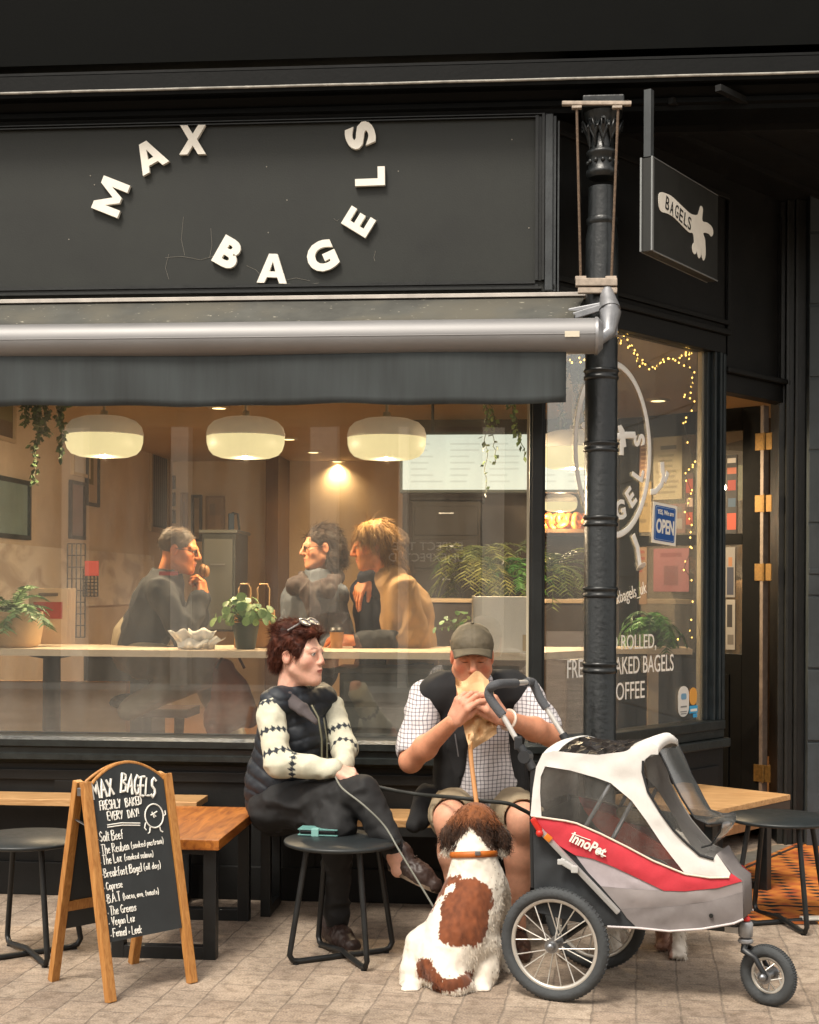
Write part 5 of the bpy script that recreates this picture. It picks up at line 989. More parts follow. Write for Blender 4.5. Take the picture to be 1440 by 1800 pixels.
def vine(label, px, py0, py1, y, n=3, wide=.06, a='2f5a2a', b='6a8a48', lf=.035, dens=90):
    top = W(px, py0-40, y); bot = W(px, py1, y); L_ = top.z-bot.z; t = thing('trailing_plant', label, 'plant', (top.x, y, bot.z), 'trailing plants hung in the window'); Ps = []; m = MB()
    m2 = MB(); m2.lathe([(.06, 0), (.085, .1), (.087, .11)], (top.x, y, top.z-.0), 20); obj('pot', m2, M('hang_pot', '2c3330', .6), t)
    m2 = MB(); [m2.tube([(top.x+.08*math.cos(k*2.09), y+.08*math.sin(k*2.09), top.z+.1), (top.x, y, ZCE-.005)], .003, 5) for k in range(3)]; obj('cord', m2, M('cord_dark', '2a241c'), t)
    for s in range(n):
        p = np.array([top.x+RNG.uniform(-1, 1)*wide, y+RNG.uniform(-.04, .04), top.z+.1]); q = [Vector((top.x, y, top.z+.1))]; l = (L_+.1)*(1 if s == 0 else RNG.uniform(.4, .85))
        for k in range(24): p = p+np.array([RNG.normal()*.006, RNG.normal()*.006, -l/24]); q.append(Vector(p)); Ps += [p.copy()]*max(1, int(dens/24))
        m.tube(q, .0022, 4, cap=False)
    obj('stem', m, M('stem_green', '4b5a2c'), t); Ps = np.array(Ps); D = RNG.normal(size=Ps.shape); D[:, 2] -= .6; D /= np.linalg.norm(D, axis=1)[:, None]; Ps = Ps+RNG.normal(size=Ps.shape)*.006
    n1 = len(Ps); c = leafcol(n1, a, b); k = D*(RNG.uniform(.5, 1.1, n1)*lf)[:, None]; s_ = np.cross(D, RNG.normal(size=D.shape)); s_ /= np.linalg.norm(s_, axis=1)[:, None]; s_ = s_*(lf*.32)
    V = np.stack([Ps, Ps+k*.45-s_, Ps+k, Ps+k*.45+s_], 1).reshape(-1, 3); npobj('foliage', V, np.arange(n1*4).reshape(-1, 4), LEAF, t, False, np.repeat(c, 4, 0), False)
vine('dense trailing plant high at the left of the window', 78, 720, 850, .75, 7, .1, '24401e', '4f6a38', .04, 120)
vine('long thin trailing plant in front of the light box', 850, 716, 868, .75, 3, .03, '3a5a24', '7c9a4c', .04, 40)
vine('short trailing plant beside the window post', 898, 716, 800, .75, 3, .03, '3a5a24', '7c9a4c', .04, 44)
hb = SP.pt(.72, 0, -.28); zb_ = W(1152, 672, hb.y).z; hb = Vector((hb.x, hb.y, zb_)); t = fernpot('hanging_basket', 'dark hanging basket with fine trailing leaves in the side window', hb, 10, .16, 2.6, '2a3f22', '4a5a34', '243230', .085, .03, ZTOP+.02); m = MB(); Ps = []
for s in range(16):
    az = RNG.uniform(0, 6.28); p = np.array(hb)+np.array([.09*math.cos(az), .09*math.sin(az), .13]); l = RNG.uniform(.15, .46); q = []
    for k in range(16): p = p+np.array([RNG.normal()*.006, RNG.normal()*.006, -l/16]); q.append(Vector(p)); Ps += [p.copy()]*3
    m.tube(q, .0015, 4, cap=False)
obj('trailing_stem', m, M('stem_green', '4b5a2c'), t); Ps = np.array(Ps); D = RNG.normal(size=Ps.shape); D /= np.linalg.norm(D, axis=1)[:, None]; V, Q, C = strands(Ps, D, .022, .012, leafcol(len(Ps), '2a3f22', '4f6238'), 1); npobj('trailing_leaf', V, Q, LEAF, t, False, C, False)
# fairy lights
BULB = M('bulb_glow', 'ffd890', .4, emit='ffc860', estr=3.5)
fl = thing('fairy_lights', 'string of warm fairy lights around the side window', 'fairy lights', tuple(SP.pt(.6, 2.4, -.06)))
paths = [[(1082, 585), (1090, 600), (1098, 590), (1106, 606), (1112, 610), (1117, 618), (1120, 630), (1122, 642), (1131, 634), (1145, 646), (1152, 650), (1160, 636), (1168, 634), (1172, 628), (1184, 630), (1190, 638), (1195, 625), (1206, 620), (1212, 626), (1215, 616)], [(1216, 618), (1205, 640), (1220, 655), (1219, 672), (1211, 690), (1203, 700), (1220, 708), (1207, 735), (1202, 745), (1219, 812), (1217, 820), (1203, 830), (1214, 860), (1212, 875), (1209, 900), (1218, 925), (1213, 945), (1216, 960)], [(1218, 965), (1206, 988), (1203, 1000), (1218, 1020), (1216, 1060), (1214, 1090), (1211, 1112), (1196, 1124), (1218, 1122)], [(1000, 628), (1006, 636), (1014, 637), (1018, 630), (1026, 632)]]
mc = MB(); bulb = None; n = 0
for ps in paths:
    q = [SP.pt(*SP.px(x, y, -.05), -.05) for x, y in ps]; mc.tube(q, .0022, 5)
    for i in range(len(q)):
        for e in ((0, .5) if i < len(q)-1 and n < 70 else (0,)):
            p_ = q[i].lerp(q[i+1], e) if e else q[i]; p_ = p_+Vector(RNG.normal(size=3)*.006)
            if bulb is None: mb_ = MB(); mb_.ball((0, 0, 0), .0042, 8, 6, (1, 1, 1.3)); b_ = obj('bulb', mb_, BULB, fl, True); bulb = b_
            else: b_ = bulb.copy(); COL.objects.link(b_); b_.parent = fl
            b_.location = p_-fl.location; n += 1
obj('cord', mc, M('cord_green', '2c2a1c', .7), fl)
# ---------------------------------------------------------------- the other side of the street, seen only in the glass
STONE = M('pale_stone', 'e2dacd', .8, var=(1.2, .15), bump=(30, .1)); op = thing('opposite_terrace', 'pale stone terrace across the street with a dark shop front', 'terrace', (0, -14, 0))
V14 = lambda px, py: Vector((W(px, py, 14.1).x, -14, W(px, py, 14.1).z))
m = MB(); m.ab((-16, -14.6, 4.3), (16, -14.1, 5.2)); obj('upper_wall', m, STONE, op)
m = MB(); m.ab((-16, -15, 0), (16, -14.3, 4.299)); obj('shop_front', m, M('opp_dark', '4a4643', .6, var=(1, .4)), op)
for x0, x1 in ((-120, -60), (108, 146), (300, 330), (545, 592), (700, 716), (848, 886), (960, 980), (1150, 1190), (1400, 1440)):
    a, b = V14(x0, 900), V14(x1, 900); m = MB(); m.ab((a.x, -14.29, 0), (b.x, -14.0, 4.29)); obj('pier', m, STONE, op)
TPn = Plane((0, -14.28, 0), (-1, 0, 0)); m = MB()
for s_, py, x0, x1 in (('EXPECT THE', 959, 688, 812), ('UNEXPECTED', 979, 680, 816)):
    a, b = V14(x0, py), V14(x1, py); put_text(m, s_, TPn, (-(a.x+b.x)/2, a.z), h=.125, w=abs(b.x-a.x), off=.01, n=.0, th=.01)
obj('lettering', m, M('opp_white', 'e8e6e0', .5), op)
# ================================================================ people
SKIN = M('skin', 'd09a7c', .5, attr=True, sss=.12, spec=.35, bump=(140, .12), var=(38, .13)); HAIRM = M('hair', '4a2a1c', .6, attr=True, spec=.22)
lc = lambda h: np.array(lin(h)[:3])
nrm = lambda v: Vector(v).normalized()
class Fr:   # local frame: x right of the figure, y forward, z up
    def __init__(s, c, f, u=(0, 0, 1), sc=1.0):
        s.c = Vector(c); s.f = nrm(f); u = Vector(u); s.r = s.f.cross(u).normalized(); s.u = s.r.cross(s.f).normalized(); s.s = sc
    def __call__(s, x, y, z): return s.c+(s.r*x+s.f*y+s.u*z)*s.s
    def rows(s): return (s.r, s.f, s.u)
    def loc(s, V): d = V-np.array(s.c); return np.stack([d@np.array(s.r), d@np.array(s.f), d@np.array(s.u)], 1)/s.s
def head(fr, skin='d6a184', lip='b4675c', brow='4a3426', iris='3a2b20', cheek='cf8468', beard=None, nose=1.0, full=1.0, mouth=0.0, squint=0.0, res=.0027, jaw=1.0, ev=.0062):
    h = SDF(); s = fr.s; E = lambda x, y, z, a, b, c, k=.012, op='u': h.ell(fr(x, y, z), (a*s, b*s, c*s), fr.rows(), k*s, op); Cp = lambda a, b, r0, r1=None, k=.01: h.cap(fr(*a), fr(*b), r0*s, (r0 if r1 is None else r1)*s, k*s)
    E(0, -.012, .026, .075, .094, .087); E(0, .03, -.035, .058*full, .06, .08, .03); E(0, .072, -.064, .033, .026, .03, .02)
    Cp((0, -.03, -.05), (0, -.05, -.2), .054*jaw, .06*jaw, .025)
    for g in (-1, 1):
        Cp((g*.052*full*jaw, .005, -.055), (g*.018*jaw, .068, -.1), .021*jaw, .019*jaw, .025); E(g*.042*full, .056, -.026, .025, .021, .022, .03)
        E(g*.031, .1, .003, .015, .0115, .0095, .012, 's'); E(g*.031, .0765, .001, .0125, .0125, .0125, .003)
        Cp((g*.046, .073, .006), (g*.031, .089-.0, .0095-squint*.004), .0042, .0042, .004); Cp((g*.031, .089, .0095-squint*.004), (g*.017, .082, .006), .0042, .0036, .004)
        Cp((g*.045, .074, -.009), (g*.02, .083, -.008), .004, .0035, .005); Cp((g*.046, .073, .021), (g*.014, .088, .019), .0075, .0075, .02)
        E(g*.0115, .1, -.034, .0085*nose, .011, .0085, .006); E(g*.078, -.01, -.006, .009, .02, .031, .006); E(g*.088, -.004, -.002, .007, .011, .017, .004, 's')
    Cp((0, .088, .018), (0, .113*(.5+.5*nose), -.027), .0085, .0125*nose, .01); E(0, .036, -.1, .03, .034, .016, .03); E(0, .078, -.102, .021*full*jaw, .017, .017, .018)
    for g in (-1, 1):
        Cp((g*.023, .086, -.0605), (g*.006, .0985, -.0605), .003, .0048, .004); Cp((g*.021, .086, -.0635), (0, .0965, -.0715), .0034, .0056, .004)
    Cp((-.006, .0985, -.0605), (.006, .0985, -.0605), .0048, .0048, .004)
    E(0, .105, -.0655, .02, .01, .0018+mouth, .003, 's')
    V, Q = h.mesh(res*s, smooth=2); L = fr.loc(V); n = len(V); C = np.tile(lc(skin), (n, 1)); x, y, z = L.T; ax = np.abs(x)
    def mix(m, c, a=1.0): m = np.clip(m, 0, 1)[:, None]*a; C[:] = C*(1-m)+lc(c)*m
    mix(1-((ax-.045)/.025)**2-((z+.03)/.028)**2-((y-.06)/.05)**2, cheek, .7); mix((1-(x/.018)**2-((z+.028)/.02)**2)*(y > .09), cheek, .55); mix((1-((ax-.08)/.02)**2-(z/.035)**2), cheek, .6)
    if beard:
        bz = np.clip((-.035-z)/.012, 0, 1)*np.clip((y+.0)/.02, 0, 1)*np.clip((z+.125)/.01, 0, 1); bz = bz*(1-np.clip(1-(x/.021)**2-((z+.065)/.008)**2, 0, 1)*(y > .085)); mix(bz*(.8+.3*noise(V, 260)), beard, .8)
    mix(4*(1-(x/.022)**2-((z+.0655)/.0085)**2)*(y > .083), lip, .85); mix(4*(1-((z+.0657-6*x*x)/.0014)**2)*(ax < .02)*(y > .08), '7a4038', .6)
    mix(3*(1-((ax-.031)/.019)**2-((z-.0235-.25*(.03-np.abs(ax-.03)-.02))/.0042)**2)*(y > .07), brow, .6)
    ez_ = z+(.004 if squint else 0); ex = ((ax-.031)/.0125)**2+((ez_-.0015)/(.0022 if squint else ev))**2; mix(4*(1-ex)*(y > .082), 'e6ded4' if not squint else '3a2418', .95); mix(5*(1-((ax-.031)/.0062)**2-((z-.0015)/.0062)**2)*(y > .083)*(0 if squint else 1), iris); mix(5*(1-np.abs(ex-1)/.35)*(y > .078), '7a4a3a', .5)
    mix(3*(1-((ax-.0065)/.0035)**2-((z+.0395)/.003)**2)*(y > .09), '6a342a', .7)
    C *= (1+.05*fbm(V, 90)[:, None]); return V, Q, C
def hand(fr, side=1, curl=(30, 40, 45, 50), spread=6, thumb=(40, 35), sc=1.0, skin='d6a184', splay=None, arm=None, res=.0028, nail='e0b4a0'):
    """fr: origin at the wrist, y along the fingers, z out of the back of the hand; side +1 when the thumb lies towards +x"""
    h = SDF(); s = fr.s*sc; k = .006*s; X = side; T = lambda x, y, z: np.array(fr(x*sc, y*sc, z*sc))
    if arm is not None: h.cap(arm[0], T(0, 0, 0), arm[1], .027*s, .02)
    base = [(.032, .09), (.011, .095), (-.011, .09), (-.031, .08)]; ln = [(.042, .026, .021), (.047, .03, .022), (.043, .028, .021), (.033, .021, .019)]
    h.cap(T(0, -.01, 0), T(0, .02, 0), .024*s, .026*s, .015*s, (fr.u, .75))
    for i, (bx, by) in enumerate(base): h.cap(T(X*bx*.55, .012, -.001), T(X*bx, by-.008, 0), .0175*s, .0125*s, .012*s, (fr.u, .85))
    tips = []
    for i, (bx, by) in enumerate(base):
        a = R(curl[i]); sp = R((1.5-i)*spread)*X; p = T(X*bx, by-.008, 0); r = [.0105, .0096, .0088, .0078]; r = [q*(.88 if i == 3 else 1)*s for q in r]; ang = a*.75
        for j in range(3):
            d = fr.f*(math.cos(ang)*math.cos(sp))+fr.r*(math.sin(sp)*math.cos(ang))-fr.u*math.sin(ang); q = p+np.array(d)*ln[i][j]*s; h.cap(p, q, r[j], r[j+1], .004*s if j else .007*s); p = q; ang += a*(1.05 if j == 0 else .7)
        tips.append(p)
    a, b = R(thumb[0]), R(thumb[1]); p = T(X*.022, .018, -.004); d = fr.f*math.cos(a)+fr.r*X*math.sin(a)*math.cos(b)-fr.u*math.sin(a)*math.sin(b)
    for l, r0, r1 in ((.042, .0165, .0125), (.033, .0122, .0112), (.026, .011, .0085)):
        q = p+np.array(d)*l*s; h.cap(p, q, r0*s, r1*s, .007*s); p = q; d = nrm(d*1+fr.f*.28-fr.u*.12-fr.r*X*.12)
    V, Q = h.mesh(res*sc, smooth=1); C = np.tile(lc(skin), (len(V), 1)); C = C*(1+.07*fbm(V, 70)[:, None])
    for t in tips+[p]: m = np.clip(1.2-((V-t)**2).sum(1)/(.011*s)**2, 0, 1)[:, None]; C = C*(1-.35*m)+lc(nail)*.35*m
    return V, Q, C
def flesh(parts, res=.006, skin='d6a184', disp=None):
    h = SDF()
    for c in parts: h.cap(*c[:4], k=c[4] if len(c) > 4 else .03, fl=c[5] if len(c) > 5 else None)
    V, Q = h.mesh(res, disp); C = np.tile(lc(skin), (len(V), 1))*(1+.06*fbm(V, 40)[:, None]); return V, Q, C
def folds(a=.008, sc=14, ax=(0, 0, 1), st=.35, a2=.003):   # cloth folds: noise squeezed along ax
    A = np.array(ax, float); A /= np.linalg.norm(A)
    def f(V): d = V@A; W_ = V-np.outer(d, A)*(1-st); r = fbm(W_, sc, 2); return a*(1-2*np.abs(r))*1.0+a2*noise(V, sc*3)
    return f
def cloth(name, parent, parts, mat, res=.007, disp=None, cut=(), ells=(), col=None, smooth=1, ecut=()):
    h = SDF()
    for c in parts: h.cap(*c[:4], k=c[4] if len(c) > 4 else .03, fl=c[5] if len(c) > 5 else None)
    for e in ells: h.ell(*e)
    for c in cut: h.cap(*c[:4], k=c[4] if len(c) > 4 else .012, fl=c[5] if len(c) > 5 else None, op='s')
    for e in ecut: h.ell(e[0], e[1], e[2], e[3], 's')
    V, Q = h.mesh(res, disp, smooth); C = None if col is None else col(V); return npobj(name, V, Q, mat, parent, False, C), V, Q
def person(label, loc, group=None): return thing('person', label, 'person', loc, group)
def shoe(parent, heel, toe, up, col, h=.1, w=.042, sole='6a5a4a', name='shoe'):
    heel, toe, up = Vector(heel), Vector(toe), nrm(up); d = (toe-heel).normalized(); up = (up-d*up.dot(d)).normalized(); s_ = d.cross(up); L_ = (toe-heel).length
    q = lambda a, b, c=0: heel+d*(a*L_)+up*b+s_*c
    h_ = SDF(); h_.cap(q(.12, .045), q(.1, h), .036, .04, .02); h_.cap(q(.12, .03), q(.55, .03), .036, w, .03); h_.cap(q(.5, .028), q(.85, .02), w*1.02, .036, .03); h_.cap(q(.2, .06), q(.6, .045), .036, .034, .03)
    h_.ell(q(.5, -.05), (L_, .2, .055), (d, s_, up), .006, 's')
    V, Q = h_.mesh(.0055, folds(.002, 30)); o = npobj(name, V, Q, M('shoe_'+col, col, .5, var=(25, .25)), parent)
    m = MB(); ol = [(.0, .0), (.03, .6), (.15, .85), (.5, 1.02), (.75, 1), (.93, .6), (1.0, 0)]; pts = [q(a, -.0, b*w*1.02) for a, b in ol]+[q(a, -.0, -b*w*1.02) for a, b in ol[-2:0:-1]]; m.prism(pts, up*.014); obj('sole', m, M('sole_'+sole, sole, .8), o)
    m = MB(); [m.tube([q(.36+k*.09, .093-k*.014, -.02), q(.38+k*.09, .1-k*.014, 0), q(.36+k*.09, .093-k*.014, .02)], .0028, 5) for k in range(4)]; obj('lace', m, M('lace', '2a201a', .7), o); return o
# ---------------------------------------------------------------- woman on the bench
wm = person('woman with short auburn hair in cream patterned sleeves and a navy gilet looking right', tuple(P(500, 1430, 6.3)))
J = dict(neck=P(522, 1218, 6.22), chest=P(515, 1290, 6.26), waist=P(497, 1372, 6.3), hip=P(490, 1415, 6.32), sr=P(474, 1243, 6.1), sl=P(580, 1233, 6.36), er=P(490, 1342, 5.98), wr=P(588, 1352, 5.93), el=P(606, 1318, 6.2), wl=P(604, 1345, 5.98), hr=P(476, 1418, 6.2), hl=P(520, 1420, 6.38), kr=P(640, 1398, 5.86), ar=P(697, 1505, 5.74), kl=P(592, 1452, 5.86), al=P(592, 1620, 5.98))
wf = nrm(CR*.72-CF*.69); SK1 = 'e2b09a'
HF = Fr(P(525, 1150, 6.18), CR*.9-CF*.44+CU*.02, (0, 0, 1), 1.1)
parts = [head(HF, SK1, 'b0635a', '6a4636', '4a5560', 'd9917c', full=1.05, jaw=.88, nose=.85, ev=.0078)]
parts.append(flesh([(J['neck'], P(515, 1250, 6.25), .055, .08), (J['hip'], J['chest'], .12, .13, .05, (wf, .8)), (J['hr'], J['kr'], .075, .055), (J['hl'], J['kl'], .075, .055), (J['kr'], J['ar'], .05, .034), (J['kl'], J['al'], .05, .034), (J['ar'], P(700, 1530, 5.73), .034, .03), (J['sr'], J['er'], .04, .036), (J['sl'], J['el'], .04, .036), (J['er'], J['wr'], .035, .026), (J['el'], J['wl'], .035, .026)], .008, SK1))
hw = Fr(P(590, 1352, 5.925), P(618, 1362, 5.92)-P(588, 1352, 5.93), CU*.9-CF*.5, 1.0); parts.append(hand(hw, 1, (45, 50, 55, 60), 3, (30, 50), .95, SK1))
hw = Fr(P(607, 1345, 5.985), P(618, 1368, 5.95)-P(606, 1342, 5.99), CR*.6-CF*.8, 1.0); parts.append(hand(hw, -1, (40, 45, 50, 55), 3, (30, 40), .95, SK1))
V, Q, C = joinm(parts); npobj('body', V, Q, SKIN, wm, False, C)
NAVY = M('navy_quilt', '1b2129', .55, var=(20, .2)); CREAM = M('cream_knit', 'c9c5ae', .85, attr=True, bump=(260, .25), var=(50, .1)); BLT = M('black_trousers', '151516', .75, var=(30, .25), bump=(300, .1))
def quilt(V):
    z = (V[:, 2]*.9+.25*(V@np.array(wf))+.02*np.sin(V[:, 0]*22)); p = np.abs(((z/.055) % 1)-.5)*2; return .009*np.sqrt(np.clip(1-p**2.2, 0, 1))+.003*noise(V, 45)
up = J['neck']+CU*-.02
cloth('gilet', wm, [(J['hip']+CU*.03, J['waist'], .152, .158, .05, (wf, .82)), (J['waist'], J['chest'], .163, .158, .05, (wf, .8)), (J['chest'], P(522, 1245, 6.24), .158, .11, .05, (wf, .72)), (J['sr'].lerp(J['neck'], .25), J['sl'].lerp(J['neck'], .3), .068, .068, .04), (J['chest']+wf*.055, J['waist']+wf*.05, .1, .11, .05), (P(520, 1226, 6.22), J['neck']+CU*.005, .072, .066, .02)], NAVY, .0065, quilt, cut=[(J['neck']+CU*.01, J['neck']+CU*.12, .057, .06, .008)])
# collar and lapel facing in warm grey, zip
cw = [J['neck']+CU*.03]
m = MB(); zp = [P(548, 1240, 6.02), P(560, 1262, 5.985), P(566, 1300, 5.96), P(566, 1335, 5.955)]; m.tube(zp, .005, 6); m.tube([p+CR*.022 for p in zp[1:]], .004, 6); obj('zip', m, M('zip_olive', '5c5a48', .5, metal=.4), wm)
cloth('collar', wm, [(P(482, 1220, 6.16), P(508, 1230, 6.115), .034, .036, .02, (wf, .4)), (P(508, 1230, 6.115), P(533, 1248, 6.085), .036, .03, .02, (wf, .4)), (P(533, 1248, 6.085), P(556, 1270, 6.055), .03, .014, .02, (wf, .4))], M('grey_facing', '4d4647', .8, var=(40, .15)), .006)
def knit(V):
    C = np.tile(lc('cbc8b3'), (len(V), 1))
    for a, b, base, ts, rad in ((J['sr'], J['er'], .074, (-.02, .48, .86), 1), (J['er'], J['wr'], .066, (.3,), 1), (J['sl'], J['el'], .07, (.66,), 1), (J['el'], J['wl'], .06, (.1,), 1)):
        a_, d = np.array(a), np.array((b-a)); L_ = np.linalg.norm(d); d = d/L_; sx, sy, _ = frame(Vector(d)); q = V-a_; t = q@d; o = q-np.outer(t, d); rr = np.linalg.norm(o, axis=1); ang = np.arctan2(o@np.array(sy), o@np.array(sx)); near = (rr < .085)
        for tt in ts:
            k = 13; u = ((ang/6.283*k) % 1)-.5; w_ = (t-tt*L_)/.03; on = (np.abs(u)*1.25+np.abs(w_) < .6) & near; C[on] = lc('20262e')
            on = (np.abs(w_) < .1) & near; C[on] = lc('2a3038')
    return C
sl = folds(.006, 12, (1, 0, .6), .6)
cloth('sleeve', wm, [(J['sr'].lerp(J['er'], .07), J['er'], .058, .055, .03), (J['er'], J['wr'], .054, .04, .03)], CREAM, .0055, sl, col=knit)
cloth('sleeve', wm, [(J['sl'].lerp(J['el'], .12), J['el'], .053, .051, .03), (J['el'], J['wl'], .051, .04, .03)], CREAM, .0055, sl, col=knit)
cloth('trousers', wm, [(J['hip']+CU*.01, J['hip']+CU*-.0, .136, .136, .05, (wf, .9)), (J['hr'], J['kr'], .098, .073, .05), (J['hl'], J['kl'], .098, .07, .05), (J['kr'], J['ar']+(J['kr']-J['ar'])*.06, .07, .046, .03), (J['kl'], J['al'], .066, .05, .03)], BLT, .007, folds(.009, 13, (1, 0, 0), .5))
shoe(wm, P(682, 1528, 5.76), P(772, 1572, 5.70), CU*.9+CR*.45, '33241f', .09); shoe(wm, Z(568, 1652, 0)+CF*.05, Z(628, 1672, 0)-CF*.05, CU, '33241f', .1)
# hair
def hairshell(fr, ells, cut, res=.004, amp=.006, sc=60):
    h = SDF()
    for (c, r) in ells: h.ell(fr(*c), [q*fr.s for q in r], fr.rows(), .02*fr.s)
    for (c, r) in cut: h.ell(fr(*c), [q*fr.s for q in r], fr.rows(), .008*fr.s, 's')
    return h.mesh(res, lambda V: amp*fbm(V, sc, 2))
def hair(parent, fr, ells, cut, ca, cb, n, ln, wd, flow, bend=(0, 0, 0), curl=None, amp=.006, sc=60, wob=.05, up=.12, seg=5, spr=.14):
    V, Q = hairshell(fr, ells, cut, amp=amp, sc=sc); t = np.clip(.5+.5*fbm(V, 45), 0, 1)[:, None]; C = lc(ca)*(1-t)+lc(cb)*t
    Pt, Nn = sample(V, Q, n); F_ = np.array([flow(x) for x in fr.loc(Pt)]); F_ = F_@np.array([list(fr.r), list(fr.f), list(fr.u)])
    F_ = F_/(np.linalg.norm(F_, axis=1)[:, None]+1e-9); F_ = F_-Nn*(F_*Nn).sum(1)[:, None]; D = Nn*up+F_+RNG.normal(size=F_.shape)*spr; D /= np.linalg.norm(D, axis=1)[:, None]; t = np.clip(RNG.random(n)*.7+.3*(fbm(Pt, 40)+.5), 0, 1)[:, None]; c2 = lc(ca)*(1-t)+lc(cb)*t
    S_ = strands(Pt-Nn*.002, D, RNG.uniform(.6, 1.2, n)*ln*fr.s, wd*RNG.uniform(.7, 1.3, n), c2, seg, bend, wob, curl)
    a, b, c = joinm([(V, Q, C), S_]); return npobj('hair', a, b, HAIRM, parent, False, c)
hair(wm, HF, [((0, -.02, .04), (.086, .106, .089)), ((0, .045, .085), (.07, .05, .033)), ((0, -.075, -.01), (.07, .045, .06)), ((0, -.03, .1), (.07, .075, .035)), ((.072, .02, .02), (.012, .03, .04)), ((-.072, .02, .02), (.012, .03, .04))], [((0, .105, -.01), (.066, .085, .092)), ((.085, .005, -.02), (.022, .034, .04)), ((-.085, .005, -.02), (.02, .03, .035)), ((0, -.05, -.13), (.09, .09, .06))], '24100b', '5a2c1b', 9000, .036, .0019, lambda p: (p[0]*7, -.5 if p[2] > .06 else -.45, .35 if p[2] > .07 else -1.0), (0, 0, -.5), amp=.008, sc=34, up=.1, wob=.05, spr=.22)
g = MB(); q = [HF(x, y, z) for x, y, z in ((-.082, .0, .095), (-.05, .035, .122), (0, .045, .135), (.05, .035, .122), (.082, .0, .095))]; g.tube(q, .0055, 6)
for x in (-.033, .033): lr = [HF(x+.026*math.cos(t), .05+.017*math.sin(t), .127-.013*math.sin(t)) for t in np.linspace(0, 6.283, 18, endpoint=False)]; g.tube(lr, .0055, 6, closed=True); g.prism([q_-HF.u*.002 for q_ in lr], HF.u*.003)
tag(obj('sunglasses', g, M('spotted_frame', '2c2624', .25, var=(90, .6), vcol='9a938f'), None), 'speckled sunglasses pushed up on auburn hair', 'sunglasses')
# ---------------------------------------------------------------- man on the bench eating
mn = person('man in a green cap, black gilet and checked shirt biting a wrapped bagel', tuple(P(840, 1430, 6.3)))
K = dict(neck=P(833, 1198, 6.13), chest=P(838, 1285, 6.22), waist=P(845, 1370, 6.27), hip=P(846, 1412, 6.32), sr=P(752, 1228, 6.2), sl=P(920, 1224, 6.2), er=P(722, 1338, 6.02), wr=P(797, 1268, 5.79), el=P(968, 1292, 6.04), wl=P(884, 1262, 5.8), hr=P(800, 1420, 6.34), hl=P(893, 1420, 6.34), kr=P(792, 1437, 5.78), kl=P(922, 1440, 5.78), ar=P(812, 1618, 5.86), al=P(905, 1625, 5.86))
SK2 = 'ca8c6d'; mf = nrm(-CF+CR*.02)
MF = Fr(P(830, 1153, 6.0), -CF*.95-CU*.2+CR*.0, (0, 0, 1), 1.08)
parts = [head(MF, SK2, 'a0524a', '4a3628', '2a2018', 'b55a42', nose=1.15, full=1.12, squint=1)]
parts.append(flesh([(K['neck']+CU*.02, P(835, 1245, 6.2), .062, .1), (K['hip'], K['chest'], .14, .15, .05, (mf, .8)), (K['hr'], K['kr'], .085, .066), (K['hl'], K['kl'], .085, .066)], .009, SK2))
for k, a in (('kr', 'ar'), ('kl', 'al')):   # bare knees and calves
    sg = -1 if k == 'kr' else 1; k_, a_ = K[k], K[a]; hp = K['h'+k[1]]
    parts.append(flesh([(hp.lerp(k_, .5), k_, .08, .065, .03), (k_+mf*.012+CU*.005, k_-CU*.03+mf*.016, .05, .046, .03), (k_-CU*.02, k_.lerp(a_, .35)-mf*.02, .058, .062, .04), (k_.lerp(a_, .35)-mf*.02, a_, .06, .04, .04), (a_, a_-CU*.08, .04, .038, .03)], .006, 'd29a7e'))
for e, w_, s_ in (('er', 'wr', K['sr']), ('el', 'wl', K['sl'])): parts.append(flesh([(s_, K[e], .05, .045, .03), (K[e], K[e].lerp(K[w_], .35), .046, .048, .03), (K[e].lerp(K[w_], .35), K[w_], .047, .031, .03)], .0055, SK2))
BC = P(831, 1222, 5.76)   # middle of the bagel bag
h1 = Fr(K['wr'], P(822, 1222, 5.73)-K['wr'], -CR*.75-CF*.65+CU*.1, 1.12); parts.append(hand(h1, 1, (42, 46, 50, 54), 5, (28, 60), 1.04, 'd1967c', nail='e8b8a4'))
h2 = Fr(K['wl'], P(850, 1222, 5.73)-K['wl'], CR*.75-CF*.65+CU*.1, 1.12); parts.append(hand(h2, -1, (42, 46, 50, 54), 5, (28, 60), 1.04, 'd1967c', nail='e8b8a4'))
V, Q, C = joinm(parts); npobj('body', V, Q, SKIN, mn, False, C)
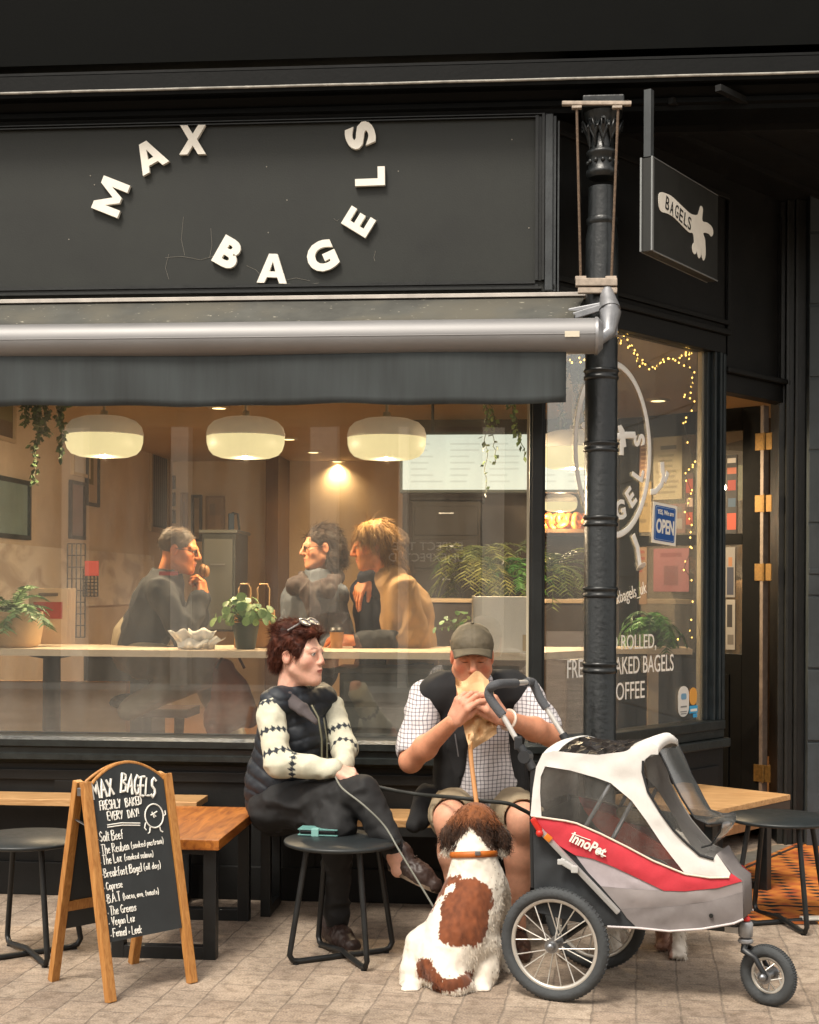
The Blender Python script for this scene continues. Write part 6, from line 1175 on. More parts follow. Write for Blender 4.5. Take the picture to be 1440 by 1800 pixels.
def check_mat():
    m = M('checked_cotton', 'd8d4d4', .8, bump=(250, .06)); nt = m.node_tree; b = nt.nodes['Principled BSDF']; L = nt.links.new; tc = N(nt, 'TexCoord'); nz = N(nt, 'TexNoise'); nz.inputs['Scale'].default_value = 7; L(tc.outputs['Object'], nz.inputs[0])
    ad = N(nt, 'VectorMath'); ad.operation = 'MULTIPLY_ADD'; ad.inputs[1].default_value = (.03, .03, .03); L(nz.outputs['Color'], ad.inputs[0]); L(tc.outputs['Object'], ad.inputs[2]); sp = N(nt, 'SeparateXYZ'); L(ad.outputs[0], sp.inputs[0]); src = None
    for o in (0, 2):
        d = N(nt, 'Math'); d.operation = 'DIVIDE'; d.inputs[1].default_value = .0172; L(sp.outputs[o], d.inputs[0]); f = N(nt, 'Math'); f.operation = 'FRACT'; L(d.outputs[0], f.inputs[0]); lt = N(nt, 'Math'); lt.operation = 'LESS_THAN'; lt.inputs[1].default_value = .24; L(f.outputs[0], lt.inputs[0]); x = N(nt, 'MixRGB'); x.blend_type = 'MULTIPLY'
        mu = N(nt, 'Math'); mu.operation = 'MULTIPLY'; mu.inputs[1].default_value = .62; L(lt.outputs[0], mu.inputs[0]); L(mu.outputs[0], x.inputs[0])
        if src is None: x.inputs[1].default_value = lin('cbc6c8')
        else: L(src, x.inputs[1])
        x.inputs[2].default_value = lin('4a4858'); src = x.outputs[0]
    L(src, b.inputs['Base Color']); return m
CHECK = check_mat(); shf = folds(.007, 10, (.3, 0, 1), .6)
cloth('shirt', mn, [(K['hip']+CU*.01+mf*.03, K['waist']+mf*.03, .175, .172, .05, (mf, .85)), (K['waist']+mf*.03, K['chest'], .172, .165, .05, (mf, .8)), (K['chest'], P(835, 1230, 6.17), .165, .11, .05, (mf, .72)), (K['sr'].lerp(K['neck'], .3), K['sl'].lerp(K['neck'], .3), .066, .066, .04), (P(838, 1218, 6.13), P(836, 1200, 6.1), .078, .074, .02)], CHECK, .0075, shf, cut=[(K['neck']+CU*.0, K['neck']+CU*.12+mf*.02, .066, .075, .008)])
for s_, e in (('sr', 'er'), ('sl', 'el')): cloth('sleeve', mn, [(K[s_], K[s_].lerp(K[e], .82), .08, .073, .04)], CHECK, .0065, folds(.008, 10, (0, 0, 1), .5), cut=[(K[s_].lerp(K[e], .93), K[s_].lerp(K[e], 1.2), .056, .056, .006)])
VEST = M('black_vest', '18181a', .85, var=(18, .25), bump=(200, .12))
def vopen():
    c = [(P(852, 1215, 6.03), P(862, 1300, 6.05), .03, .1, .012, None), (P(862, 1300, 6.05), P(862, 1450, 6.06), .1, .165, .012, None)]; return c
cloth('gilet', mn, [(K['hip']+CU*-.02+mf*.015, K['waist']+mf*.02, .2, .195, .05, (mf, .88)), (K['waist']+mf*.02, K['chest'], .195, .187, .05, (mf, .82)), (K['chest'], P(835, 1232, 6.17), .187, .125, .05, (mf, .75)), (K['sr'].lerp(K['neck'], .26), K['sl'].lerp(K['neck'], .26), .095, .095, .04), (P(835, 1222, 6.15), P(834, 1203, 6.13), .085, .085, .02)], VEST, .0075, folds(.008, 9, (0, 0, 1), .35), cut=vopen()+[(K['neck']+CU*.0, K['neck']+CU*.14, .075, .09, .01), (P(852, 1210, 5.98), P(860, 1240, 6.0), .05, .04, .01)])
m = MB(); pk = [P(778, 1330, 6.0), P(792, 1372, 6.0)]; m.tube([P(800, 1290, 5.995), P(806, 1330, 5.99)], .003, 5); obj('zip', m, M('zip_grey', '77777a', .4, metal=.5), mn)
# tail of the gilet hanging over the bench
cloth('gilet_tail', mn, [(P(748, 1400, 6.2), P(728, 1452, 6.1), .05, .03, .03), (P(770, 1405, 6.2), P(745, 1440, 6.14), .06, .04, .03)], VEST, .008, folds(.006, 12))
KH = M('khaki_cotton', '8f8068', .85, var=(22, .12), bump=(220, .1))
cloth('shorts', mn, [(K['hip']+CU*-.005, K['hip']+CU*-.02, .165, .165, .05, (mf, .9))]+[(K['h'+q], K['h'+q].lerp(K['k'+q], .86), .112, .09, .05) for q in 'rl'], KH, .007, folds(.007, 11, (0, 1, .3), .5), cut=[(K['h'+q].lerp(K['k'+q], .93), K['h'+q].lerp(K['k'+q], 1.3), .075, .07, .008) for q in 'rl'])
for q, dx in (('r', 0), ('l', 10)): a_ = K['a'+q]; shoe(mn, Vector((a_.x, a_.y+.05, .0)), Vector((a_.x+.03, a_.y-.21, .0)), CU, '4a2f22', .11)
for q in 'rl': a_ = K['a'+q]; cloth('sock', mn, [(a_+CU*.0, a_-CU*.07, .046, .046, .02)], M('sock_dark', '2c2a28', .9), .007)
w1 = K['wl']; d_ = (K['el']-K['wl']).normalized(); m = MB(); s_, u_, _ = frame(d_); m.tube([w1+d_*.035+(s_*math.cos(t)+u_*math.sin(t))*.038 for t in np.linspace(0, 6.283, 24, endpoint=False)], .009, 8, closed=True, flat=.5); obj('watch', m, M('watch_pale', 'c8b8a8', .4, metal=.3), mn)
hair(mn, MF, [((0, -.03, .0), (.08, .085, .07))], [((0, .07, -.02), (.09, .07, .09)), ((0, -.03, .07), (.1, .12, .06)), ((0, -.05, -.1), (.1, .1, .05))], '4a4038', '6a5e54', 500, .018, .003, lambda p: (0, -.4, -.8), amp=.003)
# cap
CAPM = M('waxed_green', '59503f', .7, var=(16, .3), bump=(120, .1)); h_ = SDF(); h_.ell(MF(0, -.012, .045), [.085*MF.s, .103*MF.s, .083*MF.s], MF.rows(), .01); h_.ell(MF(0, -.02, -.035), [.12*MF.s, .14*MF.s, .072*MF.s], MF.rows(), .006, 's')
V, Q = h_.mesh(.0045, lambda V: .002*fbm(V, 40)-.0022*np.exp(-(MF.loc(V)[:, 0]/.004)**2)); cap_ = npobj('cap', V, Q, CAPM, mn)
m = MB(); g = []
for i in range(13):
    t = (i/12-.5)*2; row = []
    for j in range(7): r_ = j/6; x = t*.078*(1-.06*r_); y = .082+math.sqrt(max(0, 1-t*t*.9))*.012*(1-r_)+r_*(.068*math.sqrt(max(.0, 1-.75*t*t)))-.03*t*t*(1-r_)-.02*t*t; z = .056-.022*t*t-.008*r_-.012*r_*t*t; row.append(MF(x, y, z))
    g.append(row)
m.sheet(g, .005); obj('peak', m, CAPM, cap_); m = MB(); m.ball(MF(0, -.012, .129), .007, 10, 6, (1, 1, .6)); obj('button', m, CAPM, cap_)
# bagel in its paper
bg_ = thing('wrapped_bagel', 'bagel in a crumpled brown paper bag held to the eating mouth', 'food', tuple(BC))
def crump(pts, nx, amp, seed, jag=.0):   # quad patch of 4 corners with creases
    r = np.random.default_rng(seed); a, b, c, d = [np.array(p) for p in pts]; g = []; nn = np.array(mf); hgt = r.normal(size=(6, 6))*amp
    for i in range(nx+1):
        row = []
        for j in range(nx+1):
            u, v = i/nx, j/nx; p = (a*(1-u)+b*u)*(1-v)+(d*(1-u)+c*u)*v; x, y = u*4.99, v*4.99; xi, yi = int(x), int(y); fx, fy = x-xi, y-yi
            hh_ = (hgt[xi, yi]*(1-fx)+hgt[min(5, xi+1), yi]*fx)*(1-fy)+(hgt[xi, min(5, yi+1)]*(1-fx)+hgt[min(5, xi+1), min(5, yi+1)]*fx)*fy; row.append(Vector(p+nn*hh_+np.array([0, 0, 1.])*jag*max(0, 1-v*3)*math.sin(u*7.5+seed)))
        g.append(row)
    return g
KP = M('kraft_sandwich_paper', 'd3ad80', .75, var=(14, .12), bump=(40, .15)); m = MB()
m.sheet(crump([P(800, 1190, 5.84), P(859, 1188, 5.84), P(870, 1262, 5.8), P(812, 1268, 5.8)], 16, .014, 3, .022), .002, False)
m.sheet(crump([P(812, 1262, 5.8), P(872, 1248, 5.8), P(874, 1290, 5.8), P(826, 1322, 5.76)], 14, .024, 5), .002, False)
m.sheet(crump([P(806, 1206, 5.92), P(856, 1204, 5.92), P(872, 1250, 5.92), P(818, 1290, 5.9)], 10, .01, 8), .002, False)
m.sheet(crump([P(852, 1205, 5.83), P(864, 1200, 5.87), P(880, 1272, 5.84), P(866, 1280, 5.79)], 8, .008, 9), .002, False); obj('paper', m, KP, bg_)
m = MB(); fbx = Fr(P(831, 1214, 5.88), -CF, (0, 0, 1)); m.tube([fbx(.035*math.cos(t), 0, .035*math.sin(t)-.02) for t in np.linspace(0, 6.283, 20, endpoint=False)], .024, 12, closed=True); obj('bagel', m, M('bagel_crust', 'b8702a', .5, var=(20, .3)), bg_)
# ---------------------------------------------------------------- people inside
def seated(label, JJ, fwd, skin, top, topm, legm, hd, hairargs, **kw):
    t = person(label, tuple(JJ['hip'])); fr = Fr(hd[0], hd[1], (0, 0, 1), hd[2]); ps = [head(fr, skin, **kw.get('face', {}), res=.0036)]
    ps.append(flesh([(JJ['neck'], JJ['chest'], .055, .1), (JJ['hip'], JJ['chest'], .12, .13, .05, (fwd, .8))]+[(JJ['h'+s], JJ['k'+s], .07, .05) for s in 'rl' if 'k'+s in JJ]+[(JJ['k'+s], JJ['a'+s], .05, .035) for s in 'rl' if 'k'+s in JJ]+[(JJ['s'+s], JJ['e'+s], .045, .04) for s in 'rl' if 'e'+s in JJ]+[(JJ['e'+s], JJ['w'+s], .04, .028) for s in 'rl' if 'w'+s in JJ], .009, skin))
    for a in kw.get('hands', []): ps.append(hand(*a[0], skin=skin, res=.0034, **a[1]))
    V, Q, C = joinm(ps); npobj('body', V, Q, SKIN, t, False, C)
    w_ = kw.get('wide', 1.0)
    cloth(top, t, [(JJ['hip'], JJ['chest'], .16*w_, .165*w_, .05, (fwd, .82)), (JJ['chest'], JJ['neck']-CU*.04, .165*w_, .1, .05, (fwd, .75)), (JJ['sr'], JJ['sl'], .075, .075, .05)]+([(JJ['neck']-CU*.04, JJ['neck'], .08, .074, .02)] if kw.get('collar', 1) else []), topm, .009, folds(.013, 8, (.3, 0, 1), .5), cut=[(JJ['neck']+CU*.01, JJ['neck']+CU*.14, .06, .07, .01)])
    for s in 'rl':
        if 'e'+s in JJ: cloth('sleeve', t, [(JJ['s'+s], JJ['e'+s], .072, .064, .04), (JJ['e'+s], JJ['e'+s].lerp(JJ['w'+s], kw.get('slv', .97)), .064, .046, .04)], topm, .0075, folds(.013, 9, (.4, 0, 1), .5))
    if legm is not None: cloth('trousers', t, [(JJ['hip']+CU*.02, JJ['hip']-CU*.03, .15, .15, .05)]+[(JJ['h'+s], JJ['k'+s], .1, .08, .05) for s in 'rl' if 'k'+s in JJ]+[(JJ['k'+s], JJ['a'+s], .078, .058, .04) for s in 'rl' if 'k'+s in JJ], legm, .009, folds(.008, 9, (.7, 0, .7), .4))
    if hairargs: hair(t, fr, *hairargs[0], **hairargs[1])
    return t, fr
def specs(fr, col, parent):
    m = MB()
    for g in (-1, 1): m.tube([fr(g*.032+.021*math.cos(t), .098, .0+.016*math.sin(t)) for t in np.linspace(0, 6.283, 16, endpoint=False)], .0028, 5, closed=True); m.tube([fr(g*.053, .097, .004), fr(g*.075, .06, .006), fr(g*.081, -.005, .004)], .0024, 5)
    m.tube([fr(-.011, .1, .004), fr(.011, .1, .004)], .0024, 5); obj('glasses', m, M('spec_'+col, col, .3), parent)
JK = M('dark_jacket', '1f2226', .8, var=(14, .25), bump=(160, .1)); GK = M('grey_green_cotton', 'a3977f', .85, var=(14, .12))
D0 = 7.75
A_ = dict(neck=P(293, 1010, D0), chest=P(276, 1062, D0), hip=P(246, 1132, D0+.05), sr=P(282, 1040, D0-.16), sl=P(290, 1040, D0+.16), er=P(325, 1120, D0-.17), wr=P(350, 1052, D0-.1), el=P(335, 1118, D0+.15), wl=P(362, 1050, D0+.05), hr=P(248, 1158, D0-.08), hl=P(252, 1158, D0+.12), kr=P(362, 1180, D0-.12), kl=P(352, 1176, D0+.12), ar=P(226, 1246, D0-.12), al=P(430, 1330, D0+.12))
fh = Fr(P(352, 1050, D0-.1), P(356, 1012, D0-.02)-P(350, 1052, D0-.1), CR*.9-CF*.3, 1)
t, fr = seated('man with glasses in a dark jacket eating behind the window at left', A_, CR, 'c4794a', 'jacket', JK, GK, (P(316, 966, D0), CR*.97-CU*.16-CF*.1, 1.02), (([((0, -.02, .035), (.082, .1, .086))], [((0, .095, -.03), (.07, .075, .1)), ((.08, .01, -.04), (.02, .035, .05)), ((-.08, .01, -.04), (.02, .035, .05)), ((0, -.05, -.13), (.1, .1, .065))], '241d17', '5e5044', 3500, .022, .002, lambda p: (0, -.6, -.5)), dict(amp=.003, sc=30)), face=dict(cheek='b5623c', brow='3a2c20'), hands=[((fh, 1), dict(curl=(50, 55, 58, 60), sc=1.0)), ((Fr(P(362, 1050, D0+.05), CU-CR*.15, CR, 1), -1), dict(curl=(50, 55, 58, 60)))])
specs(fr, '15120f', t); shoe(t, P(232, 1256, D0-.1), P(196, 1240, D0-.12), CU, '17140f', .08)
m = MB(); a = P(312, 1007, D0-.24); m.box(P(296, 1008, D0-.235), (.1, .004, .02), None, .001); obj('red_badge', m, M('badge_red', '8a2c34', .7), t)
q = P(357, 1003, D0-.05); m = MB(); m.ball(q, .036, 16, 10, (.55, 1, 1)); m.ball(q+Vector((.018, 0, -.004)), .035, 16, 10, (.5, .95, .95)); tag(obj('bagel', m, M('dark_bagel', '7a5228', .6, var=(30, .4))), 'dark filled bagel held up by the man in glasses', 'food')
D1 = 8.0; COAT = M('slate_coat', '4a5058', .85, var=(10, .15), bump=(140, .1))
B_ = dict(neck=P(562, 1012, D1), chest=P(546, 1070, D1), hip=P(548, 1165, D1), sr=P(520, 1045, D1+.08), sl=P(588, 1048, D1-.06), er=P(505, 1115, D1-.05), wr=P(520, 1150, D1-.2), el=P(598, 1120, D1-.1), wl=P(560, 1152, D1-.25), hr=P(535, 1170, D1), hl=P(565, 1170, D1))
HB = Fr(P(563, 962, D1), -CR*.93-CF*.3-CU*.08, (0, 0, 1), .98)
t, fr = seated('woman with glasses and dark curly hair in a slate coat inside the window', B_, nrm(-CR*.8-CF*.6), 'b98466', 'coat', COAT, BLT, (HB.c, HB.f, HB.s), (([((0, -.025, .04), (.084, .104, .09)), ((0, -.09, -.03), (.075, .06, .09)), ((.06, -.05, -.08), (.03, .04, .06)), ((-.06, -.05, -.08), (.03, .04, .06))], [((0, .1, -.03), (.068, .08, .1))], '120d0a', '38291f', 4500, .06, .0024, lambda p: (p[0]*5, -.8, .0) if p[2] > .085 else (0, -.7, -.6)), dict(amp=.008, sc=30, curl=(.006, 10), up=.12)), face=dict(cheek='b06a50'))
specs(fr, '4a3c34', t); cloth('scarf', t, [(P(520, 1030, D1-.12), P(575, 1035, D1-.14), .034, .034, .03), (P(575, 1035, D1-.14), P(592, 1014, D1+.02), .036, .034, .03), (P(520, 1030, D1-.12), P(540, 1014, D1+.05), .036, .034, .03), (P(545, 1042, D1-.15), P(552, 1082, D1-.165), .045, .02, .03)], M('maroon_scarf', '3c2526', .9, var=(16, .5), vcol='4a4442'), .008, folds(.018, 15))
D2 = 7.72; TAN = M('tan_overshirt', '94734a', .85, var=(12, .14), bump=(130, .1))
E_ = dict(neck=P(688, 1008, D2), chest=P(715, 1078, D2), hip=P(728, 1190, D2+.05), sr=P(700, 1040, D2+.15), sl=P(712, 1040, D2-.14), el=P(735, 1128, D2-.17), wl=P(625, 1128, D2-.22), er=P(700, 1125, D2+.14), wr=P(610, 1130, D2+.0), hr=P(720, 1195, D2+.1), hl=P(735, 1195, D2-.1), kl=P(640, 1205, D2-.1), kr=P(640, 1200, D2+.1), al=P(660, 1310, D2-.1), ar=P(650, 1310, D2+.1))
hE = Fr(P(628, 1126, D2-.22), -CR+CU*.02-CF*.05, CU*.8-CF*.6, 1.08)
t, fr = seated('man with shoulder length wavy blond hair in a tan overshirt inside the window', E_, -CR, 'c07444', 'overshirt', TAN, JK, (P(655, 958, D2), -CR*.97-CU*.2-CF*.08, 1.04), (([((0, -.02, .04), (.088, .106, .09)), ((0, -.075, -.05), (.082, .06, .1)), ((0, -.085, -.12), (.075, .05, .055))], [((0, .105, -.04), (.072, .085, .1))], '54381c', 'a07c48', 6000, .085, .0026, lambda p: (p[0]*9, p[1]*7, -.25) if p[2] > .085 else (p[0]*2, -.35 if p[1] < .05 else .2, -.9)), dict(amp=.009, sc=28, bend=(0, 0, -.8), curl=(.008, 8), up=.14)), face=dict(cheek='b05c34', beard='8a5a30', brow='8a6038'), hands=[((hE, 1), dict(curl=(25, 28, 32, 36), thumb=(25, 60)))], slv=.42)
cloth('cuff', t, [(E_['el'].lerp(E_['wl'], .45), E_['el'].lerp(E_['wl'], .88), .062, .055, .03)], M('charcoal_cuff', '33363a', .85, var=(20, .2)), .007, folds(.006, 14))
q = P(592, 1136, D2-.25); q.z = TP; t = thing('coffee_cup', 'takeaway cup with a black lid held by the blond man', 'cup', tuple(q)); m = MB(); m.lathe([(.03, 0), (.038, .085)], q, 24); obj('cup', m, M('cup_kraft', 'a87a48', .7), t); m = MB(); m.lathe([(.041, .086), (.041, .094), (.036, .096), (.034, .108), (0, .108)], q, 24); obj('lid', m, M('lid_black', '141414', .4), t)
D3 = 8.15; NV = M('navy_jumper', '171c2c', .85, var=(14, .2))
G_ = dict(neck=P(678, 1010, D3), chest=P(672, 1075, D3), hip=P(670, 1180, D3), sr=P(640, 1040, D3+.1), sl=P(700, 1040, D3-.0), er=P(668, 1028, D3-.22), wr=P(645, 1014, D3-.3), el=P(720, 1120, D3), wl=P(700, 1150, D3-.1), hr=P(660, 1185, D3), hl=P(690, 1185, D3))
hG = Fr(P(646, 1014, D3-.3), P(622, 1052, D3-.32)-P(645, 1014, D3-.3), CU*.5-CF*.6-CR*.6, 1.1)
seated('person in a navy jumper half hidden behind the blond man with one hand dangling', G_, nrm(-CR-CF), 'c07a4e', 'jumper', NV, JK, (P(682, 962, D3), -CR, 1.0), (([((0, -.02, .035), (.082, .1, .086))], [((0, .095, -.03), (.07, .075, .1))], '2a2018', '4a3a2c', 300, .02, .004, lambda p: (0, -.5, -.5)), {}), hands=[((hG, -1), dict(curl=(12, 22, 34, 30), spread=9, thumb=(35, 40)))])
# dark red bag below the bar
q = P(400, 1290, 7.4); t = thing('red_bag', 'slouching rust red leather bag hung below the bar', 'bag', tuple(q)); h_ = SDF(); h_.cap(P(398, 1175, 7.45), P(408, 1235, 7.45), .05, .1, .05); h_.cap(P(375, 1270, 7.45), P(432, 1262, 7.45), .07, .06, .05)
V, Q = h_.mesh(.01, folds(.022, 9, (0, 0, 1), .3)); npobj('body', V, Q, M('rust_leather', '8a4522', .5, var=(9, .3)), t); m = MB(); m.tube([P(380, 1175, 7.4), P(392, 1152, 7.4), P(418, 1152, 7.4), P(430, 1175, 7.4)], .008, 6); obj('strap', m, M('strap_brown', '5a2c16', .5), t)
# ================================================================ dogs
FUR = M('fur', 'd8cfc0', .75, attr=True, sheen=.2, spec=.25)
def pix(V):
    d = V-np.array(C0); D = d@np.array(CF); u = d@np.array(CR)/D; v = d@np.array(CU)/D; c, s = math.cos(ROLL), math.sin(ROLL); X, Y = u*F, -v*F
    return CX+X*c-Y*s, HZ+X*s+Y*c
def inpoly(x, y, pts):
    r = np.zeros(len(x), bool); n = len(pts)
    for i in range(n):
        x0, y0 = pts[i]; x1, y1 = pts[(i+1) % n]; m = ((y0 > y) != (y1 > y)); r ^= m & (x < (x1-x0)*(y-y0)/((y1-y0) if y1 != y0 else 1e-9)+x0)
    return r
zd = lambda l: [(660+a/4.5, 1380+b/4.5) for a, b in l]
SADDLE = zd([(540, 760), (600, 715), (665, 710), (690, 755), (730, 735), (800, 740), (880, 780), (918, 840), (938, 940), (905, 1000), (885, 1150), (850, 1245), (700, 1290), (560, 1265), (500, 1220), (520, 1050), (510, 960), (560, 870), (640, 800), (640, 770), (570, 800), (550, 860), (490, 900), (430, 1010), (395, 1060), (400, 960), (480, 830)])
BLAZE = zd([(640, 540), (650, 430), (700, 400), (750, 335), (800, 390), (860, 450), (900, 530), (900, 560), (640, 560)])
LEFTP = zd([(545, 745), (605, 712), (585, 780), (520, 870), (455, 985), (392, 1070), (405, 955), (465, 845)])
RUMP = zd([(320, 1440), (350, 1375), (430, 1368), (470, 1450), (540, 1525), (650, 1525), (770, 1455), (770, 1550), (700, 1620), (550, 1635), (450, 1625), (440, 1560), (340, 1535)])
def coat1(V):
    x, y = pix(V); x = x+2.5*noise(V, 55)+2*noise(V, 160); y = y+3*noise(V+7, 55)+4*noise(V, 150); C = np.tile(lc('ddd4c6'), (len(V), 1)); C *= (1+.06*fbm(V, 30)[:, None])
    br = lc('6e3c22')*(1+.38*fbm(V*np.array([2.2, 2.2, .8]), 30)[:, None]); dk = lc('3d2719')*(1+.3*fbm(V, 40)[:, None])
    m = inpoly(x, y, SADDLE) | inpoly(x, y, RUMP) | inpoly(x, y, LEFTP); C[m] = br[m]; hd = (y < 1380+505/4.5) & ~inpoly(x, y, BLAZE); t = np.clip((1380+330/4.5-y)/18, 0, 1)[:, None]
    hc = dk*(1-t)+lc('7d4a28')*(1+.3*fbm(V, 50)[:, None])*t; C[hd] = hc[hd]
    sp = (noise(V, 130) > .62) & ((y > 1510) & (x > 862)); C[sp] = lc('8a7a6c'); return np.clip(C, 0, 1)
dog = thing('dog', 'brown and white spaniel with an orange collar sitting with its back to us', 'dog', tuple(Z(785, 1735, 0)))
h = SDF(); Q3 = lambda a, D: P(a[0], a[1], D)
h.chain([P(782, 1688, 5.36), P(806, 1640, 5.4), P(828, 1590, 5.46), P(838, 1548, 5.5), P(834, 1512, 5.5), P(834, 1480, 5.52)], [.118, .118, .114, .098, .072, .06], .05)
h.cap(P(836, 1555, 5.56), P(846, 1600, 5.6), .1, .09, .05)
h.ell(P(835, 1447, 5.57), (.085, .088, .08), None, .03); h.cap(P(836, 1458, 5.64), P(840, 1470, 5.73), .045, .034, .03)
for a, b in (((802, 1446), (787, 1494)), ((867, 1448), (885, 1496))): h.chain([P(a[0], a[1], 5.56), P((a[0]+b[0])/2-(4 if a[0] < 830 else -4), (a[1]+b[1])/2, 5.55), P(b[0], b[1], 5.55)], [.028, .034, .026], .015, (CF, .6))
for x0, x1, xp in ((748, 728, 722), (846, 850, 846)):   # haunches and hind paws
    h.cap(P(x0, 1668, 5.42), P(x1, 1708, 5.4), .085, .055, .04); h.chain([P(x1, 1708, 5.36), Vector(P(xp, 1733, 5.36)), Vector(P(xp+2, 1738, 5.3))], [.05, .036, .032], .03)
    for k in (-1, 0, 1): h.cap(P(xp+k*8, 1738, 5.3), P(xp+k*9, 1741, 5.275), .017, .015, .008)
h.chain([P(872, 1565, 5.55), P(884, 1630, 5.58), P(884, 1668, 5.58), P(890, 1698, 5.56)], [.055, .04, .033, .03], .03); h.cap(P(890, 1698, 5.56), P(899, 1708, 5.53), .03, .026, .02)
h.chain([P(812, 1565, 5.62), P(806, 1630, 5.64), P(808, 1690, 5.64)], [.055, .04, .03], .03)
h.chain([P(778, 1716, 5.26), P(800, 1732, 5.235), P(822, 1731, 5.26)], [.05, .042, .026], .03)
V, Q = h.mesh(.006, lambda V: .003*fbm(V, 30)); V[:, 2] = np.maximum(V[:, 2], .002); Cb = coat1(V); npobj('body', V, Q, FUR, dog, False, Cb)
Pt, Nn = sample(V, Q, 26000); x, y = pix(Pt); hd = (y < 1495) & ~inpoly(x, y, BLAZE); fl = np.tile([0, 0, -1.0], (len(Pt), 1)); D = Nn*.3+fl*.9+RNG.normal(size=Pt.shape)*.14; D /= np.linalg.norm(D, axis=1)[:, None]
b_ = ~hd; cc = coat1(Pt)*RNG.uniform(.8, 1.15, len(Pt))[:, None]
s1 = strands(Pt[b_]-Nn[b_]*.002, D[b_], RNG.uniform(.009, .018, b_.sum()), .003, cc[b_], 2, (0, 0, -.3))
D2_ = Nn[hd]*.38+RNG.normal(size=Nn[hd].shape)*.2+np.array([0, 0, -.8]); D2_ /= np.linalg.norm(D2_, axis=1)[:, None]
s2 = strands(Pt[hd], D2_, RNG.uniform(.025, .045, hd.sum()), .0036, cc[hd]*RNG.uniform(.65, 1.35, hd.sum())[:, None], 6, (0, 0, -.4), .05, (.006, 9))
a, b, c = joinm([s1, s2]); npobj('coat', a, b, FUR, dog, False, np.clip(c, 0, 1))
nk = P(833, 1502, 5.5); m = MB(); ax_ = nrm(P(834, 1480, 5.52)-P(836, 1530, 5.5)); sx_, ux_, _ = frame(ax_); rg = [nk+(sx_*math.cos(t)+ux_*math.sin(t))*.088 for t in np.linspace(0, 6.283, 40, endpoint=False)]; m.tube(rg, .006, 8, closed=True, flat=2.0, up=ax_); clr = obj('collar', m, M('orange_leather', 'b4621f', .5, var=(30, .2)), dog)
m = MB(); q = P(840, 1500, 5.405); m.box(q, (.022, .008, .016), None, .003); obj('buckle', m, METAL, clr); m = MB(); m.box(P(852, 1502, 5.43), (.014, .008, .014), None, .003); obj('tag', m, M('red_tag', 'b8321f', .4), clr)
# second dog: stands behind the pushchair, only legs and feet show below it
dg2 = thing('dog', 'second brown and white dog standing behind the pushchair with only its paws showing', 'dog', tuple(Z(1130, 1668, 0)))
h = SDF(); q = lambda x, z, D: Vector((P(x, 1600, D).x, P(x, 1600, D).y, z)); De = 5.86
h.chain([q(1085, .36, De), q(1130, .37, De), q(1180, .38, De), q(1208, .37, De), q(1228, .33, De)], [.1, .105, .11, .08, .06], .05); h.ell(q(1240, .31, De), (.075, .07, .065), None, .03); h.cap(q(1250, .29, De), q(1266, .24, De), .042, .03, .03)
h.chain([q(1082, .34, De-.07), q(1098, .22, De-.09), q(1074, .13, De-.09), q(1080, .03, De-.09)], [.085, .05, .03, .03], .03); h.cap(q(1080, .028, De-.09), q(1094, .022, De-.11), .028, .024, .02)
h.chain([q(1090, .34, De+.08), q(1106, .22, De+.09), q(1086, .12, De+.09), q(1092, .03, De+.09)], [.085, .05, .03, .03], .03)
for x, d in ((1192, -.08), (1168, .06)):
    h.chain([q(x-6, .35, De+d), q(x-2, .2, De+d), q(x, .04, De+d)], [.06, .038, .03], .03); h.cap(q(x, .03, De+d), q(x+2, .026, De+d-.04), .032, .026, .02)
    for k in (-1, 0, 1): h.cap(q(x+k*9, .022, De+d-.045), q(x+k*10, .018, De+d-.068), .016, .013, .008)
h.chain([q(1228, .35, De-.06), q(1232, .3, De-.085), q(1233, .25, De-.085)], [.02, .03, .024], .015)
V, Q = h.mesh(.007, lambda V: .003*fbm(V, 30)); V[:, 2] = np.maximum(V[:, 2], .002)
def coat2(V):
    C = np.tile(lc('dcd3c6'), (len(V), 1))*(1+.06*fbm(V, 30)[:, None]); b = (fbm(V, 6, 2) > .1) & (V[:, 2] > .16) | ((V[:, 2] > .2) & (pix(V)[0] > 1222)); C[b] = lc('5e3822'); p = (V[:, 2] < .1) & (pix(V)[0] > 1150) & (pix(V)[0] < 1182); C[p] = lc('b08a78'); return np.clip(C, 0, 1)
npobj('body', V, Q, FUR, dg2, False, coat2(V)); Pt, Nn = sample(V, Q, 7000); D = Nn*.55+np.array([0, 0, -.75])+RNG.normal(size=Pt.shape)*.22; D /= np.linalg.norm(D, axis=1)[:, None]; a, b, c = strands(Pt-Nn*.002, D, RNG.uniform(.012, .024, len(Pt)), .0035, coat2(Pt)*RNG.uniform(.8, 1.15, len(Pt))[:, None], 2, (0, 0, -.3)); npobj('coat', a, b, FUR, dg2, False, np.clip(c, 0, 1))
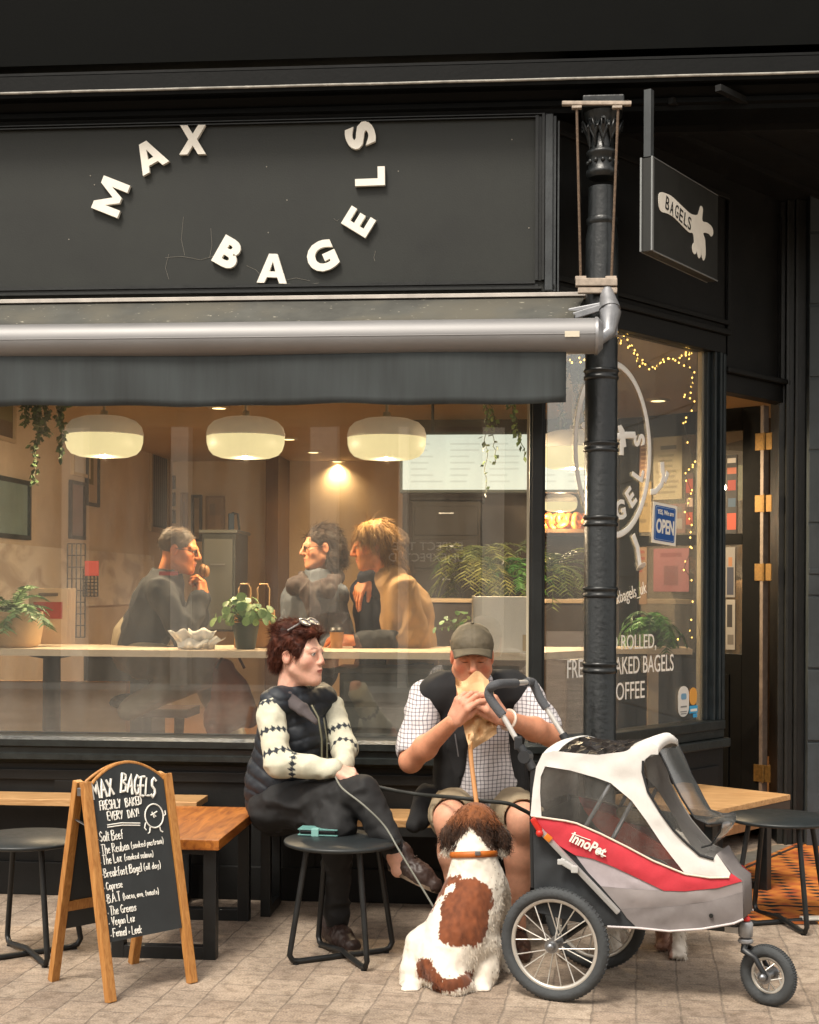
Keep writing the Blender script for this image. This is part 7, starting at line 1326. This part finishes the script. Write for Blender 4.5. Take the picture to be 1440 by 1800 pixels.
# ---------------------------------------------------------------- leads
def smooth_path(pts, k=6):
    o = []; n = len(pts)
    for i in range(n-1):
        p0, p1, p2, p3 = [np.array(pts[min(n-1, max(0, i+j-1))]) for j in range(4)]
        for t in np.arange(k)/k: o.append(Vector(.5*((2*p1)+(-p0+p2)*t+(2*p0-5*p1+4*p2-p3)*t*t+(-p0+3*p1-3*p2+p3)*t**3)))
    return o+[Vector(pts[-1])]
def lead(label, pts, r, mat, flat=.5):
    m = MB(); m.tube(smooth_path(pts), r, 8, flat=flat, up=CF); o = obj('dog_lead', m, mat); return tag(o, label, 'lead')
LB = M('lead_black', '232522', .6, var=(40, .3))
lead('black lead slung from the woman across to behind the pushchair', [P(612, 1364, 5.9), P(640, 1377, 5.9), P(690, 1389, 5.88), P(740, 1397, 5.86), P(800, 1402, 5.66), P(850, 1408, 5.64), P(895, 1413, 5.64), P(924, 1426, 5.66), P(985, 1455, 5.72), P(1205, 1500, 5.84)], .008, LB)
lead('grey lead running over the trousers down to the spaniel', [P(590, 1366, 5.86), P(602, 1386, 5.74), P(640, 1416, 5.68), P(676, 1452, 5.66), P(700, 1492, 5.6), P(728, 1538, 5.56), P(756, 1584, 5.53), P(772, 1612, 5.52)], .0038, M('lead_grey', '77786f', .6), .8)
lead('tan leather lead hanging from the eating man to the spaniel', [P(827, 1290, 5.76), P(828, 1330, 5.74), P(833, 1375, 5.68), P(838, 1412, 5.62)], .0095, M('lead_tan', 'a87440', .6, var=(30, .2)), .35)
# ================================================================ pushchair for dogs
PO = C0+CR*.65+CF*5.41; PO.z = 0; pf = (CR*.906-CF*.423).normalized(); pl = (CR*.423+CF*.906).normalized()
pram = thing('dog_pushchair', 'white, red and grey fabric dog pushchair on three spoked wheels', 'pushchair', tuple(PO))
TPl = lambda t: Plane(PO+pl*t, pf)
SPl = Plane(PO-pl*.262, pf+pl*.28, CU+pl*.03); SPl.ez = (CU+pl*.03); SPl.ez = (SPl.ez-SPl.ex*SPl.ez.dot(SPl.ex)).normalized(); SPl.n = SPl.ex.cross(SPl.ez)
def mir(p): d = Vector(p)-PO; return Vector(p)-pl*(2*d.dot(pl))
zp_ = lambda l: [(920+a/3.512, 1300+b/3.512) for a, b in l]
def panel(name, pts, mat, off=0.0, bulge=.0, wr=.007, far=True, th=.003, parent=None, res=.028, label=None):
    p2 = [SPl.px(x, y) for x, y in pts]; b = bmesh.new(); vs_ = [b.verts.new((a, c, 0)) for a, c in p2]; es = [b.edges.new((vs_[i], vs_[(i+1) % len(vs_)])) for i in range(len(vs_))]
    bmesh.ops.triangle_fill(b, use_beauty=True, use_dissolve=False, edges=es)
    for _ in range(4):
        lg = [e for e in b.edges if e.calc_length() > res]
        if not lg: break
        bmesh.ops.subdivide_edges(b, edges=lg, cuts=1); bmesh.ops.triangulate(b, faces=b.faces[:])
    b.verts.ensure_lookup_table(); b.verts.index_update(); A = np.array([(v.co.x, v.co.y, 0) for v in b.verts]); edge = {v.index for e in b.edges if e.is_boundary for v in e.verts}
    seg = [(np.array(p2[i]), np.array(p2[(i+1) % len(p2)])) for i in range(len(p2))]; dm = np.full(len(A), 9.0)
    for s0, s1 in seg: d = s1-s0; t = np.clip(((A[:, :2]-s0)@d)/max(d@d, 1e-9), 0, 1); dm = np.minimum(dm, np.linalg.norm(A[:, :2]-s0-t[:, None]*d, axis=1))
    hh_ = off+bulge*(1-np.exp(-dm/.05))+wr*fbm(A+off*50, 16, 2)*np.minimum(1, dm/.02); f = [[v.index for v in q.verts] for q in b.faces]; b.free()
    out = []
    for sd in ((0, 1) if far else (0,)):
        V = [SPl.pt(a[0], a[1], h0) for a, h0 in zip(A, hh_)]; V2 = [SPl.pt(a[0], a[1], h0-th) for a, h0 in zip(A, hh_)]
        if sd: V = [mir(v) for v in V]; V2 = [mir(v) for v in V2]
        n = len(V); m = MB(); m.add(V+V2, f+[[i+n for i in q[::-1]] for q in f], True); out.append(obj(name, m, mat, parent or pram, label=label))
    return out
FW = M('white_canvas', 'd8d6d2', .8, var=(14, .06), bump=(220, .06)); FRD = M('red_canvas', 'c03440', .75, var=(12, .12), bump=(220, .06)); FLI = M('lilac_canvas', 'a69da1', .8, var=(12, .1), bump=(220, .06)); FGR = M('grey_canvas', '736d6c', .8, var=(10, .12), bump=(220, .06)); FDK = M('charcoal_canvas', '2b2e31', .8, var=(10, .2), bump=(220, .06))
MESH = glass_mat('dark_mesh', (.74, .74, .74), .25, .35, .14)
FLAP = glass_mat('flap_vinyl', (.42, .42, .43), .9, .18, .14)
hood = [(45, 470), (60, 300), (80, 170), (120, 85), (190, 70), (300, 82), (460, 95), (620, 75), (740, 35), (795, 18), (832, 48), (834, 92), (790, 92), (752, 122), (737, 200), (770, 320), (850, 450), (930, 560), (1010, 640), (1090, 712), (1175, 737), (1195, 705), (1240, 770), (1280, 825), (1270, 848), (1150, 850), (1000, 828), (930, 740), (860, 650), (760, 500), (670, 378), (540, 268), (450, 235), (290, 190), (135, 165), (108, 230), (104, 330), (113, 478)]
panel('hood', zp_(hood), FW, .004, .0, .006)
panel('side_band', zp_([(48, 470), (112, 478), (265, 500), (330, 515), (480, 580), (640, 660), (800, 745), (1000, 828), (1150, 850), (1270, 848), (1285, 825), (1352, 873), (1200, 915), (1000, 935), (870, 932), (720, 860), (560, 785), (430, 735), (320, 712), (200, 640), (100, 560), (60, 505)]), FRD, .008, .006)
panel('side_panel', zp_([(320, 712), (430, 735), (560, 785), (720, 860), (870, 932), (700, 925), (480, 905), (400, 820)]), FLI, .003, .0, .006)
panel('lower_body', zp_([(480, 905), (700, 925), (870, 932), (1000, 935), (1200, 915), (1352, 873), (1355, 940), (1150, 1000), (900, 1032), (600, 1045), (540, 975)]), M('pale_grey_canvas', '857e7d', .8, var=(10, .1)), .005, .003)
panel('lower_body', zp_([(600, 1045), (900, 1032), (1150, 1000), (1355, 940), (1358, 1105), (1300, 1130), (1100, 1165), (900, 1178), (700, 1158), (640, 1100)]), FGR, .007, .006)
panel('rear_side', zp_([(60, 508), (100, 562), (200, 642), (320, 714), (400, 822), (480, 907), (600, 1047), (690, 1157), (520, 1152), (300, 1120), (70, 1060)]), FDK, .001, .0, .006)
panel('side_mesh', zp_([(120, 168), (290, 185), (450, 230), (540, 263), (675, 372), (766, 498), (866, 648), (936, 738), (1000, 832), (800, 750), (640, 665), (480, 585), (330, 520), (265, 505), (108, 482), (100, 330)]), MESH, -.004, .0, .004, th=.0)
def path3(l, off=0.0): return [SPl.pt(*SPl.px(*q), off) for q in zp_(l)]
tb = path3([(50, 470), (112, 478), (265, 500), (330, 515), (480, 580), (640, 660), (800, 745), (1000, 828), (1150, 850), (1270, 848)], .012)
for s_ in (0, 1): m = MB(); m.tube([mir(p) for p in tb] if s_ else tb, .004, 6); obj('piping', m, M('cream_piping', 'd8c9b8', .7), pram)
for s_ in (0, 1): m = MB(); q = path3([(520, 1152), (700, 1160), (900, 1180), (1100, 1167), (1300, 1132), (1358, 1107)], .01); m.tube([mir(p) for p in q] if s_ else q, .0045, 6); obj('hem', m, M('pale_hem', 'c4bcbc', .7), pram)
def across(prof, n, crown=0.0, wr=0.0, seed=0, inset=0.0, off=0.0):   # sheet from the near outline to its mirror image
    g = []; r = np.random.default_rng(seed)
    for k, q in enumerate(prof):
        a = SPl.pt(*SPl.px(*q), off); b = mir(a); row = []
        for j in range(n+1):
            t = inset+(1-2*inset)*j/n; p = a.lerp(b, t)+CU*(crown*math.sin(math.pi*t)**.7)
            if wr: p = p+CU*(wr*math.sin(k*2.3+j*1.7+seed)*math.sin(j*2.9+k))+pf*(wr*r.normal()*.5)
            row.append(p)
        g.append(row)
    return g
m = MB(); m.sheet(across(zp_([(45, 470), (60, 300), (80, 170), (120, 88), (190, 72)]), 10, .03), .003); m.sheet(across(zp_([(190, 72), (215, 74)]), 10, .03), .003); obj('rear_hood', m, FW, pram)
m = MB(); m.sheet(across(zp_([(640, 72), (740, 35), (795, 18), (832, 48), (836, 85)]), 10, .02), .003); obj('front_hood', m, FW, pram)
m = MB(); rp = zp_([(215+(640-215)*t, 78+18*math.sin(3.14*t)-6*t) for t in np.linspace(0, 1, 14)]); m.sheet(across(rp, 14, .02, .011, 4), .002, False); obj('roof_mesh', m, M('crumpled_mesh', '2a2624', .32, var=(30, .5)), pram)
m = MB(); m.sheet(across(zp_([(1358, 1105), (1355, 940), (1352, 873), (1290, 835), (1240, 770), (1195, 705)]), 8, .0), .003); obj('nose_panel', m, FGR, pram)
m = MB(); m.sheet(across(zp_([(70, 1060), (300, 1118), (520, 1150), (700, 1156), (900, 1176), (1100, 1163), (1300, 1128), (1358, 1105)]), 6), .003); obj('floor_panel', m, FDK, pram)
m = MB(); m.sheet(across(zp_([(70, 1060), (60, 700), (50, 475)]), 6, 0, 0, 0, .02), .003); obj('back_panel', m, FDK, pram)
# mesh cover over the front opening, its loose end curling forward
g = []
for k, (x, y, w_) in enumerate([(835, 70, .17), (880, 165, .17), (930, 265, .165), (975, 350, .16), (1015, 430, .155), (1060, 485, .15), (1140, 512, .145), (1228, 522, .14), (1215, 575, .135), (1160, 640, .13), (1100, 668, .125)]):
    q = TPl(-w_*.6).pt(*TPl(-w_*.6).px(*zp_([(x, y)])[0])); g.append([q+pl*(2*w_*.8*t-.0)+pf*(.02*math.sin(math.pi*t))+CU*.006*math.sin(k*1.9+t*7) for t in np.linspace(0, 1, 9)])
m = MB(); m.sheet(g, 0); obj('front_mesh', m, FLAP, pram)
m = MB(); m.tube([r_[0] for r_ in g], .004, 6); m.tube([r_[-1] for r_ in g], .004, 6); m.tube(path3([(740, 130), (737, 200), (770, 320), (850, 450), (930, 560), (1010, 640), (1090, 712), (1175, 737)], .008), .005, 6); obj('mesh_binding', m, M('black_binding', '1c1d1f', .6), pram)
m = MB(); m.sheet(across(zp_([(752, 122), (770, 320), (850, 450), (930, 560), (1010, 640), (1090, 712), (1185, 730)]), 8, 0, 0, 0, .03), 0); obj('front_opening_mesh', m, MESH, pram)
m = MB(); q = zp_([(370, 425), (540, 462), (640, 520), (760, 600), (880, 680), (935, 738), (850, 742), (700, 690), (560, 625), (450, 540)]); FPn = Plane(PO-pl*.0, pf); m.prism([FPn.pt(*FPn.px(*k)) for k in q], pl*.02); obj('seat_panel', m, M('orange_red_lining', 'b83a1c', .8, var=(10, .15)), pram)
q = zp_([(590, 435), (640, 420), (720, 450), (800, 500), (790, 520), (650, 490)]); m = MB(); h = SDF(); FPn2 = Plane(PO+pl*.03, pf); pp = [FPn2.pt(*FPn2.px(*k)) for k in q]; h.cap(pp[0].lerp(pp[5], .5), pp[3], .03, .03, .02); V, Q = h.mesh(.008, lambda V: .004*fbm(V, 50)); npobj('fleece', V, Q, M('fleece', '9c8868', .9, bump=(120, .8)), pram)
for a, b in (((542, 268), (380, 548)), ((677, 380), (548, 622))): m = MB(); q = path3([a, b], -.012); m.tube(q, .008, 8); obj('hood_bow', m, M('bow_grey', '808285', .45, metal=.3), pram); m = MB(); m.tube([mir(p) for p in q], .008, 8); obj('hood_bow', m, M('bow_grey', '808285'), pram)
for s_ in (0, 1):
    fx = (lambda p: mir(p)) if s_ else (lambda p: p)
    q = [fx(p) for p in path3([(98, 545), (590, 1062)], .022)]; m = MB(); m.bar(q[0], q[1], .016, .022, up=pl, bev=.003); o = obj('side_strut', m, M('strut_silver', 'a9a8a6', .4, metal=.3), pram)
    if not s_:
        m = MB(); k = path3([(230, 735), (300, 765), (330, 795)], .036); m.bar(k[0], k[2], .02, .02, up=pl, bev=.004); m.box(path3([(240, 745)], .04)[0], (.03, .014, .02), None, .004); m.box(path3([(320, 790)], .04)[0], (.026, .014, .026), None, .004); obj('clamp', m, M('clamp_grey', 'b5b5b3', .5), o)
        m = MB(); k = path3([(60, 480), (110, 560)], .03); m.bar(k[0], k[1], .018, .024, up=pl, bev=.006); m.ball(path3([(105, 570)], .035)[0], .014, 10, 8); obj('red_knob', m, M('red_plastic', 'c2281f', .4), o)
        m = MB(); k = path3([(140, 585), (175, 615)], .031); m.bar(k[0], k[1], .019, .02, up=pl, bev=.003); obj('reflector', m, M('amber', 'd07a26', .3), o)
m = MB(); put_text(m, 'InnoPet', SPl, SPl.px(*zp_([(405, 645)])[0]), h=.04, w=.135, rot=R(-24), off=.03, n=.0175, th=.002, shear=.1); q = path3([(300, 575), (418, 618)], .0185); m.bar(q[0], q[1], .005, .003); q = path3([(452, 690), (512, 718)], .0185); m.bar(q[0], q[1], .012, .003); obj('logo_lettering', m, WHT, pram)
m = MB(); q = path3([(1160, 1082)], .016)[0]; m.tube([q, q-pl*.004], .008, 10); obj('vent_eyelet', m, DKM, pram)
# wheels
TYRE = M('tyre_rubber', '3b3e40', .75, var=(20, .2), bump=(80, .3)); RIM = M('rim_metal', 'c4bfb6', .35, metal=.5); SPK = M('spoke_steel', 'd2cec6', .3, metal=.6)
def wheel(c, r, tr, nsp, ax, name='wheel', parent=None):
    c = Vector(c); s_, u_, d_ = frame(ax); e = bpy.data.objects.new(name, None); link(e, parent or pram); pt = lambda t, rr_, o=0: c+(s_*math.cos(t)+u_*math.sin(t))*rr_+d_*o
    m = MB(); m.tube([pt(t, r-tr) for t in np.linspace(0, 6.2832, 72, endpoint=False)], tr, 14, closed=True, up=d_)
    for k in range(72): t = k*6.2832/72; m.tube([pt(t, r-.002, -tr*.5), pt(t+.03, r+.0005, 0), pt(t, r-.002, tr*.5)], .0028, 4)
    obj('tyre', m, TYRE, e); m = MB(); ri = r-2*tr
    m.tube([pt(t, ri-.002) for t in np.linspace(0, 6.2832, 64, endpoint=False)], .0105 if r > .15 else .009, 8, closed=True, flat=.75, up=d_); obj('rim', m, RIM, e)
    m = MB(); m.cyl(c-d_*.035, c+d_*.035, .014, 16); m.tube([c-d_*.036, c-d_*.03], .026, 16); m.tube([c+d_*.03, c+d_*.036], .026, 16); m.ball(c-d_*.045, .016, 12, 8); m.ball(c+d_*.045, .016, 12, 8); obj('hub', m, METAL, e)
    for k in range(nsp):
        sd = 1 if k % 2 else -1; t = 6.2832*k/nsp; m = MB(); m.tube([pt(t+.35*(1 if (k//2) % 2 else -1), .024, sd*.03), pt(t, ri-.006, 0)], .0026, 5); obj('spoke', m, SPK, e)
    return e
nw = TPl(-.285); a, b = nw.px(975, 1650); Rw = .205; wheel(nw.pt(a, Rw), Rw, .021, 18, pl); fwp = TPl(.2); wheel(fwp.pt(a, Rw), Rw, .021, 18, pl)
f0 = TPl(0); fa, fb = f0.px(1351, 1708); fc = f0.pt(fa, .108); wheel(fc, .108, .022, 12, (pl*.96+pf*.28).normalized(), 'front_wheel')
m = MB(); m.tube([nw.pt(a, Rw, -.03), fwp.pt(a, Rw, .03)], .012, 10); m.bar(nw.pt(a+.02, Rw+.01, -.05), nw.pt(a+.02, Rw+.22, -.06), .02, .02); obj('axle', m, DKM, pram)
chp = f0.px(1311, 1636); ctop = f0.px(1309, 1616); c1_, c0_ = f0.pt(chp[0], ctop[1]), f0.pt(chp[0], ctop[1]-.085)
m = MB(); m.lathe([(.018, 0), (.026, .006), (.027, .05), (.022, .058)], c0_+CU*.02, 20); m.lathe([(.024, 0), (.029, .006), (.024, .016)], c0_+CU*.0, 20); cst = obj('caster', m, M('caster_grey', '9b9c9e', .4, metal=.4), pram); m = MB(); m.lathe([(.016, 0), (.017, .012), (.01, .016)], c1_-CU*.004, 16); obj('red_cap', m, M('red_plastic', 'c2281f'), cst)
for s_ in (-1, 1): m = MB(); m.tube([c0_+pl*s_*.008, c0_-CU*.02+pl*s_*.03, (c0_+fc)/2+pl*s_*.04+CU*.015, fc+pl*s_*.04], [.014, .014, .011, .009], 10, flat=.7); obj('fork', m, M('fork_black', '1c1e20', .4), pram)
t0, t1 = TPl(-.05).px(1110, 1643), f0.px(1300, 1634); m = MB(); m.bar(f0.pt(t0[0]-.25, t1[1]-.0), f0.pt(t1[0], t1[1]), .036, .022, bev=.005); obj('frame_tube', m, M('tube_dark', '33373a', .4, metal=.4), pram); m = MB(); a_, b_ = TPl(-.02).px(1192, 1640), TPl(-.02).px(1232, 1637); m.bar(f0.pt(a_[0], t1[1], .0), f0.pt(b_[0], t1[1], 0), .04, .026, bev=.004); obj('tube_sleeve', m, M('sleeve_silver', 'b5b4b0', .4, metal=.4), pram); m = MB(); m.bar(f0.pt(t1[0]-.05, t1[1]), f0.pt(t1[0], t1[1]), .041, .024, bev=.003); obj('tube_sleeve', m, M('sleeve_silver', 'b5b4b0', .4, metal=.4), pram)
# rear posts and push handle
np_, fp_ = TPl(-.215), TPl(.215); gn = lambda pl_, l: [pl_.pt(*pl_.px(x, y)) for x, y in l]
nr = gn(np_, [(938, 1560), (936, 1440), (937, 1352), (918, 1316)]); m = MB(); m.tube(nr[:3], .011, 10); obj('rear_post', m, M('tube_black', '1e2022', .4), pram); m = MB(); m.tube([mir(p) for p in nr[:3]], .011, 10); obj('rear_post', m, M('tube_black', '1e2022'), pram)
tp = gn(np_, [(937, 1352), (915, 1312), (884, 1258), (862, 1228), (861, 1212), (874, 1203)]); ft = gn(fp_, [(1000, 1310), (978, 1270), (950, 1228), (940, 1206), (935, 1199)])
m = MB(); m.tube([tp[0], tp[1]], .017, 12); m.tube([np_.pt(*np_.px(924, 1330), .02), np_.pt(*np_.px(924, 1330), -.02)], .024, 16); m.box(np_.pt(*np_.px(911, 1306)), (.03, .03, .05), None, .006); hd_ = obj('handle_joint', m, M('joint_black', '26282b', .5), pram); m = MB(); m.tube([ft[0], ft[1].lerp(ft[0], .5)], .017, 12); obj('handle_joint', m, M('joint_black', '26282b'), pram)
m = MB(); m.tube(smooth_path([tp[1], tp[2]]), .0105, 12); m.tube([ft[1].lerp(ft[0], .5), ft[2]], .0105, 12); ca, cb_ = tp[5], ft[4]; m.tube([ca.lerp(cb_, .5), ca.lerp(cb_, .85)], .0105, 12); obj('handle_tube', m, M('handle_white', 'c6c3be', .35, metal=.3), pram)
FOAM = M('foam_grip', '505256', .85, bump=(160, .5)); m = MB(); m.tube(smooth_path([tp[2], tp[3], tp[4], tp[5], ca.lerp(cb_, .52)]), .0175, 14); obj('foam_grip', m, FOAM, pram); m = MB(); m.tube(smooth_path([ca.lerp(cb_, .83), cb_, ft[3], ft[2], ft[1].lerp(ft[2], .6)]), .0175, 14); obj('foam_grip', m, FOAM, pram)
